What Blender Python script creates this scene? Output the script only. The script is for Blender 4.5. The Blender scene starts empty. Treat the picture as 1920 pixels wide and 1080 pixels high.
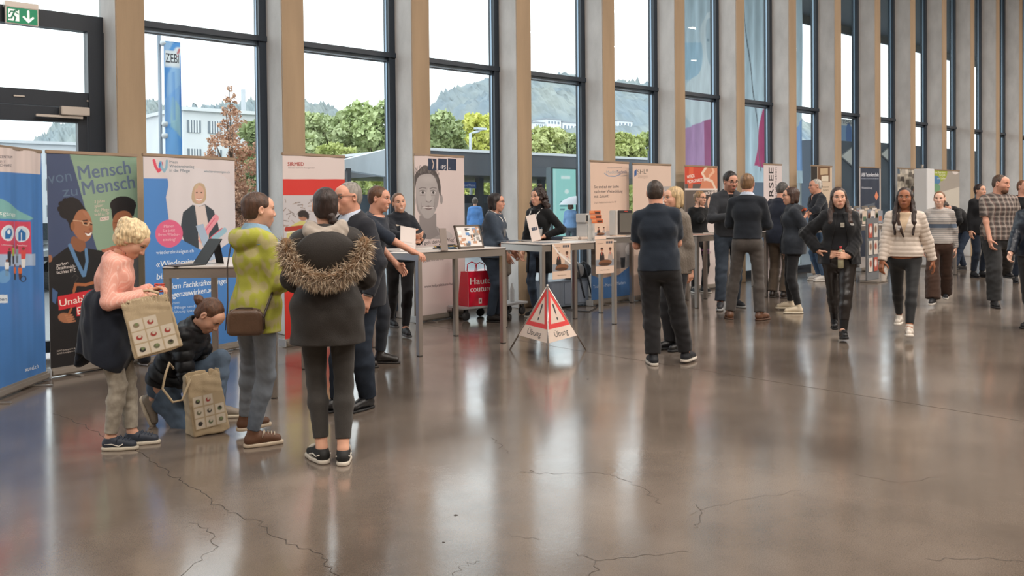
import bpy, bmesh, math, random
import numpy as np
from mathutils import Vector, Matrix
random.seed(7); RNG = np.random.default_rng(7)
SC = bpy.context.scene; COL = SC.collection
PI = math.pi

# ---------------------------------------------------------------- camera (measured from the hall's own lines)
F_, H_, CX, CY = 1655.0, 1.5, 960.0, 415.0
_dn = np.array([.0097, 1, 29/F_]); _dn /= np.linalg.norm(_dn)
_w = np.array([(2790-CX)/F_, (368.2-CY)/F_, 1]); _w -= _w.dot(_dn)*_dn; _w /= np.linalg.norm(_w)
R_ = np.stack([_w, np.cross(-_dn, _w), -_dn], 1)      # world (X along the glass wall, Y towards it, Z up) -> camera
cd = bpy.data.cameras.new('camera'); cam = bpy.data.objects.new('camera', cd); COL.objects.link(cam)
cd.sensor_width = 36; cd.lens = F_/1920*36; cd.shift_y = -(540-CY)/1920; cd.clip_start = .05; cd.clip_end = 5000
cam.matrix_world = Matrix(((R_[0][0], -R_[1][0], -R_[2][0], 0), (R_[0][1], -R_[1][1], -R_[2][1], 0), (R_[0][2], -R_[1][2], -R_[2][2], H_), (0, 0, 0, 1)))
SC.camera = cam
SC.view_settings.view_transform = 'Standard'; SC.view_settings.look = 'None'; SC.view_settings.gamma = 1
SC.view_settings.exposure = 0.28; SC.view_settings.use_curve_mapping = False
SC.cycles.max_bounces = 7; SC.cycles.diffuse_bounces = 4; SC.cycles.glossy_bounces = 3; SC.cycles.transparent_max_bounces = 12
SC.cycles.caustics_reflective = False; SC.cycles.caustics_refractive = False; SC.cycles.sample_clamp_indirect = 4

def ray(x, y): return R_.T @ np.array([(x-CX)/F_, (y-CY)/F_, 1])
def G(x, y, z=0.0):
    d = ray(x, y); return np.array([0, 0, H_]) + d*((z-H_)/d[2])
def onY(x, y, Y):
    d = ray(x, y); return np.array([0, 0, H_]) + d*(Y/d[1])
def proj(p):
    c = R_ @ (np.array(p, float)-[0, 0, H_]); return CX+F_*c[0]/c[2], CY+F_*c[1]/c[2]
def zat(g, y):           # height above ground point g that shows at picture row y
    lo, hi = -1, 60
    for _ in range(50):
        m = (lo+hi)/2
        if proj([g[0], g[1], m])[1] > y: lo = m
        else: hi = m
    return lo

# ---------------------------------------------------------------- sky and hall lamps
W = bpy.data.worlds.new('overcast_sky'); SC.world = W; W.use_nodes = True
nt = W.node_tree; nt.nodes.clear()
o = nt.nodes.new('ShaderNodeOutputWorld'); bg = nt.nodes.new('ShaderNodeBackground'); tc = nt.nodes.new('ShaderNodeTexCoord')
mp = nt.nodes.new('ShaderNodeMapping'); mp.inputs['Scale'].default_value = (1.2, 1.2, 4)
nz = nt.nodes.new('ShaderNodeTexNoise'); nz.inputs['Scale'].default_value = 2.2; nz.inputs['Detail'].default_value = 5
cr = nt.nodes.new('ShaderNodeValToRGB')
cr.color_ramp.elements[0].position = .3; cr.color_ramp.elements[0].color = (.60, .625, .655, 1)
cr.color_ramp.elements[1].position = .68; cr.color_ramp.elements[1].color = (.74, .755, .77, 1)
for a, b in ((tc.outputs['Generated'], mp.inputs[0]), (mp.outputs[0], nz.inputs[0]), (nz.outputs[0], cr.inputs[0]), (cr.outputs[0], bg.inputs[0]), (bg.outputs[0], o.inputs[0])): nt.links.new(a, b)
bg.inputs[1].default_value = 2.7

def area(name, loc, sx, sy, power, col, rot=(0, 0, 0)):
    l = bpy.data.lights.new(name, 'AREA'); l.shape = 'RECTANGLE'; l.size = sx; l.size_y = sy; l.energy = power; l.color = col
    ob = bpy.data.objects.new(name, l); COL.objects.link(ob); ob.location = loc; ob.rotation_euler = rot; return ob
CEIL = 9.2
LAMPS = [(x, y) for x in (-3, 4, 11, 18, 25, 32, 39) for y in (-7.5, -2.5, 3.0)]
for (x, y) in LAMPS:
    area('ceiling_lamp_light', (x, y, CEIL-.32), 3.2, .22, 290, (1, .92, .84))

# ---------------------------------------------------------------- materials
def lin(h):
    h = h.lstrip('#'); c = [int(h[i:i+2], 16)/255 for i in (0, 2, 4)]
    return tuple((v/12.92 if v <= .04045 else ((v+.055)/1.055)**2.4) for v in c)
_M = {}
def mat(name, col='#888888', rough=.6, metal=0, noise=0, nscale=20, bump=0, bscale=60, spec=.5, sheen=0, stretch=(1, 1, 1), alpha=1, emit=0, coat=0, col2=None):
    if name in _M: return _M[name]
    m = bpy.data.materials.new(name); m.use_nodes = True; n = m.node_tree.nodes; L = m.node_tree.links
    b = n['Principled BSDF']; c = lin(col)+(1,) if isinstance(col, str) else tuple(col)+(1,)
    b.inputs['Base Color'].default_value = c; b.inputs['Roughness'].default_value = rough; b.inputs['Metallic'].default_value = metal
    b.inputs['Specular IOR Level'].default_value = spec; b.inputs['Sheen Weight'].default_value = sheen; b.inputs['Coat Weight'].default_value = coat
    b.inputs['Alpha'].default_value = alpha
    if emit: b.inputs['Emission Color'].default_value = c; b.inputs['Emission Strength'].default_value = emit
    if noise or bump or col2:
        t = n.new('ShaderNodeTexCoord'); mpn = n.new('ShaderNodeMapping'); mpn.inputs['Scale'].default_value = stretch; L.new(t.outputs['Object'], mpn.inputs[0])
    if noise or col2:
        x = n.new('ShaderNodeTexNoise'); x.inputs['Scale'].default_value = nscale; x.inputs['Detail'].default_value = 4; L.new(mpn.outputs[0], x.inputs[0])
        r = n.new('ShaderNodeValToRGB'); L.new(x.outputs[0], r.inputs[0]); r.color_ramp.elements[0].position = .33; r.color_ramp.elements[1].position = .67
        if col2: k0, k1 = c, lin(col2)+(1,)
        else: k0 = tuple(v*(1-noise) for v in c[:3])+(1,); k1 = tuple(min(1, v*(1+noise)) for v in c[:3])+(1,)
        r.color_ramp.elements[0].color = k0; r.color_ramp.elements[1].color = k1; L.new(r.outputs[0], b.inputs['Base Color'])
    if bump:
        x = n.new('ShaderNodeTexNoise'); x.inputs['Scale'].default_value = bscale; x.inputs['Detail'].default_value = 5; L.new(mpn.outputs[0], x.inputs[0])
        bp = n.new('ShaderNodeBump'); bp.inputs['Strength'].default_value = bump; bp.inputs['Distance'].default_value = .01
        L.new(x.outputs[0], bp.inputs['Height']); L.new(bp.outputs[0], b.inputs['Normal'])
    _M[name] = m; return m
def vcmat(name, rough=.6, sub=0, spec=.5, bump=0, bscale=60):
    if name in _M: return _M[name]
    m = mat(name, '#ffffff', rough, spec=spec, bump=bump, bscale=bscale); n = m.node_tree.nodes; L = m.node_tree.links
    a = n.new('ShaderNodeVertexColor'); a.layer_name = 'Col'; L.new(a.outputs[0], n['Principled BSDF'].inputs['Base Color'])
    if sub:
        b = n['Principled BSDF']; b.inputs['Subsurface Weight'].default_value = sub; b.inputs['Subsurface Radius'].default_value = (.6, .25, .15); b.inputs['Subsurface Scale'].default_value = .02
    return m
def glassmat(name, tint=(.93, .97, .97), k=1.0):
    if name in _M: return _M[name]
    m = bpy.data.materials.new(name); m.use_nodes = True; n = m.node_tree.nodes; L = m.node_tree.links; n.clear()
    o = n.new('ShaderNodeOutputMaterial'); mx = n.new('ShaderNodeMixShader'); t = n.new('ShaderNodeBsdfTransparent'); g = n.new('ShaderNodeBsdfGlossy'); f0 = n.new('ShaderNodeLayerWeight'); f1 = n.new('ShaderNodeMath'); f1.operation = 'POWER'; f1.inputs[1].default_value = 5; f = n.new('ShaderNodeMath'); f.operation = 'MULTIPLY_ADD'; f.inputs[1].default_value = .30*k; f.inputs[2].default_value = .022
    t.inputs[0].default_value = tint+(1,); g.inputs['Roughness'].default_value = .005; L.new(f0.outputs['Facing'], f1.inputs[0]); L.new(f1.outputs[0], f.inputs[0])
    L.new(f.outputs[0], mx.inputs[0]); L.new(t.outputs[0], mx.inputs[1]); L.new(g.outputs[0], mx.inputs[2]); L.new(mx.outputs[0], o.inputs[0])
    _M[name] = m; return m

# ---------------------------------------------------------------- object helpers
def link(name, me, parent=None, m=None, smooth=False):
    ob = bpy.data.objects.new(name, me); COL.objects.link(ob)
    if m is not None:
        for q in (m if isinstance(m, (list, tuple)) else [m]): me.materials.append(q)
    if parent: ob.parent = parent
    if smooth: me.polygons.foreach_set('use_smooth', [True]*len(me.polygons))
    return ob
def tag(o, label=None, cat=None, group=None, kind=None):
    if label: o['label'] = label
    if cat: o['category'] = cat
    if group: o['group'] = group
    if kind: o['kind'] = kind
    return o
def empty(name, loc=(0, 0, 0), rz=0, label=None, cat=None, group=None):
    o = bpy.data.objects.new(name, None); COL.objects.link(o); o.location = tuple(float(v) for v in loc); o.rotation_euler = (0, 0, rz); o.empty_display_size = .1
    return tag(o, label, cat, group)
class MB:
    """collects shapes, builds ONE mesh"""
    def __init__(s): s.v = []; s.f = []; s.mi = []; s.sm = []
    def add(s, v, f, mi=0, sm=False):
        k = len(s.v); s.v += [tuple(map(float, p)) for p in v]; s.f += [tuple(i+k for i in q) for q in f]; s.mi += [mi]*len(f); s.sm += [sm]*len(f); return s
    def box(s, lo, hi, mi=0, M=None, bev=0):
        x0, y0, z0 = lo; x1, y1, z1 = hi
        if bev:
            b = min(bev, abs(x1-x0)/2.01, abs(y1-y0)/2.01, abs(z1-z0)/2.01); bm = bmesh.new(); bmesh.ops.create_cube(bm, size=1)
            for q in bm.verts: q.co = ((x0+x1)/2+q.co.x*(x1-x0), (y0+y1)/2+q.co.y*(y1-y0), (z0+z1)/2+q.co.z*(z1-z0))
            bmesh.ops.bevel(bm, geom=list(bm.edges), offset=b, segments=2, affect='EDGES'); bm.verts.index_update()
            v = [tuple(q.co) for q in bm.verts]; f = [tuple(q.index for q in fa.verts) for fa in bm.faces]; bm.free()
        else:
            v = [(x0, y0, z0), (x1, y0, z0), (x1, y1, z0), (x0, y1, z0), (x0, y0, z1), (x1, y0, z1), (x1, y1, z1), (x0, y1, z1)]
            f = [(0, 3, 2, 1), (4, 5, 6, 7), (0, 1, 5, 4), (1, 2, 6, 5), (2, 3, 7, 6), (3, 0, 4, 7)]
        if M is not None: v = [tuple(M @ Vector(p)) for p in v]
        return s.add(v, f, mi)
    def tube(s, pts, r, n=10, mi=0, closed=False, caps=True):
        P = [Vector(p) for p in pts]; m = len(P); rr = r if isinstance(r, (list, tuple)) else [r]*m; v = []; f = []; u = None
        for i in range(m):
            t = (P[(i+1) % m]-P[i-1]) if closed else (P[min(i+1, m-1)]-P[max(i-1, 0)])
            t = t.normalized() if t.length > 1e-9 else Vector((0, 0, 1))
            if u is None: u = t.orthogonal().normalized()
            u = (u-t*u.dot(t)); u = u.normalized() if u.length > 1e-6 else t.orthogonal().normalized(); w = t.cross(u)
            for k in range(n): a = 2*PI*k/n; v.append(P[i]+(u*math.cos(a)+w*math.sin(a))*rr[i])
        for i in range(m if closed else m-1):
            for k in range(n): a = i*n+k; b = i*n+(k+1) % n; c = ((i+1) % m)*n; f.append((a, b, c+(k+1) % n, c+k))
        if caps and not closed: f.append(tuple(range(n-1, -1, -1))); f.append(tuple((m-1)*n+k for k in range(n)))
        return s.add(v, f, mi, True)
    def lathe(s, prof, c=(0, 0, 0), n=20, mi=0, M=None):
        v = []; f = []
        for (r, z) in prof:
            for k in range(n): a = 2*PI*k/n; v.append(Vector((c[0]+r*math.cos(a), c[1]+r*math.sin(a), c[2]+z)))
        for i in range(len(prof)-1):
            for k in range(n): f.append((i*n+k, i*n+(k+1) % n, (i+1)*n+(k+1) % n, (i+1)*n+k))
        f.append(tuple(range(n-1, -1, -1))); f.append(tuple((len(prof)-1)*n+k for k in range(n)))
        if M is not None: v = [M @ p for p in v]
        return s.add(v, f, mi, True)
    def build(s, name, m, parent=None, recalc=False):
        me = bpy.data.meshes.new(name); me.from_pydata(s.v, [], s.f); ob = link(name, me, parent, m)
        me.polygons.foreach_set('material_index', s.mi); me.polygons.foreach_set('use_smooth', s.sm); me.update()
        return ob
def smoothmesh(V, Fq, name, m, parent=None, col=None):
    me = bpy.data.meshes.new(name); me.vertices.add(len(V)); me.vertices.foreach_set('co', np.asarray(V, np.float32).ravel())
    Fq = np.asarray(Fq, np.int32); k = Fq.shape[1]; nf = len(Fq); me.loops.add(nf*k); me.loops.foreach_set('vertex_index', Fq.ravel())
    me.polygons.add(nf); me.polygons.foreach_set('loop_start', np.arange(0, nf*k, k, dtype=np.int32)); me.polygons.foreach_set('loop_total', np.full(nf, k, np.int32))
    me.polygons.foreach_set('use_smooth', np.ones(nf, bool)); me.update(calc_edges=True)
    if col is not None:
        a = me.color_attributes.new('Col', 'FLOAT_COLOR', 'POINT'); c = np.ones((len(V), 4), np.float32); c[:, :3] = col; a.data.foreach_set('color', c.ravel())
    return link(name, me, parent, m)

# ---------------------------------------------------------------- printed panels: painted grid + lettering, one mesh
_TC = {}
def textmesh(s, bold=0.0):
    k = (s, bold)
    if k in _TC: return _TC[k]
    cu = bpy.data.curves.new('t', 'FONT'); cu.body = s; cu.size = 1; cu.offset = bold; cu.resolution_u = 3
    ob = bpy.data.objects.new('t', cu); me = bpy.data.meshes.new_from_object(ob)
    v = np.zeros(len(me.vertices)*3, np.float32); me.vertices.foreach_get('co', v); v = v.reshape(-1, 3)[:, :2].copy()
    f = [tuple(p.vertices) for p in me.polygons]
    bpy.data.objects.remove(ob); bpy.data.curves.remove(cu); bpy.data.meshes.remove(me); _TC[k] = (v, f); return _TC[k]
class Print:
    """u to the right, v up, metres; the face looks along -Y of its own frame"""
    def __init__(s, w, h, bgc, res=.006):
        s.w, s.h = w, h; s.nx = max(2, int(w/res)+1); s.ny = max(2, int(h/res)+1)
        s.U, s.V = np.meshgrid(np.linspace(0, w, s.nx), np.linspace(0, h, s.ny)); s.C = np.ones((s.ny, s.nx, 3))*lin(bgc); s.T = []; s.lay = 0; s.res = res
    def _mix(s, a, c, al=1):
        c = np.array(lin(c) if isinstance(c, str) else c); a = (np.clip(a, 0, 1)*al)[..., None]; s.C = s.C*(1-a)+c*a
    def rect(s, x0, y0, x1, y1, c, al=1, e=None):
        e = e or s.res*.7; d = np.maximum(np.maximum(x0-s.U, s.U-x1), np.maximum(y0-s.V, s.V-y1)); s._mix(.5-d/e, c, al); return s
    def ell(s, cx, cy, rx, ry, c, al=1, e=None, rot=0):
        e = e or s.res*.7; a = math.radians(rot); x = (s.U-cx)*math.cos(a)+(s.V-cy)*math.sin(a); y = -(s.U-cx)*math.sin(a)+(s.V-cy)*math.cos(a)
        q = np.sqrt((x/rx)**2+(y/ry)**2); s._mix(.5-(q-1)*min(rx, ry)/e, c, al); return s
    def poly(s, P, c, al=1, e=None, smooth=0):
        e = e or s.res*.7; P = [np.array(p, float) for p in P]
        for _ in range(smooth): P = [q for i in range(len(P)) for q in (P[i]*.75+P[(i+1) % len(P)]*.25, P[i]*.25+P[(i+1) % len(P)]*.75)]
        A = np.array(P); pad = e*2+s.res; ix = np.where((s.U[0] > A[:, 0].min()-pad) & (s.U[0] < A[:, 0].max()+pad))[0]; iy = np.where((s.V[:, 0] > A[:, 1].min()-pad) & (s.V[:, 0] < A[:, 1].max()+pad))[0]
        if not len(ix) or not len(iy): return s
        sl = (slice(iy[0], iy[-1]+1), slice(ix[0], ix[-1]+1)); X, Y = s.U[sl], s.V[sl]; ins = np.zeros(X.shape, bool); D = np.full(X.shape, 9.)
        for i in range(len(A)):
            a, b = A[i], A[(i+1) % len(A)]; ab = b-a; L2 = ab@ab+1e-12; t = np.clip(((X-a[0])*ab[0]+(Y-a[1])*ab[1])/L2, 0, 1)
            D = np.minimum(D, np.hypot(X-a[0]-t*ab[0], Y-a[1]-t*ab[1])); c1 = (a[1] > Y) != (b[1] > Y); ins ^= c1 & (X < (b[0]-a[0])*(Y-a[1])/((b[1]-a[1]) or 1e-12)+a[0])
        D = np.where(ins, -D, D); al2 = np.clip(.5-D/e, 0, 1)[..., None]*al; s.C[sl] = s.C[sl]*(1-al2)+np.array(lin(c))*al2; return s
    def line(s, P, wd, c, al=1):
        for (a, b) in zip(P[:-1], P[1:]):
            a = np.array(a, float); b = np.array(b, float); ab = b-a; t = np.clip(((s.U-a[0])*ab[0]+(s.V-a[1])*ab[1])/(ab@ab+1e-12), 0, 1)
            s._mix(.5-(np.hypot(s.U-a[0]-t*ab[0], s.V-a[1]-t*ab[1])-wd/2)/(s.res*.7), c, al)
        return s
    def noise(s, amp, sc, seed=0, reg=None, streak=(1, 1)):
        r = np.random.default_rng(seed); n = np.zeros_like(s.U)
        for _ in range(14): a = r.uniform(0, 6.28); k = sc*r.uniform(.5, 2); n += np.sin((s.U*math.cos(a)*streak[0]+s.V*math.sin(a)*streak[1])*k+r.uniform(0, 6.28))
        n = n/4*amp
        if reg is not None: n = n*((s.U > reg[0]) & (s.V > reg[1]) & (s.U < reg[2]) & (s.V < reg[3]))
        s.C = np.clip(s.C*(1+n[..., None]), 0, 1); return s
    def text(s, t, x, y, h, c, w=None, al='l', rot=0, bold=0.0, shear=0):
        if bold: d_ = .022*h; s.text(t, x-d_, y, h, c, w, al, rot, 0, shear); s.lay += 1; s.text(t, x+d_, y, h, c, w, al, rot, 0, shear); s.lay -= 1; return s
        v, f = textmesh(t); v = v.copy()
        if not len(v): return s
        v *= h/.69
        x0, x1 = v[:, 0].min(), v[:, 0].max()
        if w: v[:, 0] = (v[:, 0]-x0)*w/(x1-x0); x0, x1 = 0, w
        v[:, 0] -= {'l': x0, 'c': (x0+x1)/2, 'r': x1}[al]; v[:, 0] += v[:, 1]*shear
        a = math.radians(rot); q = np.stack([v[:, 0]*math.cos(a)-v[:, 1]*math.sin(a)+x, v[:, 0]*math.sin(a)+v[:, 1]*math.cos(a)+y], 1); s.T.append((q, f, lin(c), s.lay)); return s
    def shape(s, P, c, lay=0):     # a crisp flat polygon
        s.T.append((np.array(P, float), [tuple(range(len(P)))], lin(c), lay)); return s
    def build(s, name, parent=None, loc=(0, 0, 0), rough=.45, wav=0.0, back=True, th=.0012, m=None):
        nx, ny = s.nx, s.ny; V = np.stack([s.U, np.sin(s.U*17+1)*np.sin(s.V*1.3)*wav-wav-th, s.V], -1).reshape(-1, 3); C = s.C.reshape(-1, 3)
        i = np.arange(nx-1)[None]+np.arange(ny-1)[:, None]*nx; Fq = np.stack([i, i+1, i+1+nx, i+nx], -1).reshape(-1, 4)
        vs = [V]; cs = [C]; fs = [tuple(q) for q in Fq.tolist()]; k = len(V)
        for (q, f, c, lay) in s.T:
            P = np.stack([q[:, 0], np.sin(q[:, 0]*17+1)*np.sin(q[:, 1]*1.3)*wav-wav-th-.0008-.0006*lay, q[:, 1]], 1)
            vs.append(P); cs.append(np.ones((len(P), 3))*c); fs += [tuple(j+k for j in g) for g in f]; k += len(P)
        if back:
            vs.append(np.array([(0, th, 0), (s.w, th, 0), (s.w, th, s.h), (0, th, s.h)])); cs.append(np.ones((4, 3))*.6); fs.append((k+3, k+2, k+1, k))
            for (a, b, p, q) in ((0, nx-1, k+1, k), (nx-1, nx*ny-1, k+2, k+1), (nx*ny-1, nx*(ny-1), k+3, k+2), (nx*(ny-1), 0, k, k+3)): fs.append((b, a, q, p))
        V = np.concatenate(vs); C = np.concatenate(cs); me = bpy.data.meshes.new(name); me.from_pydata(V.tolist(), [], fs)
        a = me.color_attributes.new('Col', 'FLOAT_COLOR', 'POINT'); c4 = np.ones((len(V), 4), np.float32); c4[:, :3] = C; a.data.foreach_set('color', c4.ravel())
        ob = link(name, me, parent, m or vcmat('printed_surface', rough)); ob.location = loc; return ob
# ================================================================= HALL
D0, SP, X0, PW, PD = 9.49, 1.86526, 3.4004, .295, .40
YG = D0+PD+.06
M_conc = mat('pillar_concrete', '#cfcbc8', .8, noise=.10, nscale=3.5, bump=.25, bscale=45, stretch=(1, 1, .5))
M_tan = mat('pillar_board_face', '#a28b70', .75, noise=.10, nscale=5, bump=.12, bscale=60, stretch=(1, 1, .12))
M_frame = mat('window_frame_paint', '#2b343f', .35, spec=.5)
M_frame2 = mat('window_gasket_metal', '#8fa2b3', .3, metal=.7)
M_glass = glassmat('window_glass', k=.88)
def floor():
    m = mat('polished_concrete_floor', '#6b5d50', .2); n = m.node_tree.nodes; L = m.node_tree.links; b = n['Principled BSDF']
    t = n.new('ShaderNodeTexCoord')
    def nz(sc, det, rough=.6): x = n.new('ShaderNodeTexNoise'); x.inputs['Scale'].default_value = sc; x.inputs['Detail'].default_value = det; x.inputs['Roughness'].default_value = rough; L.new(t.outputs['Object'], x.inputs[0]); return x
    def ramp(src, p0, c0, p1, c1): r = n.new('ShaderNodeValToRGB'); L.new(src, r.inputs[0]); e = r.color_ramp.elements; e[0].position = p0; e[0].color = c0+(1,); e[1].position = p1; e[1].color = c1+(1,); return r
    a = nz(.55, 7); r1 = ramp(a.outputs[0], .32, lin('#584d44'), .7, lin('#83766b'))
    c = nz(190, 3, .7); r2 = ramp(c.outputs[0], .36, (.6, .6, .6), .62, (1.25, 1.25, 1.25))
    mx = n.new('ShaderNodeMix'); mx.data_type = 'RGBA'; mx.blend_type = 'MULTIPLY'; mx.inputs[0].default_value = .55; L.new(r1.outputs[0], mx.inputs[6]); L.new(r2.outputs[0], mx.inputs[7]); L.new(mx.outputs[2], b.inputs['Base Color'])
    d = nz(1.7, 6); r3 = ramp(d.outputs[0], .3, (.13,)*3, .75, (.24,)*3); L.new(r3.outputs[0], b.inputs['Roughness']); b.inputs['Specular IOR Level'].default_value = .9; b.inputs['Coat Weight'].default_value = .35; b.inputs['Coat Roughness'].default_value = .12
    e = nz(26, 4); bp = n.new('ShaderNodeBump'); bp.inputs['Strength'].default_value = .05; bp.inputs['Distance'].default_value = .01; L.new(e.outputs[0], bp.inputs['Height']); L.new(bp.outputs[0], b.inputs['Normal'])
    dark = mat('floor_crack_dirt', '#332a23', .6); joint = mat('floor_joint_filler', '#40362e', .5)
    f = MB(); f.add([(-12, -14, 0), (52, -14, 0), (52, 10.1, 0), (-12, 10.1, 0)], [(0, 1, 2, 3)])
    r = random.Random(3)
    def crack(px, wd, mi=1, sub=6, jit=.02):
        P = [Vector(G(*p)) for p in px]; Q = []
        for a_, b_ in zip(P[:-1], P[1:]):
            for k in range(sub): t_ = k/sub; q = a_.lerp(b_, t_); dv = (b_-a_).normalized(); Q.append(q+Vector((-dv.y, dv.x, 0))*r.uniform(-jit, jit))
        Q.append(P[-1]); v = []; fc = []
        for i, q in enumerate(Q):
            d_ = (Q[min(i+1, len(Q)-1)]-Q[max(i-1, 0)]).normalized(); nn = Vector((-d_.y, d_.x, 0)); w_ = wd*(r.uniform(.35, 1) if jit else 1)
            v += [(q.x+nn.x*w_, q.y+nn.y*w_, .0006), (q.x-nn.x*w_, q.y-nn.y*w_, .0006)]
            if i: k = 2*i; fc.append((k-2, k-1, k+1, k))
        f.add(v, fc, mi)
    crack([(102, 775), (150, 793), (195, 820)], .0025); crack([(245, 838), (275, 860), (320, 890), (345, 905), (370, 920), (400, 945), (430, 960), (485, 980), (520, 1010), (590, 1035), (615, 1060), (650, 1090)], .0032)
    crack([(355, 980), (390, 990), (405, 1025), (375, 1050), (330, 1090)], .0018); crack([(975, 886), (1050, 888), (1130, 887), (1165, 897), (1210, 920), (1240, 945)], .002)
    crack([(1078, 1040), (1125, 1052), (1200, 1042), (1290, 1035)], .002); crack([(1125, 1052), (1110, 1085)], .002); crack([(1000, 883), (975, 886)], .002)
    crack([(1310, 945), (1315, 980), (1300, 990)], .0018); crack([(1600, 890), (1690, 905), (1760, 895)], .0014); crack([(1740, 1050), (1850, 1048), (1925, 1055)], .002); crack([(1290, 965), (1400, 935), (1500, 920)], .0012)
    crack([(925, 820), (940, 840), (955, 850)], .0015); crack([(840, 1085), (870, 1060), (900, 1052)], .0015); crack([(940, 1000), (1010, 1012)], .0012)
    xj = np.mean([G(1100, 660)[0], G(1510, 725)[0]])
    J = [G(600, 576), G(870, 621), G(1100, 660), G(1510, 725), G(1930, 792)]
    v = []
    for q in J: v += [(q[0], q[1]-.003, .0008), (q[0]+.006, q[1]+.003, .0008)]
    f.add(v, [(2*i, 2*i+1, 2*i+3, 2*i+2) for i in range(4)], 2)
    for X in (13.5, 20.5, 27.5): f.add([(X, -14, .0007), (X+.005, -14, .0007), (X+.005, 9.9, .0007), (X, 9.9, .0007)], [(0, 1, 2, 3)], 2)
    for (a_, b_) in ((( 1690, 1060, ), (0, 0)),): pass
    sp = MB()
    for (x, y, s_) in ((855, 966, .012), (282, 805, .01), (1102, 711, .012), (832, 1017, .007)):
        g = G(x, y); n_ = 9; v = [(g[0]+math.cos(k*.7)*s_*r.uniform(.6, 1.3), g[1]+math.sin(k*.7)*s_*r.uniform(.6, 1.3), .0009) for k in range(n_)]; f.add(v, [tuple(range(n_))], 1)
    tag(f.build('floor', [m, dark, joint]), kind='structure')
floor()
c_ = MB(); c_.box((-12, -14, CEIL), (52, 10.4, CEIL+.2)); tag(c_.build('ceiling', mat('ceiling_board', '#6d675f', .9)), kind='structure')
c_ = MB(); c_.box((-12, -14.2, 0), (52, -14, CEIL)); tag(c_.build('wall_back', mat('wall_paint_warm', '#b3a696', .85, noise=.06, nscale=1.5)), kind='structure')
c_ = MB(); c_.box((-12.2, -14, 0), (-12, 10.1, CEIL)); tag(c_.build('wall_left', _M['wall_paint_warm']), kind='structure')
c_ = MB(); c_.box((52, -14, 0), (52.2, 10.1, CEIL)); tag(c_.build('wall_right', _M['wall_paint_warm']), kind='structure')
c_ = MB(); c_.box((-12, D0-.2, 8.3), (52, 10.4, CEIL)); tag(c_.build('wall_front', M_conc), kind='structure')
c_ = MB(); c_.box((-12, YG-.03, 0), (X0-PW-SP+.0, YG+.05, .10)); c_.box((X0-PW, YG-.03, 0), (52, YG+.05, .10)); tag(c_.build('baseboard_front', M_frame), kind='structure')
lm = mat('ceiling_lamp_diffuser', (1, .86, .68), emit=5)
for i, (x, y) in enumerate(LAMPS):
    t = empty('ceiling_lamp', (x, y, CEIL-.3), 0, 'long linear lamp hanging under the hall ceiling', 'lamp', 'linear ceiling lamps')
    if i == 0:
        a_ = MB(); a_.box((-1.65, -.14, 0), (1.65, .14, .09), bev=.01); a_.box((-1.4, -.01, .09), (-1.38, .01, .3)); a_.box((1.38, -.01, .09), (1.4, .01, .3)); hme = a_.build('housing', M_frame, t).data
        a_ = MB(); a_.box((-1.6, -.11, -.012), (1.6, .11, 0)); dme = a_.build('diffuser', lm, t).data
    else: link('housing', hme, t); link('diffuser', dme, t)
for n in range(-5, 25):
    xr = X0+SP*n; a_ = MB(); a_.box((xr-PW, D0, 0), (xr, D0+PD+.12, 8.4), bev=.008)
    # the face towards the hall carries tan boarding
    a_.mi = [0]*len(a_.f)
    ob = a_.build('concrete_pillar', [M_conc, M_tan]); me = ob.data
    for p in me.polygons:
        if p.normal.y < -.7: p.material_index = 1
    tag(ob, kind='structure')
    wn = n+6
    xl, x2 = xr, xr+SP-PW              # bay to the right of this pillar
    if n == -1 or n == 24: continue
    t = empty('window_%d' % wn, (0, 0, 0)); tag(t, kind='structure')
    fr = MB()
    fr.box((xl, YG-.07, .1), (xl+.05, YG+.05, 8.3)); fr.box((x2-.095, YG-.08, .1), (x2, YG+.05, 8.3)); fr.box((x2-.105, YG-.03, .1), (x2-.093, YG+.0, 8.3), 1)
    fr.box((xl+.05, YG-.05, .1), (x2-.1, YG+.05, .16))
    fr.build('window_frame', [M_frame, M_frame2], t)
    tr = MB(); tr.box((xl+.0, YG-.1, 3.50), (x2, YG+.05, 3.565)); tr.box((xl+.05, YG-.02, 3.455), (x2-.1, YG+.03, 3.5), 1); tr.box((xl+.05, YG-.025, 3.445), (x2-.1, YG+.03, 3.456)); tr.build('transom', [M_frame, M_frame2], t)
    g_ = MB(); g_.box((xl+.05, YG-.006, .16), (x2-.1, YG+.006, 3.45)); g_.build('glass_pane', M_glass, t)
    g_ = MB(); g_.box((xl+.05, YG-.006, 3.565), (x2-.1, YG+.006, 8.3)); g_.build('glass_pane', M_glass, t)
# ---- door bay at the left edge
xl, x2 = X0-SP, X0-PW
t = empty('door_1', (0, 0, 0)); tag(t, kind='structure')
def zy(x, y, Y=YG-.06): return float(onY(x, y, Y)[2])
def xx(x, y=100, Y=YG-.06): return float(onY(x, y, Y)[0])
zt1, zt0 = zy(0, 8), zy(100, 52); zr1, zr0 = zy(0, 163), zy(100, 228)
xd = xx(163)
M_door = mat('door_frame_paint', '#242b35', .4, bump=.03, bscale=200)
fr = MB(); Y0, Y1 = YG-.07, YG+.05
fr.box((xl, Y0, zt0), (x2, Y1, zt1)); fr.box((xl, Y0, zr0+.16), (x2, Y1, zr1)); fr.box((xd, Y0-.02, 0), (x2, Y1, zt0)); fr.box((xl, Y0, 0), (xl+.08, Y1, zt0)); fr.box((xl, Y0-.0, 8.2), (x2, Y1, 8.3))
fr.box((xl, Y0, 6.1), (x2, Y1, 6.2)); fr.build('door_frame', M_door, t)
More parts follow.
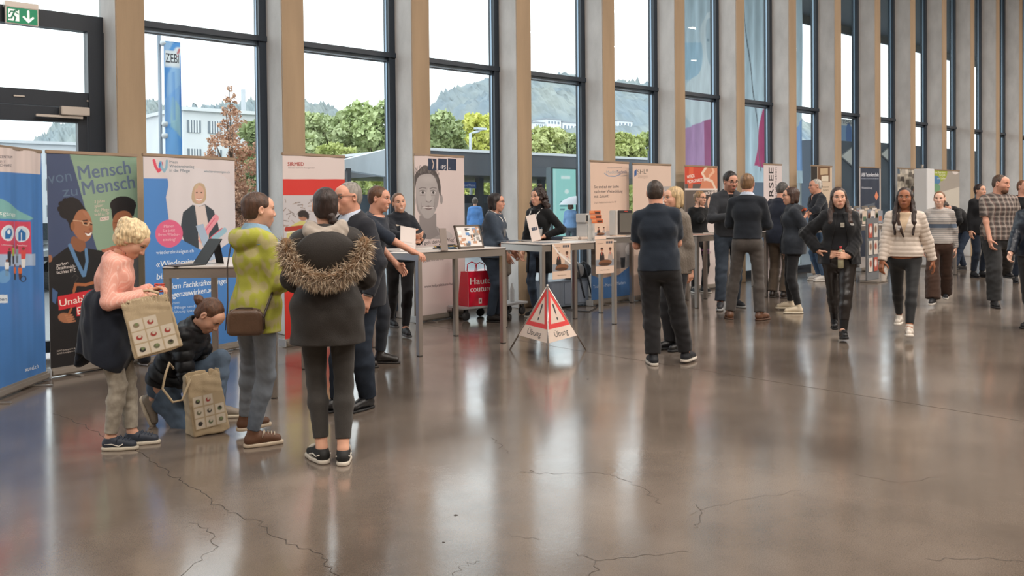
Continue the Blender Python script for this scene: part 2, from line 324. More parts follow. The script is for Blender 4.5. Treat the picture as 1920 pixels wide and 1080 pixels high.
g_ = MB(); g_.box((xl+.08, YG-.006, zt1), (x2, YG+.006, 8.2)); g_.box((xl+.08, YG-.006, zr1), (xd, YG+.006, zt0)); g_.build('glass_pane', M_glass, t)
lf = MB(); lf.box((xl+.1, Y0+.01, .04), (xd-.01, Y1-.02, .16)); lf.box((xl+.1, Y0+.01, zr0), (xd-.01, Y1-.02, zr0+.15)); lf.box((xd-.1, Y0+.01, .16), (xd-.01, Y1-.02, zr0)); lf.box((xl+.1, Y0+.01, .16), (xl+.18, Y1-.02, zr0))
lf.box((xl+.18, Y0+.02, .98), (xd-.1, Y1-.03, 1.03)); leaf = lf.build('door_leaf', M_door, t)
g_ = MB(); g_.box((xl+.18, YG-.006, .16), (xd-.1, YG+.006, zr0)); g_.build('glass_pane', M_glass, leaf)
hg = MB(); silver = mat('brushed_silver', '#c9c0b8', .35, metal=.5)
for (a0, a1, y) in ((23, 44, 179), (160, 179, 189)): hg.box((xx(a0), Y0-.012, zy(a0, y+2)), (xx(a1), Y0, zy(a0, y-1)), bev=.003)
hg.build('hinge_strip', silver, t)
cl = MB(); cl.box((xx(108), Y0-.09, zy(108, 216)), (xx(161), Y0, zy(108, 200)), bev=.006); co = cl.build('door_closer', silver, t)
cl = MB(); cl.box((xx(62), Y0-.06, zy(62, 219)), (xx(150), Y0-.03, zy(62, 214)), bev=.003); cl.build('closer_arm', silver, co)
# ---- exit sign on the door frame
gs = [onY(12, 12, YG-.17), onY(70, 19, YG-.17), onY(12, 41, YG-.17)]
w_, h_ = float(gs[1][0]-gs[0][0]), float(gs[0][2]-gs[2][2])
t = empty('exit_sign', (gs[0][0], YG-.17, gs[2][2]), 0, 'green emergency exit sign with running figure and down arrow, above the glass door', 'sign')
p = Print(w_, h_, '#0f7a55', res=.004)
p.rect(.015, .02, w_*.40, h_-.02, '#eef5f0').rect(.028, .03, w_*.36, h_*.42, '#eef5f0')
p.line([(w_*.27, h_*.80), (w_*.20, h_*.52), (w_*.28, h_*.36), (w_*.25, h_*.16)], .016, '#0f6a4c').line([(w_*.20, h_*.52), (w_*.15, h_*.3), (w_*.06, h_*.28)], .016, '#0f6a4c').line([(w_*.26, h_*.74), (w_*.37, h_*.6)], .012, '#0f6a4c').line([(w_*.25, h_*.74), (w_*.13, h_*.72), (w_*.09, h_*.55)], .012, '#0f6a4c')
p.ell(w_*.33, h_*.86, .014, .014, '#0f6a4c').line([(w_*.7, h_*.85), (w_*.7, h_*.2)], .02, '#f4f8f4').line([(w_*.55, h_*.45), (w_*.7, h_*.17), (w_*.85, h_*.45)], .02, '#f4f8f4')
mm = vcmat('lit_sign_face', .4); b_ = mm.node_tree.nodes['Principled BSDF']; mm.node_tree.links.new(mm.node_tree.nodes[-1].outputs[0], b_.inputs['Emission Color']); b_.inputs['Emission Strength'].default_value = .35
p.build('sign_face', t, m=mm)
a_ = MB(); a_.box((-.01, .003, -.008), (w_+.01, .04, h_+.008), bev=.003); a_.box((-.012, .0, h_+.004), (w_+.012, .10, h_+.06), bev=.003); a_.build('sign_housing', silver, t)

# ================================================================= OUTSIDE
def wbox(name, x0, y0, x1, y1, Y, depth, m, parent=None, z0=None, bev=0):
    A = onY(x0, y0, Y); B = onY(x1, y1, Y); a_ = MB(); a_.box((A[0], Y, B[2] if z0 is None else z0), (B[0], Y+depth, A[2]), bev=bev); return a_.build(name, m, parent)
M_pave = mat('wet_paving', '#84878b', .35, noise=.12, nscale=.6, bump=.05)
a_ = MB(); a_.box((-150, 10.15, -.3), (500, 900, -.04)); tag(a_.build('plaza_ground', M_pave), kind='structure')
Ysf = [Y for Y in np.arange(10.6, 40, .02) if onY(1578, 49, Y)[2] >= 8.6][0]
a_ = MB(); a_.box((12.5, 10.42, 8.6), (60, float(Ysf), 9.0)); a_.box((12.5, float(Ysf)-.1, 8.3), (60, float(Ysf), 8.6)); tag(a_.build('entrance_soffit', mat('soffit_greygreen', '#6b7270', .6)), kind='structure')
# wooded hills
def hill(name, prof, Y, thick, m, amp, seed):
    """prof: (picture x, picture y) of the ridge; it becomes a ridge line with a real slope down towards the hall"""
    r = np.random.default_rng(seed); P = [onY(x, y, Y) for x, y in prof]; X = np.array([p[0] for p in P]); Z = np.array([p[2] for p in P])
    nx, ny = 620, 44; xs = np.linspace(X[0], X[-1], nx); V = []; 
    for j in range(ny):
        t_ = j/(ny-1); hh = np.interp(xs, X, Z)*(1-.98*(1-t_)**2)
        yy = Y-thick*(1-t_); bump = amp*4.5*np.sqrt(np.abs(np.sin(xs/2.9+3*math.sin(j*1.3))*np.sin(yy/3.1+xs*.07)))+amp*1.4*np.abs(r.normal(0, 1, nx))*(r.random(nx) < .3)+2.5*amp*np.sin(xs/17+j*.4); V += [(x, yy, max(-.5, z+b*(.3+.7*t_))) for x, z, b in zip(xs, hh, bump)]
    V += [(x, Y+thick*.4, -1) for x in xs]; ny += 1
    i = np.arange(nx-1)[None]+np.arange(ny-1)[:, None]*nx; Fq = np.stack([i, i+1, i+1+nx, i+nx], -1).reshape(-1, 4)
    return smoothmesh(V, Fq, name, m)
M_hill = mat('haze_tinted_hill_forest', '#7f8e99', .9, col2='#989f9c', nscale=.05); M_hill2 = mat('haze_tinted_far_forest', '#8a989f', .9, col2='#979f9c', nscale=.03)  # distance haze is mixed into these pale blue-grey forest colours
tag(hill('wooded_hill', [(690, 300), (780, 262), (815, 205), (850, 188), (900, 172), (960, 175), (1000, 163), (1040, 160), (1100, 168), (1160, 176), (1230, 182), (1290, 200), (1400, 230)], 330, 120, M_hill, .9, 1), 'haze-tinted tree-covered hill rising behind the white hillside houses', 'hill', kind='structure')
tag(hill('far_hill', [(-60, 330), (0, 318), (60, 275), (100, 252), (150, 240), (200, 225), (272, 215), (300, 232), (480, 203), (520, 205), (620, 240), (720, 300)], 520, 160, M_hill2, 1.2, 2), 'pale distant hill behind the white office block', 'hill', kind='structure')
# trees
def leaf_cloud(cl, n, size, seed, flat=.8):
    r = np.random.default_rng(seed); V = []; 
    C = np.array([c[:3] for c in cl]); R = np.array([c[3] for c in cl]); pk = r.choice(len(cl), n, p=R**2/np.sum(R**2))
    d = r.normal(size=(n, 3)); d /= np.linalg.norm(d, axis=1)[:, None]; rad = R[pk]*r.uniform(.72, 1.08, n); P = C[pk]+d*rad[:, None]*[1, 1, flat]
    a = r.normal(size=(n, 3)); a /= np.linalg.norm(a, axis=1)[:, None]; b = np.cross(a, r.normal(size=(n, 3))); b /= np.linalg.norm(b, axis=1)[:, None]; s = size*r.uniform(.6, 1.3, n)[:, None]
    V = np.stack([P-a*s, P-b*s*.6, P+a*s, P+b*s*.6], 1).reshape(-1, 3); F = np.arange(n*4).reshape(-1, 4); return V, F
_tn = [0]
def tree(px, py_top, Y, wpx, col, col2, label, cat='tree', group=None, n=3600, conical=False, leaf=None, zb=0, trunk=True, dens=1.0, kind_='broadleaf_tree', lowf=.22):
    _tn[0] += 1; sd = _tn[0]; r = np.random.default_rng(sd*13); top = onY(px, py_top, Y); g = np.array([top[0], Y, 0.]); H = float(top[2]); dist = (R_ @ (top-[0, 0, H_]))[2]; Wd = wpx*dist/F_/2
    t = empty(kind_, (g[0], g[1], zb-.04), 0, label, cat, group); cl = []
    if conical:
        for k in range(230): z = r.uniform(.1, .985); w = Wd*min(1, 2.5*(1-z))**.85; a = r.uniform(0, 6.28); q = r.uniform(.15, .95); cl.append((math.cos(a)*w*q, math.sin(a)*w*q, H*z-.1*q*H*.1, Wd*.30*(1.1-z)))
    else:
        for k in range(46): a = r.uniform(0, 6.28); q = r.uniform(0, 1)**.6; z = r.uniform(lowf, .9); w = Wd*.8*math.sqrt(max(0, 1-((z-.55)/.5)**2)); cl.append((math.cos(a)*w*q, math.sin(a)*w*q, H*z, Wd*r.uniform(.22, .36)))
        cl.append((0, 0, H*.86, Wd*.32))
    ls = leaf or Wd*.055; V, Fq = leaf_cloud(cl, int(n*dens), ls, sd); V[:, 2] = np.clip(V[:, 2], .3, H)
    cm = mat('leaves_'+col+col2, col, .7, col2=col2, nscale=1.1 if not conical else 3); cn = smoothmesh(V, Fq, 'foliage', cm, t); tag(cn, kind='stuff')
    if trunk:
        b_ = MB(); tr_ = max(.06, Wd*.05); b_.tube([(0, 0, 0), (.02, 0, H*.4), (0, .02, H*.8)], [tr_, tr_*.7, tr_*.3], 8)
        for c in cl[:16]: b_.tube([(0, 0, c[2]*.6), (c[0]*.6, c[1]*.6, c[2]*.85), c[:3]], [tr_*.4, tr_*.25, tr_*.1], 5)
        b_.build('trunk', mat('tree_bark', '#5d5248', .9), t)
    return t
GT = 'trees beyond the bus station'
for (px, py, Y, w, c1, c2, nm) in ((590, 198, 62, 90, '#9caa7c', '#ccd5a4', 'olive green tree at the left of the tree row, beside a tan pillar'), (650, 192, 66, 100, '#93a473', '#c6d09e', 'broad green tree, second in the row seen left of the black mullion'),
        (612, 205, 72, 90, '#94a377', '#c2cc9c', 'greyish green tree filling the gap behind the row, left part'), (676, 199, 74, 90, '#90a070', '#bfca98', 'greyish green tree filling the gap behind the row, right part'), (852, 214, 74, 70, '#8b9b6c', '#b7c292', 'dull green tree between portrait banner and yellow tree'), (705, 182, 60, 95, '#9dad74', '#cad59e', 'tall pale green tree right against the black mullion'), (632, 262, 42, 60, '#aebb6c', '#cfd493', 'low yellow-green tree standing before the tree row'),
        (826, 200, 60, 80, '#98a87c', '#c6d09c', 'green tree right beside the banner with the grey portrait'), (872, 210, 70, 60, '#93a26e', '#b9c390', 'narrow green tree between the dark green and the yellow tree'),
        (912, 203, 52, 85, '#c9cf5d', '#e6e38b', 'bright yellow-green tree behind the arched street lamp'), (1010, 228, 58, 90, '#a9b36d', '#d0d39b', 'yellowish tree behind the canopy edge, left of two'),
        (1062, 240, 62, 80, '#9ca86d', '#c5cc98', 'yellowish tree behind the canopy edge, right of two'), (1172, 238, 60, 70, '#a6b067', '#cbd08f', 'olive tree left of the grey mullion in the narrow bay'), (1212, 236, 62, 70, '#8f9c5c', '#b8c283', 'dark olive tree right of the narrow bay'),
        (492, 205, 40, 70, '#7f8f5a', '#a3b07d', 'green tree half hidden behind the first pair of pillars'), (545, 215, 60, 80, '#9caa7c', '#ccd5a4', 'green tree hidden mostly by the second pillar')):
    tree(px, py, Y, w*1.35, c1, c2, nm, group=GT, n=9000, leaf=.27, lowf=.12)
tree(432, 152, 24, 118, '#b98a6c', '#dcb295', 'conical tree with rust brown autumn needles on the plaza', kind_='conifer_tree', conical=True, n=21000, leaf=.042)
# white hillside houses
for (x0, y0, x1, y1, nm) in ((1025, 223, 1052, 237, 'white block house on the hillside, highest of the group'), (1055, 229, 1084, 250, 'long white terraced house on the hillside'), (1158, 226, 1186, 240, 'white flat-roofed house on the hill, in the narrow bay'), (1004, 230, 1020, 240, 'small white hillside house beside the tan pillar')):
    A = onY(x0, y0, 255); B = onY(x1, y1, 255); t = empty('hillside_house', (A[0], 255, B[2]), 0, nm, 'house', 'hillside houses'); a_ = MB(); w_, h_ = float(B[0]-A[0]), float(A[2]-B[2])
    a_.box((0, 0, -9), (w_, 8, h_)); a_.build('wall', mat('house_white', '#e9ecef', .8), t); a_ = MB(); a_.box((-.3, -.4, h_), (w_+.3, 8.3, h_+.4)); a_.build('roof', mat('house_roof', '#9aa1a8', .8), t)
    for k in range(4): a_ = MB(); a_.box((w_*(.1+.22*k), -.05, h_*.3), (w_*(.22+.22*k), 0, h_*.7)); a_.build('window', mat('house_window', '#8593a0', .3), t)
# office blocks
def block(label, x0, x1, ytop0, Y, depth, rows, cols, colr, zrot=0, ybot=420):
    A = onY(x0, ytop0, Y); B = onY(x1, ytop0, Y); w_ = float(B[0]-A[0]); h_ = float(A[2]); t = empty('office_block', (A[0], Y, 0), zrot, label, 'building')
    a_ = MB(); a_.box((0, 0, -.1), (w_, depth, h_)); a_.box((-.2, -.3, h_), (w_+.2, depth+.3, h_+.25)); a_.build('wall', mat('office_wall_'+colr, colr, .85, noise=.05, nscale=.4), t)
    for i in range(rows):
        for j in range(cols):
            wx = w_*(j+.18)/cols; wz = h_*(1-(i+.75)/(rows+.15)); f_ = MB(); f_.box((wx, -.06, wz), (wx+w_*.64/cols, 0, wz+h_*.42/rows)); wd = f_.build('window', mat('office_window', '#78828c', .25), t)
            g_ = MB()
            for k in range(1, 5): xk = wx+w_*.64/cols*k/5; g_.box((xk-.05, -.1, wz), (xk+.05, -.06, wz+h_*.42/rows))
            g_.build('window_bar', mat('office_wall_'+colr, colr), wd)
block('white office block with barred window strips behind the rust brown tree', 343, 494, 207, 62, 14, 4, 4, '#dfe1e3')
block('pale office block seen left of the blue flag', 262, 312, 236, 82, 12, 3, 2, '#dcdfe2')
block('pale building with a stepped roof behind the door glass', -40, 152, 266, 85, 14, 3, 5, '#ccd0d4')
a_ = MB(); A = onY(456, 168, 63); A = onY(456, 168, 78); a_.tube([(A[0], 78, -.04), (A[0], 78, A[2])], .22, 8); tag(a_.build('chimney_pipe', mat('pipe_grey', '#b9bec4', .6)), 'thin grey pipe standing on the white office block', 'pipe')
# bus station: fascia, columns, glazed kiosk behind it, sign
t = empty('bus_station', (0, 0, 0), 0, 'low bus station with a wide dark grey canopy and glazed kiosk', 'building')
Yb = 30; A = onY(806, 277, Yb); B = onY(1300, 330, Yb); Ab = onY(806, 327, Yb)
M_fas = mat('canopy_fascia', '#5f6268', .35, metal=.3, noise=.18, nscale=.35, stretch=(1, .2, .05))
a_ = MB(); a_.box((A[0]-.5, Yb, Ab[2]), (A[0]+30, Yb+9, A[2]-.12)); a_.build('canopy', M_fas, t)
a_ = MB(); a_.box((A[0]-.5, Yb-.05, A[2]-.12), (A[0]+30, Yb+9, A[2])); a_.build('canopy_edge', mat('canopy_edge_white', '#e4e6e8', .5), t)
for k in range(7): a_ = MB(); x = A[0]+1+k*4.2; a_.box((x, Yb+3, -.04), (x+.3, Yb+3.3, Ab[2])); a_.build('column', mat('station_dark', '#4a4f56', .5), t)
a_ = MB(); a_.box((A[0]-1, Yb+6, -.04), (A[0]+13, Yb+8.6, Ab[2]-.75)); a_.build('kiosk', mat('kiosk_glass', '#6b757e', .12), t)
for k in range(8): a_ = MB(); x = A[0]-.6+k*1.65; a_.box((x, Yb+5.93, .1), (x+1.2 if k % 3 else x+.5, Yb+6, Ab[2]-1.2)); a_.build('kiosk_panel', mat(('kiosk_light', 'kiosk_dark')[k % 2], ('#aab3ba', '#3f464d')[k % 2], .3), t)
A2 = onY(856, 341, Yb+1); B2 = onY(893, 353, Yb+1)
p = Print(float(B2[0]-A2[0]), float(A2[2]-B2[2]), '#2c5ea6', .03); p.text('Luzern Allmend/Messe', p.w*.94, p.h*.3, p.h*.45, '#dfe9f5', w=p.w*1.2, al='r'); p.build('platform_sign', t, (A2[0], Yb+1, B2[2]))
# sloping pale awning at the left
P = [onY(645, 300, 21), onY(733, 278, 26), onY(733, 332, 26), onY(645, 318, 21)]
a_ = MB(); v = [tuple(q) for q in P]; v += [(x, y+.4, z) for x, y, z in v]; a_.add(v, [(0, 1, 2, 3), (7, 6, 5, 4), (0, 4, 5, 1), (1, 5, 6, 2), (2, 6, 7, 3), (3, 7, 4, 0)]); sa = a_.build('sloping_awning', mat('awning_sheet', '#c3ccd4', .5, noise=.08, nscale=.8)); tag(sa, 'pale grey sloping awning outside, behind the man in the dark blazer', 'awning')
for k, x in enumerate((655, 725)): q = onY(x, 322, 21+5*k); a_ = MB(); a_.box((q[0], q[1]+.1, -.04), (q[0]+.12, q[1]+.2, q[2]+.1)); a_.build('awning_post', mat('station_dark', '#4a4f56'), sa)
# green hedge bank beyond the station
a_ = MB(); V, Fq = leaf_cloud([(x, 47+random.uniform(-1, 1), random.uniform(.5, 3.0), 1.5) for x in np.arange(14, 75, .8)], 9000, .3, 77); hd = smoothmesh(V, Fq, 'hedge', mat('hedge_leaf', '#b3b96a', .8, col2='#8f9b5e', nscale=1)); tag(hd, 'yellow-green hedge seen under the bus station canopy', 'hedge', kind='stuff')
# teal screen totem
A = onY(1036, 317, 20); B = onY(1080, 450, 20); t = empty('advertising_totem', (A[0], 20, -.04), 0, 'teal glowing screen totem on the plaza behind the curly haired woman', 'screen'); w_ = float(B[0]-A[0])
a_ = MB(); a_.box((-.06, 0, 0), (w_+.06, .25, A[2]+.1), bev=.02); a_.build('totem_body', mat('totem_dark', '#59666b', .4), t)
p = Print(w_, float(A[2])-.25, '#a5e0da', .03); p.rect(.03, .03, p.w*.12, p.h-.03, '#c9efe9', .6).rect(p.w*.35, p.h*.87, p.w*.75, p.h*.91, '#e8fbf8').ell(p.w*.6, p.h*.7, .1, .07, '#e9fbf7').rect(p.w*.3, p.h*.55, p.w*.6, p.h*.57, '#5f8f98').rect(p.w*.3, p.h*.5, p.w*.7, p.h*.52, '#5f8f98').rect(p.w*.3, p.h*.45, p.w*.5, p.h*.47, '#5f8f98')
mm = vcmat('totem_screen', .3); b_ = mm.node_tree.nodes['Principled BSDF']; mm.node_tree.links.new(mm.node_tree.nodes[-1].outputs[0], b_.inputs['Emission Color']); b_.inputs['Emission Strength'].default_value = .35
p.build('screen', t, (0, -.01, .3), m=mm, back=False)
# street lamp, tall flag with the fair's name
a_ = MB(); tp = onY(882, 250, 41); t2 = onY(903, 242, 41); a_.tube([(tp[0], 41, -.04), tuple(tp), ((tp[0]+t2[0])/2, 41, t2[2]-.2), tuple(t2)], .09, 8); a_.box((t2[0]-.5, 40.85, t2[2]-.05), (t2[0]+.3, 41.15, t2[2]+.08)); tag(a_.build('street_lamp', mat('galvanised', '#bcc3c8', .5)), 'arched street lamp in front of the bright yellow tree', 'lamp')
Yf = 19; A = onY(298, 60, Yf); t = empty('flag_pole', (A[0], Yf, -.04), 0, 'grey metal flag pole with round spotlights on the plaza', 'pole'); a_ = MB(); a_.tube([(0, 0, 0), (0, 0, A[2])], .038, 12); a_.build('pole', mat('pole_grey', '#8d97a3', .4, metal=.5), t)
for (x, y) in ((303, 79), (306, 230), (306, 252)):
    q = onY(x, y, Yf); a_ = MB(); a_.lathe([(.0, -.065), (.05, -.05), (.07, 0), (.06, .05), (0, .065)], (q[0]-A[0], -.09, q[2]), 14, M=None); sp_ = a_.build('spotlight', mat('lamp_housing_white', '#d6dade', .4), t); a_ = MB(); a_.box((0, -.05, q[2]-.02), (q[0]-A[0], 0, q[2]+.02)); a_.build('bracket', mat('pole_grey'), sp_)
A1 = onY(303, 78, Yf); B1 = onY(337, 300, Yf); p = Print(float(B1[0]-A1[0]), float(A1[2]-onY(303, 305, Yf)[2]), '#5ba1e6', .03); W_, Hh = p.w, p.h
p.poly([(0, Hh), (W_*.6, Hh), (0, Hh*.86)], '#a7cdf2').poly([(W_, Hh*.98), (W_, Hh*.62), (W_*.1, Hh*.5), (W_*.2, Hh*.72)], '#9ec8f0').poly([(0, Hh*.52), (W_, Hh*.66), (W_*.7, Hh*.35), (0, Hh*.3)], '#8cbcee').poly([(W_*.4, Hh*.55), (W_, Hh*.45), (W_, Hh*.2), (W_*.3, Hh*.3)], '#b5d8c9', .6).poly([(0, 0), (W_*.8, 0), (W_*.7, Hh*.25), (0, Hh*.3)], '#74b0ea').rect(W_*.45, Hh*.35, W_*.6, Hh*.75, '#4f8fd8', .6)
p.rect(W_*.02, Hh*.79, W_*.95, Hh*.925, '#f3f5f7').text('ZEBI', W_*.08, Hh*.825, Hh*.075, '#2b2f38', w=W_*.8).line([(W_*.82, Hh*.89), (W_*.96, Hh*.93)], .05, '#d2353f').ell(W_*.9, Hh*.925, .1, .09, '#f3f5f7').line([(W_*.84, Hh*.91), (W_*.93, Hh*.94)], .04, '#d2353f')
p.build('event_flag', None, (A1[0], Yf-.1, float(onY(303, 305, Yf)[2])), wav=.04); tag(bpy.data.objects['event_flag'], 'tall light blue flag with ZEBI in black letters, hanging on the flag pole', 'flag')
# large portrait banner on the scaffold outside
A = onY(1278, 100, 11.6); xa = float(A[0]); p = Print(4.9, 5.6, '#c4d6e0', .02); z0b = 2.0
def bx(x, y): q = onY(x, y, 11.6); return (float(q[0])-xa, float(q[2])-z0b)
p.noise(.10, 6, 3, streak=(3, .2)).poly([bx(1280, 80), bx(1320, 80), bx(1330, 150), bx(1280, 150)], '#a9c9dd', .8)
p.poly([bx(1283, 160), bx(1290, 150), bx(1312, 138), bx(1316, 100), bx(1310, 60), bx(1316, 35), bx(1326, 22), bx(1350, 20), bx(1370, 60), bx(1368, 130), bx(1390, 170), bx(1390, 230), bx(1283, 250)], '#d9e3e8', smooth=2)
p.poly([bx(1318, 45), bx(1330, 32), bx(1350, 32), bx(1358, 70), bx(1350, 120), bx(1335, 135), bx(1322, 105)], '#b9cad3', smooth=2).ell(*bx(1326, 75), .07, .035, '#8fa3af').ell(*bx(1346, 75), .07, .035, '#8fa3af').ell(*bx(1336, 112), .09, .03, '#a08f9a')
p.poly([bx(1270, 246), bx(1343, 217), bx(1345, 320), bx(1270, 320)], '#c09ac0').poly([bx(1320, 227), bx(1346, 216), bx(1346, 320), bx(1320, 320)], '#b0698f').poly([bx(1412, 310), bx(1428, 205), bx(1445, 205), bx(1450, 320)], '#c1557f').poly([bx(1495, 285), bx(1507, 300), bx(1495, 302)], '#c1557f')
p.line([bx(1392, 0), bx(1402, 100), bx(1412, 190), bx(1425, 320)], .035, '#6d7780').poly([bx(1490, 240), bx(1520, 200), bx(1520, 320), bx(1490, 320)], '#8fb0dd').noise(.05, 25, 5, streak=(2, .3))
mm = vcmat('translucent_banner_cloth', .6); n_ = mm.node_tree.nodes; L_ = mm.node_tree.links; tl = n_.new('ShaderNodeBsdfTranslucent'); mx = n_.new('ShaderNodeMixShader'); mx.inputs[0].default_value = .75
L_.new([q for q in n_ if q.type == 'VERTEX_COLOR'][0].outputs[0], tl.inputs[0]); L_.new(n_['Principled BSDF'].outputs[0], mx.inputs[1]); L_.new(tl.outputs[0], mx.inputs[2]); L_.new(mx.outputs[0], n_['Material Output'].inputs[0])
ob = p.build('facade_banner', None, (xa, 11.6, z0b), wav=.03, m=mm, back=False); tag(ob, 'huge pale blue and pink portrait banner hung outside the glass', 'banner')
a_ = MB(); a_.box((xa-.1, 11.66, -.04), (xa-.02, 11.74, 8)); a_.box((xa+4.92, 11.66, -.04), (xa+5.0, 11.74, 8)); a_.box((xa-.1, 11.66, 7.7), (xa+5, 11.74, 7.8)); tag(a_.build('banner_scaffold', mat('galvanised')), 'metal scaffold carrying the huge portrait banner', 'scaffold')
# neighbouring hall with dark roof, arrow sign
A = onY(1560, 288, 15); xa = float(A[0]); t = empty('neighbour_hall', (xa, 15, 0), 0, 'blue-grey neighbouring hall wall with white arrow signs', 'building')
a_ = MB(); a_.box((0, 0, -.04), (26, 8, float(onY(1590, 262, 15)[2]))); a_.build('wall', mat('hall_bluegrey', '#5d6a7b', .6), t)
for (x, y) in ((1579, 293), (1654, 289)):
    q = onY(x, y, 14.9); a_ = MB(); X_, Z_ = float(q[0])-xa, float(q[2]); a_.add([(X_, -.08, Z_), (X_+1.3, -.08, Z_+.55), (X_+1.3, -.08, Z_-.5), (X_, -.01, Z_), (X_+1.3, -.01, Z_+.55), (X_+1.3, -.01, Z_-.5)], [(0, 2, 1), (3, 4, 5), (0, 1, 4, 3), (1, 2, 5, 4), (2, 0, 3, 5)]); a_.build('arrow_sign', mat('sign_white', '#eceef0', .5), t)
q0 = onY(1577, 222, 14.5); q1 = onY(1592, 265, 14.5); p = Print(float(q1[0]-q0[0])+.5, float(q0[2]-q1[2]), '#8cb6e8', .02); p.rect(0, p.h*.7, p.w, p.h, '#e6ecf2').text('messe', .05, p.h*.78, .2, '#5a6a80', w=p.w*.8).ell(p.w*.5, p.h*.3, .2, .4, '#5b86cf'); p.build('hall_poster', t, (q0[0]-xa, -.5, q1[2]))
# parked car and bicycles seen between banners
def car(px, py, Y, label):
    q = onY(px, py, Y); t = empty('car', (q[0], Y, -.04), 0, label, 'car'); w = MB(); L_, Wd = 4.3, 1.7
    prof = [(0, .35), (.05, .75), (.9, .92), (1.5, 1.38), (2.9, 1.42), (3.7, 1.0), (4.2, .92), (4.3, .4)]
    v = [(x, s*Wd/2*(1 if z < 1 else .82), z) for s in (-1, 1) for x, z in prof]; n_ = len(prof); w.add(v, [tuple(range(n_-1, -1, -1)), tuple(range(n_, 2*n_))]+[(i, (i+1) % n_, n_+(i+1) % n_, n_+i) for i in range(n_)]); w.build('body', mat('car_paint_silver', '#a9b0b6', .25, metal=.5), t)
    w = MB(); w.box((1.15, -Wd/2+.02, .98), (2.1, -Wd/2+.12, 1.3)); w.box((2.2, -Wd/2+.02, .98), (3.3, -Wd/2+.12, 1.3)); w.build('side_window', mat('car_glass', '#39434b', .1), t)
    for x in (.85, 3.4):
        for s in (-1, 1):
            w = MB(); w.lathe([(.05, -.1), (.3, -.1), (.33, -.06), (.33, .06), (.3, .1), (.05, .1)], n=20, M=Matrix.Translation((x, s*(Wd/2-.1), .33)) @ Matrix.Rotation(PI/2, 4, 'X')); w.build('wheel', mat('tyre', '#26282a', .8), t)
car(-330, 400, 19, 'silver car parked outside behind the gap between the first two banners')
def bike(px, Y, label):
    q = onY(px, 380, Y); t = empty('bicycle', (q[0], Y, -.04), .3, label, 'bicycle', 'parked bicycles')
    for x in (-.5, .5): w = MB(); w.tube([(x+.33*math.cos(a*.4488), 0, .34+.33*math.sin(a*.4488)) for a in range(14)], .02, 6, closed=True); w.build('wheel', mat('tyre'), t)
    w = MB(); w.tube([(-.5, 0, .34), (-.1, 0, .34), (.35, 0, .8), (-.2, 0, .8), (-.5, 0, .34)], .02, 6); w.tube([(-.1, 0, .34), (-.22, 0, .95)], .02, 6); w.tube([(.5, 0, .34), (.33, 0, .95)], .02, 6); w.build('frame', mat('bike_blue', '#3b5878', .4), t)
    w = MB(); w.tube([(.33, -.25, .97), (.33, .25, .97)], .015, 6); w.build('handlebar', mat('tyre'), t); w = MB(); w.box((-.33, -.06, .93), (-.1, .06, .98), bev=.02); w.build('saddle', mat('tyre'), t)
for i, (x, Y) in enumerate(((462, 17), (480, 17.6), (655, 17), (492, 18.5))): bike(x, Y, ('bicycle parked nearest the blue banner edge', 'middle bicycle of the row outside left of the pillar', 'bicycle parked outside right of the red and white banner', 'bicycle furthest back in the row outside left of the pillar')[i])
# vertical plaza sign board outside
for (x, y0, Y) in ((728, 352, 22),):
    q = onY(x, y0, Y); a_ = MB(); a_.box((q[0]-.25, Y, .2), (q[0]+.25, Y+.08, q[2])); a_.box((q[0]-.22, Y-.02, .9), (q[0]+.22, Y, q[2]-.1)); tag(a_.build('timetable_board', mat('board_greygreen', '#7f8f94', .4)), 'upright timetable board outside, left of the black mullion', 'board')
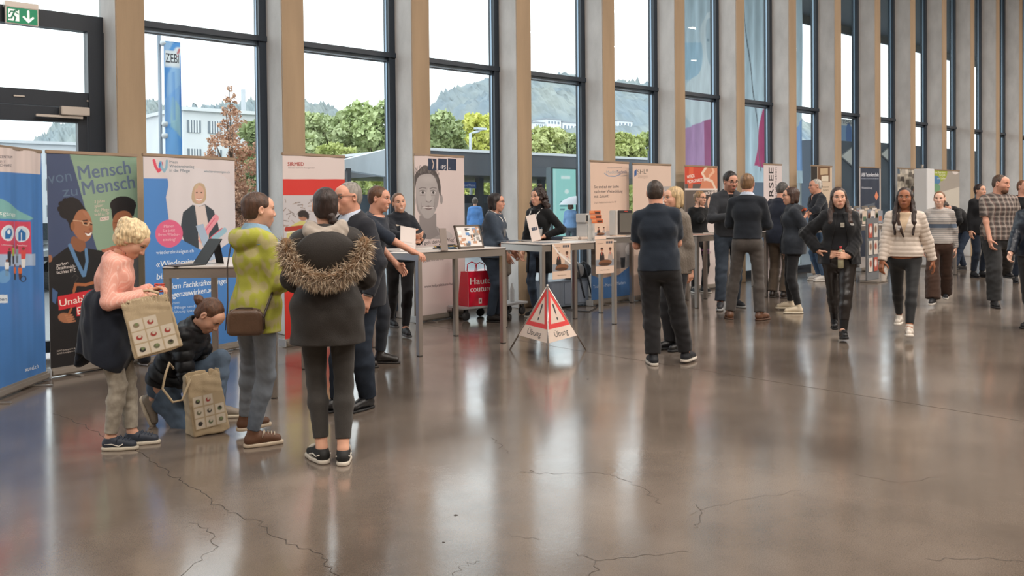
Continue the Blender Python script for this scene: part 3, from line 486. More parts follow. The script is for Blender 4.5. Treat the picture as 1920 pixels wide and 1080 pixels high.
# ================================================================= STANDS, TABLES, PROPS
M_alu = mat('brushed_aluminium', '#b8b2ab', .32, metal=.75); M_alud = mat('cassette_aluminium', '#a39b92', .4, metal=.5)
def dirs(A, B): d = np.array(B[:2])-np.array(A[:2]); L = float(np.hypot(*d)); return math.atan2(d[1], d[0]), L
class Banner:
    def __init__(s, A, B, h, bgc, label, group=None, res=.006, extra=0.0, cat='banner'):
        s.rz, w = dirs(A, B); s.o = np.array([A[0], A[1]], float); u = np.array([math.cos(s.rz), math.sin(s.rz)])
        s.o -= u*extra; w += extra; s.u = u; s.n = np.array([u[1], -u[0]]); s.h = h; s.z0 = .085; s.w = w
        s.t = empty('rollup_banner', (s.o[0], s.o[1], 0), s.rz, label, cat, group); s.p = Print(w-.02, h-s.z0-.02, bgc, res)
    def q(s, x, y):        # picture point -> (u, v) on the printed sheet
        d = ray(x, y); n3 = np.array([s.n[0], s.n[1], 0]); t = ((np.array([s.o[0], s.o[1], 0])-[0, 0, H_]) @ n3)/(d @ n3); P = np.array([0, 0, H_])+d*t
        return float((P[:2]-s.o) @ s.u)-.01, float(P[2])-s.z0
    def Q(s, *pts): return [s.q(*p) for p in pts]
    def poly(s, pts, c, **k): s.p.poly(s.Q(*pts), c, **k); return s
    def line(s, pts, wd, c, **k): s.p.line(s.Q(*pts), wd, c, **k); return s
    def ell(s, x, y, rx, ry, c, **k):
        a = s.q(x, y); b = s.q(x+rx, y); e = s.q(x, y-ry); s.p.ell(a[0], a[1], abs(b[0]-a[0]), abs(e[1]-a[1]), c, **k); return s
    def text(s, t, x0, y0, x1, y1, hpx, c, **k):       # baseline from (x0,y0) to (x1,y1) in the picture
        a = s.q(x0, y0); b = s.q(x1, y1); e = s.q(x0, y0-hpx); s.p.text(t, a[0], a[1], abs(e[1]-a[1]), c, w=math.hypot(b[0]-a[0], b[1]-a[1]), rot=math.degrees(math.atan2(b[1]-a[1], b[0]-a[0])), **k); return s
    def done(s, wav=.004, base=M_alud):
        s.p.build('printed_sheet', s.t, (.01, 0, s.z0), wav=wav)
        a = MB(); a.box((-.01, -.045, .012), (s.w+.01, .075, .085), bev=.018); bs = a.build('cassette', base, s.t)
        for x in (-.018, s.w+.008): a = MB(); a.box((x, -.05, .008), (x+.012, .08, .09), bev=.004); a.build('end_cap', mat('cap_grey', '#b7b9bb', .4), bs)
        a = MB(); a.box((0, -.012, s.h-.03), (s.w, .012, s.h), bev=.004); a.build('top_rail', mat('rail_champagne', '#a38d78', .4, metal=.4), s.t)
        a = MB(); a.tube([(s.w/2, .03, .05), (s.w/2, .03, s.h-.02)], .009, 8); a.build('support_pole', M_alu, s.t)
        for x in (.22*s.w, .78*s.w):
            a = MB(); v = [(x+.02*math.cos(k*PI/4)+(.0), -.16+.03*math.sin(k*PI/4), .004) for k in range(4, 9)]; a.box((x-.018, -.19, .0), (x+.018, .14, .012), bev=.004); a.build('foot', M_alu, s.t)
        return s.t
def WB(x0, y0, x1, y1, Y=9.12): A_ = onY(x0, y0, Y); B_ = onY(x1, y1, Y); return A_, B_, float(A_[2])
SK, SKD, HB = '#b07a5c', '#8a5a40', '#231d1c'
# --- 1 blue XUND
b = Banner(G(-62, 772), G(85, 713), 2.03, '#4a7fc0', 'blue roll-up banner with a teal-roofed house drawing at the left edge', res=.006)
b.poly([(-70, 262), (75, 279), (75, 327), (-70, 318)], '#dccdc9')
for t, y, x1 in (('BILDUNGSZENTRUM', 297, 20), ('GESUNDHEIT', 306, 6), ('ZENTRALSCHWEIZ', 313, 18)): b.text(t, x1-50 if y != 306 else -36, y-2, x1, y, 5, '#5c5a66')
b.poly([(-60, 365), (0, 373), (58, 410), (50, 413), (-60, 406)], '#7fb5b4').text('Bildungsgänge', -40, 399, 27, 406, 8, '#e9f2f0')
b.poly([(-60, 412), (52, 416), (54, 478), (-60, 480)], '#d24a63').poly([(24, 414), (25, 414), (26, 478), (25, 478)], '#4a7fc0')
for x, y in ((11, 437), (39, 439)): b.ell(x, y, 11.5, 15, '#e6eef4').ell(x, y, 10, 13, '#a9cbe0', al=.5)
b.poly([(5, 448), (5, 434), (10, 428), (16, 430), (18, 437), (16, 442), (12, 448)], '#2e6fae').ell(11, 435, 3, 4, '#e6eef4').poly([(34, 452), (34, 436), (39, 429), (45, 437), (45, 451)], '#2e6fae').line([(39, 437), (39, 452)], .01, '#e6eef4')
b.text('Lebensmitteltechn.', 0, 460, 22, 462, 3, '#e9e2e4').text('TeamVital', 31, 461, 47, 462, 3, '#e9e2e4').poly([(-20, 477), (62, 476), (62, 498), (-20, 500)], '#a8bcd8')
for (x, y, h, cc, c2) in ((12, 485, 28, '#2b2d3a', '#2b2d3a'), (21, 480, 30, '#a7b84a', '#3a3c46'), (31, 480, 26, '#8b9ba6', '#6a7380'), (42, 486, 32, '#d8504e', '#e8e5e2'), (8, 505, 26, '#dfe3e6', '#5d6068'), (25, 513, 24, '#d96c3c', '#3a3c46'), (37, 513, 22, '#d96c3c', '#5a3a34')):
    b.ell(x, y-h*.62, 2.2, 2.8, '#7a4a38').poly([(x-3.5, y-h*.5), (x+3.5, y-h*.5), (x+3, y), (x-3, y)], cc).poly([(x-3, y), (x+3, y), (x+2.5, y+h*.5), (x-2, y+h*.5)], c2)
b.ell(4, 519, 10, 12, '#7fb0d8', al=.6).ell(42, 523, 4.5, 6, '#2b2d3a').ell(42, 523, 3, 4.5, '#4a7fc0').poly([(-20, 552), (9, 553), (10, 568), (-20, 569)], '#dbe3ea').text('entdecken', -30, 564, 8, 564, 7, '#3d5674')
b.text('xund.ch', 44, 697, 69, 690, 8, '#eef2f6'); b.p.noise(.05, 14, 2, streak=(3, .15)); b.done(.012)
# --- 2 Mensch zu Mensch
b = Banner(G(93, 709), G(264, 680), 2.04, '#8aa38b', 'dark green and navy roll-up banner with two smiling women, behind the blonde girl', res=.005)
b.poly([(80, 270), (129, 284), (182, 470), (190, 500), (80, 500)], '#44506f').poly([(80, 270), (129, 284), (131, 300), (270, 312), (270, 280)], '#7f9c86', al=.4)
b.poly([(90, 490), (130, 460), (190, 470), (230, 500), (270, 510), (270, 720), (80, 730)], '#1d1b1d').poly([(80, 560), (110, 530), (270, 560), (270, 720), (80, 730)], '#1d1b1d')
b.text('von', 91, 345, 134, 339, 22, '#5c7088').text('Mensch', 148, 337, 245, 325, 26, '#62728a', bold=.006).text('zu', 117, 369, 145, 366, 19, '#5c7088').text('Mensch', 156, 366, 253, 352, 26, '#62728a', bold=.006)
for i, (t, x1) in enumerate((('3 Jahre', 196), ('später:', 193), ('dipl. Pflege-', 205), ('fachfrau HF', 204))): b.text(t, 177, 381+i*8, x1, 379+i*8, 5.5, '#d9c6b8')
b.poly([(187, 408), (203, 405), (203, 412), (187, 415)], '#e2cfc4').text('Ana, 22', 189, 413, 201, 410, 4, '#5b4b46')
# left woman
b.poly([(122, 372), (133, 369), (146, 373), (153, 382), (158, 390), (164, 396), (160, 412), (138, 430), (132, 436), (126, 412), (113, 408), (110, 396), (112, 380)], '#211b1b', smooth=1)
for k in range(26): a = k*.62; b.ell(128+17*math.cos(a)*1.0, 390+16*math.sin(a), 4, 4, '#1f191a')
b.poly([(133, 425), (140, 400), (152, 391), (164, 396), (171, 410), (174, 425), (172, 442), (165, 452), (155, 454), (146, 448), (137, 436)], '#a56d4e', smooth=2).poly([(134, 440), (150, 450), (160, 452), (160, 468), (147, 474), (130, 462)], '#8d5a3f', smooth=1).ell(135, 424, 4, 8, '#95603f')
b.poly([(152, 394), (166, 398), (172, 412), (160, 406)], '#b98063', al=.5, smooth=1).ell(160, 419, 3.4, 2, '#2c1c18').ell(171, 420, 2, 2, '#2c1c18').line([(155, 414), (163, 413)], .012, '#3a2620').line([(136, 413), (154, 415), (156, 421), (165, 423), (167, 416), (173, 419)], .006, '#d8b795')
b.poly([(159, 437), (166, 438), (172, 435), (170, 441), (164, 443)], '#f1ece6').line([(158, 435), (165, 438), (172, 434)], .008, '#7a3c30').ell(169, 430, 3, 3, '#94593f')
b.poly([(97, 508), (112, 480), (130, 462), (146, 475), (160, 468), (178, 478), (192, 500), (200, 560), (190, 640), (120, 640), (96, 620)], '#1a191b', smooth=1).line([(130, 460), (143, 490), (156, 516)], .035, '#5d83ab').line([(161, 468), (163, 490), (158, 516)], .03, '#5d83ab')
b.ell(93, 485, 5, 7, '#a06a4d').poly([(98, 540), (108, 548), (104, 570), (98, 566)], '#46628c')
# right woman
b.poly([(212, 420), (208, 400), (208, 385), (214, 372), (224, 368), (238, 368), (250, 374), (253, 390), (250, 408), (240, 400), (222, 400)], '#1d1718', smooth=1)
for k in range(22): a = k*.6; b.ell(230+20*math.cos(a), 385+12*math.sin(a), 5, 5, '#1d1718')
b.poly([(210, 430), (210, 408), (220, 397), (236, 394), (247, 402), (250, 420), (248, 450), (236, 470), (220, 462)], '#9a6244', smooth=2).ell(221, 421, 3, 2, '#2c1c18').ell(240, 421, 3, 2, '#2c1c18').line([(212, 418), (228, 417), (229, 424), (236, 424), (237, 417), (249, 418)], .006, '#3a2620')
b.poly([(186, 500), (196, 466), (216, 462), (246, 470), (262, 480), (264, 560), (190, 560)], '#5f5c5b', smooth=1)
for i, (t, x1, y) in enumerate((('vorher:', 127, 500), ('Detailhandels-', 141, 506), ('fachfrau EFZ', 141, 514))): b.text(t, 106, y, x1, y-5, 6, '#e9dfd8')
b.line([(134, 520), (140, 514), (146, 520), (139, 530)], .008, '#3a3534').line([(138, 545), (141, 533), (160, 534), (175, 530)], .028, '#a6643f').line([(138, 545), (136, 560)], .02, '#a6643f')
b.poly([(108, 556), (196, 538), (205, 560), (110, 582)], '#cf2f38').text('Unabhängig', 112, 575, 205, 555, 13, '#f3dccf', bold=.0062).poly([(142, 571), (215, 555), (215, 580), (143, 593)], '#cf2f38').text('Erstaunlich', 145, 590, 222, 572, 14, '#f3dccf', bold=.0062).poly([(171, 593), (215, 584), (215, 602), (172, 608)], '#d8c6bd').text('einsteigen', 173, 604, 216, 595, 8, '#2c2624')
b.ell(122, 596, 14, 9, '#a56d4e', rot=-20)
for k in range(4): b.line([(122+k*2, 592+k*4), (134+k*2, 590+k*4)], .014, '#b77b5a')
b.line([(128, 590), (133, 578)], .02, '#a6643f')
for i in range(2): b.text('XUND Kampagne im Auftrag der Zentralschweizer Kantone', 106, 660+i*5, 190, 645+i*5, 3.2, '#c9bdb4')
b.done(.004)
# --- 3 Wiedereinsteigen
b = Banner(G(273, 686), G(446, 654), 2.04, '#d9cfd0', 'blue and white roll-up banner with a blonde woman in a blazer and a pink disc', res=.005)
b.poly([(265, 334), (318, 335), (310, 370), (316, 415), (335, 445), (375, 468), (400, 470), (415, 464), (430, 454), (450, 452), (450, 700), (262, 700)], '#4e86c9', smooth=0)
b.poly([(296, 310), (360, 312), (430, 330), (445, 380), (440, 430), (420, 462), (390, 470), (350, 455), (322, 420), (311, 375), (317, 336)], '#d9d3d6', smooth=2)
b.line([(288, 301), (291, 312), (296, 321), (301, 317), (302, 306)], .03, '#d84c63').line([(300, 304), (302, 315), (307, 321), (311, 314), (312, 302)], .028, '#8fb7cc').line([(299, 306), (298, 313)], .02, '#3f7ec2')
for t, y, x1 in (('Mein', 307, 333), ('Wiedereinstieg', 315, 363), ('in die Pflege', 323, 355)): b.text(t, 317, y-1, x1, y, 5.5, '#5d7583')
b.text('wiedereinsteigen.ch', 382, 323, 430, 325, 4.5, '#6d8795')
b.poly([(357, 372), (361, 350), (370, 342), (381, 344), (386, 355), (387, 374), (378, 383), (362, 382)], '#bfa78a', smooth=2).poly([(363, 352), (372, 346), (381, 352), (383, 365), (378, 378), (371, 383), (364, 374)], '#d3aa97', smooth=2).ell(368, 361, 1.6, 1.2, '#4a3b36').ell(377, 361, 1.6, 1.2, '#4a3b36').line([(367, 373), (372, 375.5), (378, 373)], .01, '#f0e8e4').line([(367, 372), (378, 372)], .004, '#a35f58').poly([(364, 356), (366, 347), (372, 344), (370, 352)], '#c9b193')
b.poly([(338, 430), (343, 398), (360, 384), (371, 388), (384, 383), (400, 394), (408, 420), (411, 440), (400, 455), (388, 466), (370, 466), (345, 452)], '#3a434c').poly([(364, 384), (372, 388), (384, 384), (392, 430), (390, 468), (372, 466), (370, 430)], '#d9cbc6')
b.line([(377, 449), (404, 409)], .075, '#e79aa6').line([(374, 448), (402, 410)], .012, '#d96a80').line([(388, 456), (415, 432)], .05, '#d96a80').line([(400, 448), (420, 432)], .06, '#9cc3d4').ell(382, 449, 9, 5, '#dcb09c', rot=-10).line([(372, 448), (386, 448)], .02, '#e2b8a4').line([(376, 454), (388, 452)], .02, '#dcb09c')
b.ell(317, 438, 25.5, 26, '#e0678b')
for t, x0, x1, y in (('Planen', 306, 326, 427), ('Sie jetzt', 304, 328, 435), ('Ihren Wieder-', 296, 336, 443), ('einstieg!', 304, 329, 452)): b.text(t, x0, y, x1, y-1, 5.5, '#f2c3cf')
b.text('wiedereinsteigen.ch', 292, 477, 362, 473, 7, '#dbe8f5')
for t, x0, x1, y, y1 in (('«Wiedereinsteigen, um', 292, 420, 501, 489), ('bis zu grosses Potenzial', 293, 425, 524, 508), ('und dem Fachkräftemangel', 294, 424, 545, 531), ('entgegenzuwirken.»', 295, 395, 562, 548)): b.text(t, x0, y, x1, y1, 11, '#e8f0f8', bold=.0062, shear=.12)
for t, x1, y, y1 in (('Andrea Christen', 336, 574, 569), ('Leitung Pflege und', 364, 582, 576), ('Geschäftsführung Spitex Nidwalden', 398, 590, 581)): b.text(t, 296, y, x1, y1, 5, '#c9dcf0')
b.p.noise(.03, 9, 4, streak=(2, .2)); b.done(.004)
# --- 4 SIRMED
b = Banner(G(533, 651), G(651, 632), 2.10, '#d9cbc8', 'red and white roll-up banner with SIRMED lettering and a paramedic photo', res=.006)
b.text('SIRMED', 539, 311, 569, 311, 7, '#a8392f', bold=.006).text('Schweizer Institut für Rettungsmedizin', 540, 316, 590, 316, 2.6, '#7a6f6f')
b.poly([(520, 336), (660, 336), (660, 366), (520, 366)], '#cf362f').poly([(520, 366), (660, 366), (660, 540), (520, 540)], '#c3bfc2').poly([(520, 450), (660, 440), (660, 560), (520, 560)], '#b9b06a').poly([(520, 545), (660, 540), (660, 700), (520, 700)], '#d0342c')
r_ = random.Random(5)
for k in range(70): x, y = r_.uniform(527, 650), r_.uniform(368, 425); a = r_.uniform(0, 6.3); b.line([(x, y), (x+9*math.cos(a), y+7*math.sin(a))], .008, r_.choice(['#6d5f58', '#8a7a70', '#a08d80']))
b.poly([(536, 475), (538, 430), (550, 420), (565, 413), (582, 418), (590, 440), (590, 480)], '#c8c27a', smooth=1).line([(537, 430), (585, 424)], .05, '#a8392f').line([(538, 436), (586, 430)], .012, '#e0dcd0').ell(568, 405, 9, 9, '#a87a62').poly([(558, 408), (558, 398), (564, 394), (574, 395), (580, 403), (578, 414), (572, 406)], '#2e2624', smooth=1)
b.done()
# --- 5 HPS
b = Banner(G(779, 606), G(873, 592), 2.19, '#d6c6c3', 'white roll-up banner with a large grey portrait of a short-haired woman', res=.0045)
gk = dict(smooth=2)
b.poly([(776, 448), (786, 440), (798, 430), (797, 415), (818, 415), (818, 424), (828, 434), (830, 447)], '#9b9392').poly([(773, 447), (776, 436), (795, 428), (818, 424), (828, 432), (831, 448)], '#a29a99').poly([(828, 430), (845, 436), (850, 447), (828, 447)], '#c4bab8', **gk)
b.poly([(786, 404), (818, 400), (818, 428), (824, 440), (806, 449), (790, 447), (786, 432)], '#8f8786')
b.poly([(780, 390), (779, 345), (784, 328), (800, 320), (818, 324), (824, 345), (823, 375), (816, 398), (806, 410), (796, 410), (787, 402)], '#aaa3a2', smooth=2)
b.poly([(776, 382), (774, 345), (778, 325), (788, 315), (794, 309), (806, 313), (820, 324), (826, 345), (826, 372), (822, 358), (819, 340), (810, 326), (796, 326), (784, 330), (779, 345)], '#514a49', smooth=1)
for k in range(60): x = r_.uniform(779, 823); y = 318+abs(x-797)*.22+r_.uniform(-5, 8); b.line([(x, y), (x+r_.uniform(-3, 3), y-5)], .006, r_.choice(['#6d6664', '#3a3433', '#857d7b']))
b.ell(827, 374, 2.6, 9, '#9a9291').ell(777, 377, 2, 9, '#857d7c').poly([(781, 360), (784, 392), (796, 408), (790, 408), (780, 392)], '#8a8281', al=.6, **gk).poly([(822, 350), (823, 380), (814, 400), (812, 380), (817, 362)], '#8f8786', al=.6, **gk)
for x in (792, 812): b.ell(x, 361, 4.6, 2.6, '#c9c3c2').ell(x, 361, 2.3, 2.5, '#3a3534').line([(x-6, 358.2), (x, 356.6), (x+5, 358.6)], .007, '#3a3433').line([(x-7, 354), (x-1, 351.5), (x+6, 353)], .010, '#6a6261').line([(x-5, 366), (x+4, 367)], .006, '#8b8382')
b.poly([(799, 360), (803, 350), (806, 360), (809, 375), (804, 379), (797, 376)], '#b5aeac', smooth=2).line([(798, 377), (801, 379), (805, 379), (808, 376)], .008, '#6a6261').ell(803, 336, 12, 6, '#bdb6b4', al=.5, e=.05)
b.poly([(792, 388), (800, 386.5), (812, 388), (808, 393), (800, 394)], '#7d6d6c', smooth=1).line([(793, 388), (802, 389.5), (812, 388)], .012, '#d8d2d0').line([(791, 387.5), (802, 386), (813, 387.5)], .006, '#5f504f').line([(789, 380), (790, 392)], .006, '#857d7c').line([(815, 380), (814, 391)], .006, '#857d7c')
for x0 in (802, 821, 839): P_ = [b.q(*q) for q in ((x0, 297), (x0+16, 298), (x0+16, 320), (x0, 319))]; b.p.shape(P_, '#20304a')
b.text('HPS', x0-16.5, 316.5, x0-4, 317, 7, '#e6e2e4').text('Luzern', x0+2, 317, x0+14, 317, 4, '#c9ccd4').line([(808, 299), (812, 306), (809, 315)], .008, '#cfc9c6')
b.p.T.append((np.array([b.q(*q) for q in ((808.5, 299), (810, 299), (813.5, 307), (811, 317), (809.5, 317), (811.5, 307))]), [(0, 1, 2, 3, 4, 5)], lin('#cdb9ab'), 1))
b.text('„Ich geh deinen Weg"', 778, 461, 853, 452, 7, '#2f2b2d').text('Schön, sind Sie hier', 793, 492, 832, 487, 5, '#39343a').text('www.heilpraktikerschule.ch', 795, 540, 857, 533, 5.5, '#39343a')
b.done(.005)
# --- 6/7 Medizintechnik, SHL
b = Banner(G(1108, 574), G(1181, 563), 2.17, '#d8bcaa', 'pale banner with MedizinTechnik lettering and a question in dark type', res=.007)
b.poly([(1100, 436), (1185, 430), (1185, 452), (1100, 460)], '#b8aba6').poly([(1100, 460), (1185, 452), (1185, 500), (1150, 505), (1100, 530)], '#a59c98').poly([(1100, 512), (1125, 522), (1160, 515), (1185, 495), (1185, 580), (1100, 585)], '#4d7ab3', smooth=0).line([(1105, 475), (1128, 470), (1130, 500)], .05, '#8d8580').poly([(1163, 483), (1172, 482), (1171, 502), (1164, 502)], '#2b2a2e').line([(1110, 450), (1118, 470), (1122, 500)], .03, '#6d90a8').ell(1178, 468, 6, 10, '#d6ccc6')
b.text('HÖHERE FACHSCHULE', 1138, 316, 1166, 315, 2, '#7b7f86').text('Medizin', 1137, 326, 1158, 325, 6, '#9aa4ad').text('Technik', 1156, 326, 1175, 325, 6.5, '#34507a').line([(1133, 325), (1140, 330), (1152, 331), (1163, 327)], .012, '#6a87a8').text('LUZERN', 1164, 331, 1175, 330, 2, '#50607a')
for t, x1, y in (('Sie sind auf der Suche', 1160, 353), ('nach einer Weiterbildung', 1167, 362), ('mit Zukunft?', 1142, 371)): b.text(t, 1114, y, x1, y-1, 5.5, '#2f3440')
b.text('Dipl. Medizintechniker/in HF', 1114, 382, 1155, 380, 3.4, '#8f7d74').text('Technik - Mensch - Medizin', 1112, 541, 1172, 532, 6, '#c9d6e8'); b.done(.003)
b = Banner(G(1187, 565), G(1260, 557), 2.15, '#d5bdae', 'pale banner with blue SHL logo behind the man in the polo shirt', res=.008)
b.poly([(1189, 321), (1193.5, 317), (1193.5, 328), (1189, 332)], '#2f5a94').text('SHL', 1195, 327, 1211, 326, 9, '#5c5650').line([(1211.5, 318), (1214, 318), (1214, 321), (1211.5, 321), (1211.5, 318)], .01, '#5c5650').text('Schweizerische Hotelfachschule', 1196, 331, 1214, 331, 2, '#7a706a').text('Hotelmanagement', 1196, 334, 1214, 334, 2, '#7a706a').poly([(1235, 350), (1262, 349), (1262, 420), (1190, 424), (1190, 400), (1235, 380)], '#a9a3a2').poly([(1228, 380), (1258, 370), (1258, 560), (1225, 560)], '#d9cfc8'); b.done(.003)
# --- 8 red pastry banner
b = Banner(*WB(1283, 309, 1345, 310, 9.22), '#c8462f', 'red baker trade banner with WERDE MORGENRETTER:IN lettering', res=.009)
b.poly([(1280, 345), (1350, 345), (1350, 400), (1280, 400)], '#5d5450').poly([(1280, 398), (1350, 398), (1350, 560), (1280, 560)], '#dccfcb').poly([(1320, 305), (1350, 305), (1350, 354), (1312, 354), (1318, 330)], '#cf8463').line([(1325, 312), (1316, 325), (1322, 335), (1335, 340), (1340, 352)], .05, '#e6cdb8').line([(1330, 330), (1338, 322), (1334, 312)], .05, '#e3b496').poly([(1292, 308), (1300, 308), (1298, 353), (1290, 353)], '#dd6a45', al=.7).line([(1281, 355), (1346, 355)], .03, '#e8dcd6')
b.ell(1315, 378, 3, 4, '#d63b33').ell(1325, 370, 8, 7, '#3a3230').ell(1331, 381, 5, 12, '#d8b09a').ell(1340, 385, 8, 14, '#8b7f7c')
b.text('WERDE', 1288, 335, 1302, 332, 6, '#f2e6df', bold=.006).text('MORGENRETTER:IN', 1289, 344, 1330, 338, 6, '#f2e6df', bold=.006).text('DESSERTMACHER:IN', 1300, 370, 1344, 362, 6, '#f2e6df', bold=.006)
b.done(.003)
# --- 9 vertical SURSEE
b = Banner(*WB(1431, 306, 1466, 307), '#d3c8c8', 'white banner with black upright SURSEE lettering', res=.01)
for t, x, y0, y1, hh in (('SURSEE', 1450, 402, 314, 8.5), ('Lernen/Erleben', 1456.5, 395, 314, 4)):
    a = b.q(x, y0); e = b.q(x, y1); c_ = b.q(x-hh, y0); b.p.text(t, a[0], a[1], abs(a[0]-c_[0]), '#26262a' if hh > 5 else '#5a565a', w=e[1]-a[1], rot=90, bold=.006 if hh > 5 else 0)
b.line([(1431, 440), (1466, 432)], .3, '#7fb0e0'); b.done(.003)
# --- 10 brown photos
b = Banner(*WB(1520, 309, 1560, 311), '#d0bca6', 'tall panel with sepia building photographs behind the white-haired man', res=.01, cat='panel')
b.poly([(1515, 305), (1532, 305), (1532, 400), (1515, 400)], '#2a2624').poly([(1533, 312), (1556, 312), (1556, 341), (1533, 341)], '#6d4f38').poly([(1538, 316), (1552, 315), (1552, 327), (1538, 328)], '#bfa888').poly([(1540, 330), (1553, 329), (1553, 340), (1540, 340)], '#d8cdb8').text('Bauen', 1540, 352, 1554, 352, 4, '#6d5f50').text('Luzern', 1543, 358, 1553, 358, 4, '#6d5f50'); b.done(.003)
# --- 11 ABB
b = Banner(*WB(1611, 312, 1651, 313), '#c9c3c0', 'dark navy panel headed ABB Technikerschule between two pillars', res=.01, cat='panel')
b.poly([(1613, 313.5), (1648.5, 314.5), (1648.5, 480), (1613, 482)], '#323c4e').text('ABB Technikerschule', 1615, 331, 1647, 331, 7, '#dfe3ea', bold=.006).text('Höhere Fachschule Baden', 1615, 336, 1647, 336, 2.5, '#aab3c2').text('Weiterbildung', 1615, 354, 1635, 354, 4, '#c9ced8').poly([(1643, 358), (1647, 368), (1643, 376), (1639.5, 368)], '#e08a68').poly([(1620, 385), (1640, 380), (1640, 410), (1620, 410)], '#5b6470'); b.done(.003)
# --- 12 safety-vest photo, orange notice, white column
b = Banner(*WB(1682, 314, 1729, 312, 9.2), '#b0a99c', 'panel with a photo of workwear jackets and an orange notice', res=.012, cat='panel')
b.p.noise(.35, 22, 9)
for k in range(26): x, y = r_.uniform(1683, 1728), r_.uniform(316, 400); b.poly([(x-3, y-4), (x+3, y-5), (x+4, y+5), (x-4, y+4)], r_.choice(['#6d665e', '#c9c04f', '#3f3a38', '#a8a29a', '#7d7468', '#d2c9bd', '#4b5d70']))
b.poly([(1714, 326), (1733, 325), (1733, 343), (1714, 344)], '#e0744a').text('Werde', 1718, 332, 1729, 332, 2.5, '#7a2f1a').text('Profi', 1719, 337, 1728, 337, 2.5, '#7a2f1a').poly([(1712, 344), (1732, 343), (1732, 470), (1712, 470)], '#6f6a66'); 
for k in range(14): y = 348+k*8; b.line([(1713, y), (1731, y)], .05, r_.choice(['#c8bfae', '#a65c3c', '#4f6a86', '#d8cf9a', '#39343a']))
b.done(.003)
gA = onY(1738, 316, 8.7); t = empty('white_display_column', (gA[0], gA[1], 0), 0, 'slim white display column beside the workwear panel', 'column'); a = MB(); a.box((0, 0, .03), (.42, .3, gA[2]), bev=.01); a.build('column_body', mat('white_laminate', '#dfe0e2', .4), t); a = MB(); a.box((-.06, -.06, 0), (.48, .36, .03), bev=.006); a.build('plinth', M_alud, t); a = MB(); a.tube([(.1, .15, gA[2]), (.1, .15, gA[2]+.1)], .03, 8); a.build('finial', M_alud, t)
b = Banner(*WB(1749, 317, 1799, 319, 8.9), '#a39c94', 'grey banner with green and blue circles behind the striped sweater teenager', res=.012)
b.ell(1762, 322, 14, 18, '#9ca93f').ell(1753, 338, 10, 9, '#4f7fa8').ell(1754, 352, 9, 8, '#6f9a78').ell(1791, 321, 6, 6, '#d8d0cc').text('Ihre Stärken', 1750, 325, 1772, 325, 4, '#e9e9df').text('für Job', 1761, 330, 1772, 330, 4, '#e9e9df').text('und Leben', 1757, 336, 1773, 336, 4, '#e9e9df').poly([(1765, 360), (1799, 350), (1799, 400), (1765, 400)], '#c9c3b8'); b.done(.003)

# ================================================================= TABLES
TH = 1.05
M_top = mat('table_top_white', '#cfc6bf', .35, noise=.03); M_edge = mat('table_edge_dark', '#33302f', .5); M_leg = mat('table_profile_aluminium', '#b3aca6', .3, metal=.8)
def table(P1, P2, dep, label, h=TH, prof=.05, group='high tables'):
    rz, w = dirs(P1, P2); t = empty('high_table', (P1[0], P1[1], 0), rz, label, 'table', group)
    a = MB(); a.box((0, 0, h-.012), (w, dep, h), bev=.002); a.box((-.002, -.002, h-.018), (w+.002, dep+.002, h-.011), 1); a.build('table_top', [M_top, M_edge], t)
    a = MB(); a.box((0.002, 0.002, h-.09), (w-.002, prof, h-.018)); a.box((.002, dep-prof, h-.09), (w-.002, dep-.002, h-.018)); a.box((.002, prof, h-.09), (prof, dep-prof, h-.018)); a.box((w-prof, prof, h-.09), (w-.002, dep-prof, h-.018)); a.build('apron_frame', M_leg, t)
    for x in (0.002, w-prof-.002):
        for y in (0.002, dep-prof-.002):
            a = MB(); a.box((x, y, .008), (x+prof, y+prof, h-.088), bev=.003); l_ = a.build('leg', M_leg, t); a = MB(); a.box((x+.004, y+.004, 0), (x+prof-.004, y+prof-.004, .009)); a.build('foot_pad', mat('foot_pad_black', '#2b2a2a', .8), l_)
    return t
T0a = G(309, 752); T0b = G(520, 748); table(T0a, T0b, 1.3, 'silver high table with the tablet stand, before the blue and white banner')
T1a, T1b = G(786, 669), G(950, 643.5); table(T1a, T1b, .86, 'silver high table with the framed picture and lanyards')
T2a = (7.16, 7.40); T2b = (8.40, 7.33); table(T2a, T2b, .78, 'silver high table with leaflets hung on its side, behind the warning pyramid')
T3a = G(1121, 586.5); T3a = (T3a[0], T3a[1]-.06); T3b = (T3a[0]+1.28, T3a[1]-.05); table(T3a, T3b, .6, 'silver high table carrying the white box and dark monitor')
T4a = (10.47, 7.62); T4b = (11.3, 7.62); table(T4a, T4b, .8, 'silver high table behind the woman in the tweed jacket')
T5b = (12.5, 7.72); T5a = (11.6, 7.70); table(T5a, T5b, .62, 'silver high table right of the man seen from behind in grey trousers')
T6b = (15.45, 8.15); T6a = (13.9, 8.13); table(T6a, T6b, .8, 'silver high table on which the white-haired man rests his arms')
T7a = onY(1603, 518, 8.1); T7b = (T7a[0]+1.9, T7a[1]); table(T7a, T7b, .7, 'silver high table with brochure racks behind the woman in leather trousers')
T8b = onY(1794, 496, 7.3); T8a = (T8b[0]-1.0, T8b[1]); table(T8a, T8b, .8, 'silver high table over which the man in the black jacket bends')
def onT(x, y, z=TH): q = G(x, y, z); return (float(q[0]), float(q[1]), z)

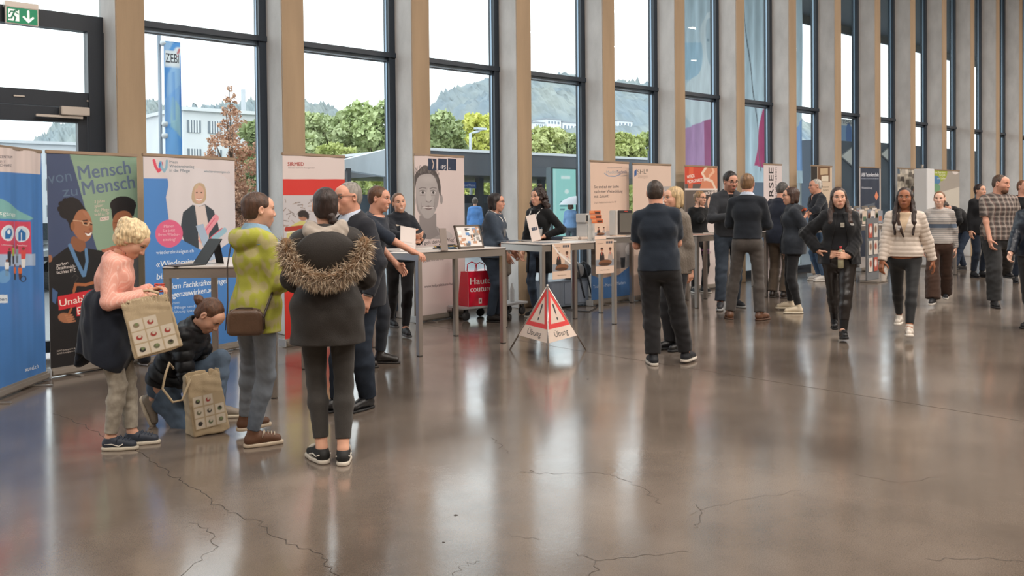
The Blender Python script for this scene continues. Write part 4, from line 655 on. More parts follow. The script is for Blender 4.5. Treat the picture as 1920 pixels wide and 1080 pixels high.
# tablet on its folding stand
q = onT(378, 497); t = empty('tablet_computer', q, .2, 'dark tablet propped on its folding keyboard cover on the nearest table', 'tablet'); M_blk = mat('device_black', '#222224', .45)
a = MB(); a.box((-.24, -.02, 0), (.02, .16, .008), bev=.003); a.build('keyboard_cover', M_blk, t); R = Matrix.Translation((.02, .07, .0)) @ Matrix.Rotation(math.radians(38), 4, 'Y'); a = MB(); a.box((0, -.09, 0), (.008, .09, .26), bev=.003, M=R); sc_ = a.build('screen', M_blk, t)
a = MB(); a.add([(.17, .0, .19), (.20, .15, .19), (.24, .15, .0), (.21, 0, .0)], [(0, 1, 2, 3), (3, 2, 1, 0)]); a.build('kickstand', mat('stand_fabric', '#3b3837', .7), t)
# pale arc-shaped folder strip leaning beside it
q = onT(402, 494); p = Print(.07, .32, '#8d9fb4', .01); t = p.build('standing_leaflet', None, (q[0]+.1, q[1]+.35, TH)); t.rotation_euler = (-.2, -.25, .1); tag(t, 'narrow blue leaflet standing beside the tablet', 'leaflet')
# framed picture on table 1
q0 = onT(863, 467); t = empty('framed_picture', (q0[0], q0[1]+.02, TH), math.radians(3), 'framed collage photo standing on the table at the right of the lanyards', 'picture'); w_, h_ = .36, .26; Rm = Matrix.Rotation(math.radians(-18), 4, 'X')
p = Print(w_-.04, h_-.04, '#d8d3d0', .004)
for k in range(30): x, y = r_.uniform(0, w_-.05), r_.uniform(0, h_-.05); p.rect(x, y, x+r_.uniform(.02, .07), y+r_.uniform(.01, .05), r_.choice(['#3b3836', '#8a8580', '#4f83b8', '#b98a6a', '#f0ece8', '#5d5a58']))
o_ = p.build('collage_print', t); o_.matrix_local = Rm @ Matrix.Translation((.02, -.006, .02))
a = MB(); a.box((0, -.008, 0), (w_, .012, .022), M=Rm); a.box((0, -.008, h_-.022), (w_, .012, h_), M=Rm); a.box((0, -.008, .0), (.022, .012, h_), M=Rm); a.box((w_-.022, -.008, 0), (w_, .012, h_), M=Rm); a.box((.01, .002, .01), (w_-.01, .01, h_-.01), M=Rm); a.build('frame', mat('frame_brown', '#54473c', .5), t)
a = MB(); a.box((w_/2-.02, .01, 0), (w_/2+.02, .016, .2), M=Matrix.Translation((0, .09, 0)) @ Matrix.Rotation(math.radians(14), 4, 'X')); a.build('easel_strut', mat('frame_brown'), t)
q = onT(842, 470); a = MB(); a.box((0, 0, 0), (.09, .006, .23), M=Matrix.Rotation(-.15, 4, 'X'), bev=.002); o_ = a.build('brown_card_stand', mat('card_taupe', '#8b7f78', .6)); o_.location = (q[0]-.06, q[1]+.05, TH); tag(o_, 'plain taupe card stand left of the framed picture', 'card')
# heap of lanyards / pens
t = empty('pen_heap', (0, 0, 0), 0)
bpy.data.objects.remove(t)
for k in range(16):
    q = onT(r_.uniform(813, 858), r_.uniform(463, 468)); rr = r_.uniform(0, 3.1); a = MB(); L_ = .09; z_ = TH+.006+.009*(k % 4); c_, s_ = math.cos(rr), math.sin(rr)
    a.tube([(-L_*c_*.7, -L_*s_*.7, 0), (L_*c_*.6, L_*s_*.6, 0), (L_*c_*.75, L_*s_*.75, 0)], [.006, .006, .002], 8); o_ = a.build('pen', mat('pen_%d' % (k % 4), ['#2b3440', '#51626f', '#c7a24a', '#3b3a3c'][k % 4], .35)); o_.location = (q[0], q[1], z_)
    tag(o_, 'slim pen in the loose heap on the table left of the framed picture', 'pen', 'pens heaped on the table')
for i, (x, y, c_, lb) in enumerate(((840, 467, '#4d6478', 'blue-grey lanyard ribbon coiled on the table, right-hand one'), (822, 466, '#3a3f46', 'dark lanyard ribbon coiled on the table, left-hand one'))):
    q = onT(x, y); a = MB()
    P = [(q[0]+.12*math.cos(k*.5)*(1-k*.02), q[1]+.06*math.sin(k*.5+i), TH+.004+.0008*k) for k in range(26)]
    a.tube(P, .005, 6); tag(a.build('lanyard', mat('lanyard_%d' % i, c_, .7)), lb, 'lanyard')
def sheet(x0, y0, x1, y1, name, label, cat, colr, z=TH, th=.003, rz=None, ink=True, group=None):
    A = onT(x0, y0, z); B = onT(x1, y1, z); w, h = abs(B[0]-A[0]), abs(B[1]-A[1]); a = MB(); a.box((min(A[0], B[0]), min(A[1], B[1]), z+.0005), (max(A[0], B[0]), max(A[1], B[1]), z+th))
    return tag(a.build(name, mat('paper_'+colr, colr, .6)), label, cat, group)
q = onT(745, 473); 
for i, (x, y, w, d, c_, lb) in enumerate(((752, 474, .2, .28, '#ddd6d0', 'white sheet on the table under the man\'s forearm'), (806, 466, .28, .2, '#d8cfc8', 'pale leaflet lying flat beside the pen heap'))):
    q = onT(x, y); a = MB(); a.box((-w/2, -d/2, .0005), (w/2, d/2, .004)); o_ = a.build('leaflet', mat('paper_'+c_, c_, .6)); o_.location = q; o_.rotation_euler = (0, 0, .4); tag(o_, lb, 'leaflet')
# board with white sheet held up by the smiling woman -> stands on the table
q = onT(750, 468); p = Print(.2, .26, '#d9cec9', .01); p.rect(.03, .06, .17, .065, '#a39a96').rect(.03, .09, .15, .094, '#a39a96'); o_ = p.build('standing_card', None, q, back=True, th=.004); o_.rotation_euler = (-.2, .18, 0); tag(o_, 'white card standing on the table before the smiling woman', 'card')
# --- on table 2
for (x, y, w, d, rz_, c_, lb) in ((957, 452, .30, .21, .2, '#5b6672', 'grey-blue leaflet at the left corner of the middle table'), (985, 451, .2, .25, .5, '#cdc7c3', 'white leaflet between the grey ones on the middle table'), (1022, 455, .3, .2, -.1, '#6a7078', 'grey printed leaflet in front of the cup on the middle table')):
    q = onT(x, y); a = MB(); a.box((-w/2, -d/2, .0005), (w/2, d/2, .004)); o_ = a.build('leaflet', mat('paper_'+c_, c_, .6)); o_.location = q; o_.rotation_euler = (0, 0, rz_); tag(o_, lb, 'leaflet')
q = onT(1004, 453); p = Print(.13, .33, '#dbcdc6', .006)
for k in range(3): p.rect(.035+.026*k, .13, .058+.026*k, .17, '#3b4658')
o_ = p.build('standing_display_card', None, (q[0]-.06, q[1], TH), th=.003); o_.rotation_euler = (-.1, -.2, -.3); tag(o_, 'tall white display card with three dark squares on the middle table', 'card')
q = onT(1011, 449); t = empty('clear_cup', q, 0, 'clear plastic cup with dark pens on the middle table', 'cup'); a = MB(); a.lathe([(.030, 0), (.034, .01), (.047, .14), (.044, .14), (.031, .012), (.0, .012)], n=24); a.build('cup_body', mat('clear_plastic', '#d8d6d2', .15, alpha=.45), t)
for k in range(6): a = MB(); an = k*1.05; a.tube([(.018*math.cos(an), .018*math.sin(an), .015), (.038*math.cos(an), .038*math.sin(an), .165)], .005, 6); o_ = a.build('pen', mat('pen_%d' % (k % 2), '#2b3440')); o_.location = q; tag(o_, 'dark pen standing in the clear plastic cup', 'pen', 'pens in the clear cup')
q = onY(1058, 441, 7.93)
for k, (c_, lb) in enumerate((('#2e3440', 'dark closed book, lower of the pair on the middle table'), ('#3b4454', 'dark closed book, upper of the pair on the middle table'))):
    a = MB(); a.box((0, 0, .0), (.30, .2, .022), bev=.002); a.box((.004, -.0015, .003), (.296, .0, .019), 1); o_ = a.build('book', [mat('book_'+c_, c_, .5), mat('book_pages', '#d8cfc4', .8)]); o_.location = (q[0]-.02+.012*k, q[1]+.02, TH+.001+.023*k); tag(o_, lb, 'book')
q = onY(1092, 441, 7.95); a = MB(); a.box((0, 0, 0), (.2, .16, .03), bev=.004); o_ = a.build('flat_carton', mat('carton_pale', '#d7c3b4', .6)); o_.location = (q[0]-.02, q[1], TH+.001); tag(o_, 'pale flat carton beside the dark books', 'box')
# glass carafe and brochure holder
q = onY(1106, 446, 7.66); a = MB(); a.lathe([(.03, 0), (.035, .02), (.035, .15), (.02, .2), (.018, .25), (.0155, .25), (.03, .15), (.03, .02), (0, .01)], n=20); o_ = a.build('water_carafe', mat('clear_plastic')); o_.location = q; tag(o_, 'clear water carafe left of the leaflet holder', 'carafe')
q = onY(1126, 446, 7.48); t = empty('leaflet_holder', (q[0]-.1, q[1]+.02, TH), -.05, 'tiered leaflet holder with orange leaflets above a photo leaflet', 'holder')
a = MB(); a.box((0, 0, 0), (.22, .12, .01)); a.box((0, .1, 0), (.22, .105, .34)); a.box((0, .0, 0), (.22, .004, .1)); a.build('acrylic_frame', mat('clear_plastic'), t)
for k in range(3): p = Print(.2, .05, '#c9683c', .006); p.rect(.1, .01, .19, .035, '#4a2f26').rect(0, .02, .08, .05, '#d98a5c'); o_ = p.build('orange_leaflet', t, (.01, .09-.02*k, .20+.055*(2-k)+.02))
def photo_leaflet(w, h, hd=True):
    p = Print(w, h, '#d8bba6', .005); p.rect(0, h*.22, w, h*.42, '#8a9098')
    for (fx, c1, c2) in ((.34, '#2f2826', '#b5765a'), (.80, '#a99c94', '#7a5342')):
        p.poly([(w*(fx-.15), h*.36), (w*(fx-.1), h*.6), (w*fx, h*.66), (w*(fx+.12), h*.58), (w*(fx+.15), h*.36)], c1, smooth=1).ell(w*fx, h*.71, w*.07, h*.05, c2).ell(w*fx, h*.735, w*.075, h*.035, '#4a332a').poly([(w*(fx-.03), h*.63), (w*(fx+.03), h*.63), (w*fx, h*.52)], '#c9705c')
    p.poly([(w*.12, h*.24), (w*.2, h*.38), (w*.6, h*.42), (w*.92, h*.36), (w*.8, h*.24)], '#7d5238', smooth=1).ell(w*.5, h*.27, w*.32, h*.05, '#4c3426').rect(0, 0, w, h*.2, '#dcc2b0')
    if hd:
        for k in range(3): p.rect(w*(.58+.12*k), h*.88, w*(.68+.12*k), h*.95, '#3c4553')
        p.text('Naturheilkunde', w*.1, h*.88, h*.025, '#6d5a50').text('heilpraktikerschule', w*.25, h*.09, h*.03, '#7a6558', w=w*.5)
    return p
photo_leaflet(.2, .2, False).build('photo_leaflet', t, (.01, -.004, .02))
# leaflets hanging on table 2
def hung(x0, y0, x1, y1, label, white=False, P=T2a, off=-.012, rz0=None):
    rz, _ = dirs(T2a, T2b); n = np.array([math.sin(rz), -math.cos(rz)]); o2 = np.array(P[:2])+n*.012
    def hit(x, y): d = ray(x, y); n3 = np.array([n[0], n[1], 0]); s_ = ((np.array([o2[0], o2[1], 0])-[0, 0, H_]) @ n3)/(d @ n3); return np.array([0, 0, H_])+d*s_
    A = hit(x0, y1); B = hit(x1, y1-2); C = hit(x0, y0); w = float(np.hypot(*(B-A)[:2])); h = float(C[2]-A[2]); p = photo_leaflet(w, h)
    if white: p.line([(w*.05, h*.96), (w*.3, h*.75), (w*.6, h*.6), (w*.98, h*.42)], .02, '#e8e0da').line([(w*.4, h*.72), (w*.98, h*.5)], .02, '#e2d8d0', al=.7)
    o_ = p.build('hanging_leaflet', None, (A[0], A[1], A[2])); o_.rotation_euler = (0, 0, rz); tag(o_, label, 'leaflet')
hung(1036, 457, 1070, 524, 'photo leaflet hanging on the table edge, left one with a pale streak', True); hung(1117, 450, 1151, 514, 'photo leaflet hanging on the table edge, right one')
# --- on table 3: analyser box + monitor
q = (T3a[0]+.22, T3a[1]+.12, TH); M_dev = mat('device_white', '#cfc8c2', .4)
t = empty('analyser_box', (q[0]-.12, q[1]+.2, TH), 0, 'white laboratory box with small control panel', 'device'); a = MB(); a.box((0, 0, 0), (.26, .24, .2), bev=.008); a.build('lower_housing', M_dev, t); a = MB(); a.box((-.03, .02, .2), (.2, .22, .33), bev=.008); a.build('upper_housing', M_dev, t)
a = MB(); a.box((-.02, .012, .22), (.02, .02, .31)); a.build('display_panel', M_blk, t)
for k in range(4): a = MB(); a.box((.06+.06*(k % 2), .014, .235+.04*(k//2)), (.085+.06*(k % 2), .02, .25+.04*(k//2))); a.build('button', mat('button_grey', '#5d5c5c', .5), t)
q = (T3a[0]+.62, T3a[1]+.2, TH); t = empty('monitor_terminal', (q[0], q[1], TH), -.25, 'white terminal with a tall dark screen beside the laboratory box', 'monitor'); a = MB(); a.box((-.04, .03, 0), (.26, .2, .37), bev=.012); a.build('housing', M_dev, t); a = MB(); a.box((0, .012, .02), (.25, .035, .37), bev=.006); a.build('bezel', mat('bezel_dark', '#3a3534', .4), t); a = MB(); a.box((.02, .008, .05), (.23, .013, .33)); a.build('screen', mat('screen_grey', '#6a6660', .2), t); a = MB(); a.box((.1, .006, .345), (.16, .013, .36)); a.build('status_light', mat('red_mark', '#b8453a', .5), t)
for k, (x, c_, lb) in enumerate(((1190, '#d9c2a8', 'pale notepad on the edge of the monitor table'), (1160, '#cdb09a', 'beige leaflet before the monitor'))):
    q = (T3a[0]+(1.0 if k == 0 else .5), T3a[1]+.1, TH); a = MB(); a.box((-.1, -.05, 0), (.1, .08, .012), bev=.002); o_ = a.build('notepad', mat('paper_'+c_, c_, .7)); o_.location = q; tag(o_, lb, 'notepad')
# laptop on table 4
q = (T4a[0]+.3, T4a[1]+.3, TH); t = empty('laptop', (q[0], q[1], TH), .2, 'open silver laptop on the table behind the tweed jacket', 'laptop'); a = MB(); a.box((-.16, -.1, 0), (.16, .12, .015), bev=.004); a.build('base', M_alu, t); a = MB(); a.box((-.16, 0, 0), (.16, .01, .22), bev=.004, M=Matrix.Translation((0, .12, .01)) @ Matrix.Rotation(-.25, 4, 'X')); a.build('lid', mat('laptop_dark', '#57585c', .4), t)
a = MB(); q = (T4a[0]+.3, T4a[1]+.13, TH); a.box((-.2, -.1, 0), (.2, .1, .004)); o_ = a.build('pink_table_mat', mat('paper_pink', '#d9a795', .7)); o_.location = q; tag(o_, 'salmon coloured mat on the table behind the tweed jacket', 'mat')
# white printed counter front under table 4
gA = (10.55, 8.5); b = Banner(gA, (11.28, 8.52), .95, '#d8cdca', 'white printed counter panel with pink lettering under the table', res=.01, cat='panel'); b.text('BÄCKEREI UND', 1314, 472, 1330, 470, 4, '#b06aa8').text('CONFISERIE', 1314, 478, 1333, 475, 4, '#b06aa8').ell(1334, 487, 3, 5, '#c9a24a').poly([(1310, 440), (1335, 438), (1335, 452), (1310, 454)], '#d9b8a8', al=.6); b.done(.002)
# red drink bottle, laptop at table 6
q = onT(1457, 415); t = empty('red_drinks_bottle', (float(q[0]), float(q[1]), TH), 0, 'small red drinks bottle with straw on the table behind the spectacled woman', 'bottle'); a = MB(); a.lathe([(.04, 0), (.044, .02), (.044, .13), (.036, .17), (.03, .175), (0, .176)], n=20); a.build('bottle_body', mat('bottle_red', '#a32530', .35), t); a = MB(); a.lathe([(.032, .175), (.032, .2), (.0, .202)], n=20); a.build('lid', mat('lid_white', '#d8d3d0', .4), t); a = MB(); a.tube([(.0, 0, .2), (.015, 0, .27)], .004, 6); a.build('straw', mat('lid_white'), t)
t.location = (T6a[0]+.25, T6a[1]+.25, TH)
# brochure racks on table 7
for k in range(5):
    x = T7a[0]+.15+k*.34; t = empty('brochure_rack', (x, T7a[1]+.25, TH), 0, 'brochure rack on the table, %s' % ('first from the left end', 'second from the left end', 'in the middle of the row', 'second from the right end', 'last at the right end')[k], 'rack', 'brochure racks'); a = MB(); a.box((0, 0, 0), (.24, .2, .012)); a.box((0, .18, 0), (.24, .19, .38)); a.build('rack_frame', M_alu, t)
    for j in range(3): p = Print(.2, .26-.03*j, ('#d8cfc8', '#8a8f98', '#c9b8a8')[(j+k) % 3], .02); p.rect(.03, .05, .17, .15, ('#5a5f6a', '#a8705a', '#4f6a55')[(k+j) % 3]); p.build('brochure', t, (.02, .02+.06*j, .02+.06*j))
# framed leaflet display under the rack table
q = onY(1640, 500, 7.75); t = empty('magazine_stand', (q[0], q[1], 0), .1, 'grey floor stand with framed magazines right of the leather trousers', 'stand'); a = MB(); a.box((-.28, -.15, 0), (.28, .18, .04), bev=.01); a.build('base', M_alud, t); a = MB(); a.box((-.3, .03, .04), (.3, .06, 1.2), bev=.005); a.build('panel', mat('stand_grey', '#6f7276', .5), t)
for k in range(6): p = Print(.2, .26, ('#d9cfc6', '#b6584a', '#cfc8c0')[k % 3], .02); p.ell(.1, .15, .06, .07, ('#a45a4a', '#e0d8d0', '#8a6a58')[k % 3]); p.build('magazine', t, (-.25+.26*(k % 2), .02, .2+.32*(k//2)))
# --- warning pyramid (three-sided folding sign)
L, Rr, C = G(956, 655.5), G(1099, 656.5), G(1028, 678.5); cen = (L+Rr+C)/3; ap = np.array([cen[0], cen[1], zat(C, 537)]); 
lo_, hi_ = .3, 1.4
for _ in range(40):
    m_ = (lo_+hi_)/2
    if proj([cen[0], cen[1], m_])[1] > 539: lo_ = m_
    else: hi_ = m_
ap[2] = lo_; t = empty('warning_pyramid', (cen[0], cen[1], 0), 0, 'red and white folding warning pyramid reading Übung with exclamation marks', 'sign')
M_face = vcmat('sign_fabric', .55); foldz = .16
for (P, Q_, nm) in ((L, C, 'left'), (C, Rr, 'right'), (Rr, L, 'back')):
    P, Q_ = P-[cen[0], cen[1], 0], Q_-[cen[0], cen[1], 0]; A_ = ap-[cen[0], cen[1], 0]; fz = foldz/A_[2]; p0 = P+(A_-P)*fz*1.0; q0 = Q_+(A_-Q_)*fz*1.0; n_ = np.cross(q0-p0, A_-p0); n_ /= np.linalg.norm(n_)
    ex = (q0-p0); W_ = np.linalg.norm(ex); ex = ex/W_; ey = np.cross(n_, ex); Hh = float((A_-p0) @ ey); sx = float((A_-p0) @ ex)
    p = Print(W_, Hh, '#e0cdbf', .004); tri = lambda a0, b0: None
    def ins(m_): # inset triangle
        c0 = np.array([W_/2, Hh*.42]); return [tuple(c0+(np.array(v)-c0)*m_) for v in ((0.0, Hh*.19), (W_, Hh*.19), (sx, Hh))]
    def lerpx(y): return (sx*y/Hh, W_-(W_-sx)*y/Hh)
    ya = Hh*.235; xa_, xb_ = lerpx(ya); xm = sx; T_ = [(xa_+.012, ya), (xb_-.012, ya), (xm, Hh*.99)]; p.poly(T_, '#dd3b39'); c0 = np.mean(np.array(T_), 0); p.poly([tuple(c0+(np.array(v)-c0)*.66) for v in T_], '#dfc9ba')
    p.poly([(sx-.019, Hh*.68), (sx+.019, Hh*.68), (sx+.008, Hh*.46), (sx-.008, Hh*.46)], '#2a2c30', smooth=1).ell(sx, Hh*.395, .014, .017, '#2a2c30'); p.text('Übung', W_*.5, Hh*.07, Hh*.105, '#2b2b2e', w=W_*.46, al='c')
    o_ = p.build('sign_panel', t, back=False, m=M_face)
    me = o_.data; keep = []; co = np.zeros(len(me.vertices)*3); me.vertices.foreach_get('co', co); co = co.reshape(-1, 3)
    U_, V_, off = co[:, 0].copy(), co[:, 2].copy(), -co[:, 1]; x0_, x1_ = sx*V_/Hh, W_-(W_-sx)*V_/Hh; grid = np.arange(len(U_)) < p.nx*p.ny
    # squeeze the square grid cells that lie outside the triangle onto its edges
    U2 = np.where(grid, np.clip(U_, x0_, x1_), U_)
    sag = .02*np.sin(np.clip(V_/(Hh*.2), 0, 1)*PI/2+PI/2)*np.sin(np.clip(U2/W_, 0, 1)*PI)
    X = p0+U2[:, None]*ex+V_[:, None]*ey+n_*(off[:, None]+.002)-np.array([0, 0, 1.])*0+np.array([0, 0, 1.])*(sag*0)[:, None]
    me.vertices.foreach_set('co', X.astype(np.float32).ravel()); me.update()
for P in (L, Rr, C):
    P = P-[cen[0], cen[1], 0]; a = MB(); a.tube([tuple(P), (P[0]*.02, P[1]*.02, ap[2])], .009, 10); a.build('leg', M_leg, t)
a = MB(); a.tube([(0, 0, ap[2]-.01), (0, 0, ap[2]+.03)], .012, 10); a.build('hinge_cap', M_leg, t)
# --- red shopping bag on its trolley
q = G(893, 598); q = (q[0]-.01, q[1]-.13); M_ls = mat('caster_black', '#2b2b2d', .6)
def trolley(x, y, rz_, label, w=.56, d=.4):
    t = empty('platform_trolley', (x, y, 0), rz_, label, 'trolley'); a = MB(); a.box((-w/2, -d/2, .155), (w/2, d/2, .185), bev=.008); a.build('platform', mat('trolley_grey', '#c4c4c6', .4, metal=.4), t)
    for sx_ in (-1, 1):
        for sy_ in (-1, 1):
            a = MB(); cx_, cy_ = sx_*(w/2-.07), sy_*(d/2-.06); a.lathe([(.01, -.018), (.055, -.018), (.06, 0), (.055, .018), (.01, .018)], n=18, M=Matrix.Translation((cx_, cy_, .06)) @ Matrix.Rotation(PI/2, 4, 'X')); a.box((cx_-.02, cy_-.026, .06), (cx_+.02, cy_-.02, .155)); a.box((cx_-.02, cy_+.02, .06), (cx_+.02, cy_+.026, .155)); a.build('caster', M_ls, t)
    return t
trolley(q[0], q[1]+.18, -.1, 'grey platform trolley under the red shopping bag')
p = Print(.40, .46, '#d0213a', .006); p.noise(.16, 30, 4).text('Haute', .03, .29, .085, '#f2e9e8', w=.33, bold=.006).text('couture', .03, .19, .075, '#f2e9e8', w=.34, bold=.006).rect(.16, .03, .21, .10, '#e8dcda').rect(.175, .05, .195, .085, '#8a2a3a')
t = empty('red_shopping_bag', (q[0]-.2, q[1]+.04, .187), -.1, 'glossy red shopping bag with white lettering standing on a trolley', 'bag')
fr_ = p.build('front_panel', t, (0, 0, 0), rough=.3, wav=.01, m=vcmat('glossy_bag', .22)); a = MB(); v = [(0, .004, 0), (.4, .004, 0), (.4, .26, 0), (0, .26, 0), (.01, .004, .455), (.39, .004, .455), (.38, .2, .47), (.02, .2, .45)]; a.add(v, [(0, 3, 2, 1), (1, 2, 6, 5), (2, 3, 7, 6), (3, 0, 4, 7), (4, 5, 6, 7), (0, 1, 5, 4)]); a.build('bag_body', mat('bag_red', '#c61f36', .25, bump=.3, bscale=12), t)
for y_ in (.01, .2): a = MB(); a.tube([(.12, y_, .45), (.13, y_, .54), (.2, y_+.01, .57), (.27, y_, .54), (.28, y_, .45)], .007, 8); a.build('handle', mat('bag_red'), t)
# second trolley with coats, right of the sweater woman
q = G(968, 596); trolley(q[0]+.1, q[1]+.3, .15, 'grey trolley with steel handle and hanging coats', .5, .36)
tr = [o for o in COL.objects if o.name.startswith('platform_trolley')][-1]
a = MB(); a.tube([(-.2, .15, .18), (-.2, .15, .98), (-.12, .15, 1.02), (.12, .15, 1.02), (.2, .15, .98), (.2, .15, .18)], .014, 10); a.build('handle_bar', M_alu, tr)
# ================================================================= PEOPLE: smooth distance fields meshed with surface nets
def V3(*a): return np.array(a, float)
def nrm(a): return a/(np.linalg.norm(a)+1e-9)
def Rz(a): a = math.radians(a); c, s = math.cos(a), math.sin(a); return np.array([[c, -s, 0], [s, c, 0], [0, 0, 1.]])
def Rx(a): a = math.radians(a); c, s = math.cos(a), math.sin(a); return np.array([[1, 0, 0], [0, c, -s], [0, s, c.real]])
def Ry(a): a = math.radians(a); c, s = math.cos(a), math.sin(a); return np.array([[c, 0, s], [0, 1, 0], [-s, 0, c]])
def wob(p, sc, seed=0, n=5):
    r = np.random.default_rng(seed); o = 0
    for _ in range(n): k = r.normal(size=3); k = k/np.linalg.norm(k)*sc*r.uniform(.6, 1.7); o = o+np.sin(p[..., 0]*k[0]+p[..., 1]*k[1]+p[..., 2]*k[2]+r.uniform(0, 6.28))
    return o/n
class Field:
    def __init__(s, lo, hi, vx):
        s.lo = np.array(lo, float); s.vx = vx; s.n = np.ceil((np.array(hi)-s.lo)/vx).astype(int)+1; s.D = np.full(tuple(s.n), 1.0, np.float32)
    def win(s, lo, hi):
        a = np.clip(np.floor((np.array(lo)-s.lo)/s.vx).astype(int), 0, s.n); b = np.clip(np.ceil((np.array(hi)-s.lo)/s.vx).astype(int)+1, 0, s.n)
        if (b <= a).any(): return None, None
        ax = [s.lo[i]+s.vx*np.arange(a[i], b[i]) for i in range(3)]
        return tuple(slice(a[i], b[i]) for i in range(3)), np.stack(np.meshgrid(*ax, indexing='ij'), -1)
    def op(s, lo, hi, fn, k=.02, mode='u'):
        m = 3*s.vx+k*1.3+.012; sl, P = s.win(np.array(lo)-m, np.array(hi)+m)
        if sl is None: return s
        d = fn(P); D = s.D[sl]
        if mode == 'u': h = np.clip(.5+.5*(D-d)/k, 0, 1); s.D[sl] = D*(1-h)+d*h-k*h*(1-h)
        elif mode == 's': h = np.clip(.5-.5*(D+d)/k, 0, 1); s.D[sl] = D*(1-h)-d*h+k*h*(1-h)
        elif mode == 'a': s.D[sl] = D+d
        return s
    def cap(s, a, b, ra, rb, k=.02, mode='u', dis=None):
        a, b = np.array(a, float), np.array(b, float); R = max(ra, rb)+(.03 if dis else 0); ab = b-a; L2 = ab@ab+1e-9
        def fn(P):
            t = np.clip(((P-a)@ab)/L2, 0, 1); d = np.linalg.norm(P-a-t[..., None]*ab, axis=-1)-(ra+(rb-ra)*t)
            return d-(dis(P, t) if dis else 0)
        return s.op(np.minimum(a, b)-R, np.maximum(a, b)+R, fn, k, mode)
    def ell(s, c, r, M=None, k=.02, mode='u', dis=None):
        c = np.array(c, float); r = np.array(r, float); M = np.eye(3) if M is None else M; R = r.max()+(.03 if dis else 0)
        def fn(P):
            q = (P-c)@M; n1 = np.linalg.norm(q/r, axis=-1); n2 = np.linalg.norm(q/(r*r), axis=-1); return n1*(n1-1)/(n2+1e-6)-(dis(P, 0) if dis else 0)
        return s.op(c-R, c+R, fn, k, mode)
    def box(s, c, hs, M=None, r=.01, k=.01, mode='u'):
        c = np.array(c, float); hs = np.array(hs, float); M = np.eye(3) if M is None else M; R = np.linalg.norm(hs)
        def fn(P): q = np.abs((P-c)@M)-(hs-r); return np.linalg.norm(np.maximum(q, 0), axis=-1)+np.minimum(q.max(-1), 0)-r
        return s.op(c-R, c+R, fn, k, mode)
    def cone(s, a, b, wa, wb, side, k=.03, dis=None, pw=2.3):     # elliptic limb segment: (half width, half depth) at both ends
        a, b = np.array(a, float), np.array(b, float); ab = b-a; L = np.linalg.norm(ab); ax = ab/L; side = nrm(side-ax*(side@ax)); fw = np.cross(ax, side); R = max(wa+wb)+(.03 if dis else 0)
        def fn(P):
            q = P-a; t = (q@ax)/L; tc = np.clip(t, 0, 1); w = wa[0]+(wb[0]-wa[0])*tc; d = wa[1]+(wb[1]-wa[1])*tc; z = (t-tc)*L; m = np.minimum(w, d)
            rr = (np.abs((q@side)/w)**pw+np.abs((q@fw)/d)**pw+np.abs(z/m)**pw)**(1/pw); o = (rr-1)*m; return o-(dis(P, tc) if dis else 0)
        return s.op(np.minimum(a, b)-R, np.maximum(a, b)+R, fn, k)
    def cut(s, p, n, r=.004):        # remove everything on the side n points to
        p, n = np.array(p, float), nrm(np.array(n, float)); ax = [s.lo[i]+s.vx*np.arange(s.n[i]) for i in range(3)]
        d = ((ax[0]-p[0])*n[0])[:, None, None]+((ax[1]-p[1])*n[1])[None, :, None]+((ax[2]-p[2])*n[2])[None, None, :]; s.D = np.maximum(s.D, d.astype(np.float32)); return s
    def mesh(s):
        D = s.D; D[0], D[-1] = 1, 1; D[:, 0], D[:, -1] = 1, 1; D[:, :, 0], D[:, :, -1] = 1, 1
        I = D < 0; nx, ny, nz = D.shape; cnt = np.zeros((nx-1, ny-1, nz-1), np.int8)
        for dx in (0, 1):
            for dy in (0, 1):
                for dz in (0, 1): cnt += I[dx:nx-1+dx, dy:ny-1+dy, dz:nz-1+dz]
        C = np.argwhere((cnt > 0) & (cnt < 8))
        if not len(C): return np.zeros((0, 3)), np.zeros((0, 4), int)
        idx = np.full(cnt.shape, -1, np.int32); idx[tuple(C.T)] = np.arange(len(C)); acc = np.zeros((len(C), 3)); num = np.zeros(len(C))
        for ax in range(3):
            o = [a for a in range(3) if a != ax]
            for u in (0, 1):
                for v in (0, 1):
                    p0 = C.copy(); p0[:, o[0]] += u; p0[:, o[1]] += v; p1 = p0.copy(); p1[:, ax] += 1
                    d0 = D[tuple(p0.T)]; d1 = D[tuple(p1.T)]; m = (d0 < 0) != (d1 < 0); t = np.where(m, d0/np.where(m, d0-d1, 1), 0)
                    q = p0.astype(float); q[:, ax] += t; acc[m] += q[m]; num[m] += 1
        V = acc/num[:, None]*s.vx+s.lo; F = []
        for ax in range(3):
            o1, o2 = [(1, 2), (2, 0), (0, 1)][ax]; sl0 = [slice(1, -1)]*3; sl0[ax] = slice(0, -1); sl1 = [slice(1, -1)]*3; sl1[ax] = slice(1, None)
            a = I[tuple(sl0)]; b = I[tuple(sl1)]; E = np.argwhere(a != b)
            if not len(E): continue
            fl = a[tuple(E.T)]; E = E+1; E[:, ax] -= 1; e1 = np.zeros(3, int); e1[o1] = 1; e2 = np.zeros(3, int); e2[o2] = 1
            q = [idx[tuple((E-x*e1-y*e2).T)] for x, y in ((1, 1), (0, 1), (0, 0), (1, 0))]; Q = np.stack(q, 1); Q = np.where(fl[:, None], Q, Q[:, ::-1]); F.append(Q)
        F = np.concatenate(F); return V, F[(F >= 0).all(1)]
def ik(a, t, l1, l2, pole):
    d = t-a; L = np.linalg.norm(d); L2 = min(L, (l1+l2)*.998); u = d/(L+1e-9); x = (l1*l1-l2*l2+L2*L2)/(2*L2); h = math.sqrt(max(0, l1*l1-x*x)); p = pole-u*(pole@u); p = nrm(p); return a+u*x+p*h, a+u*L2
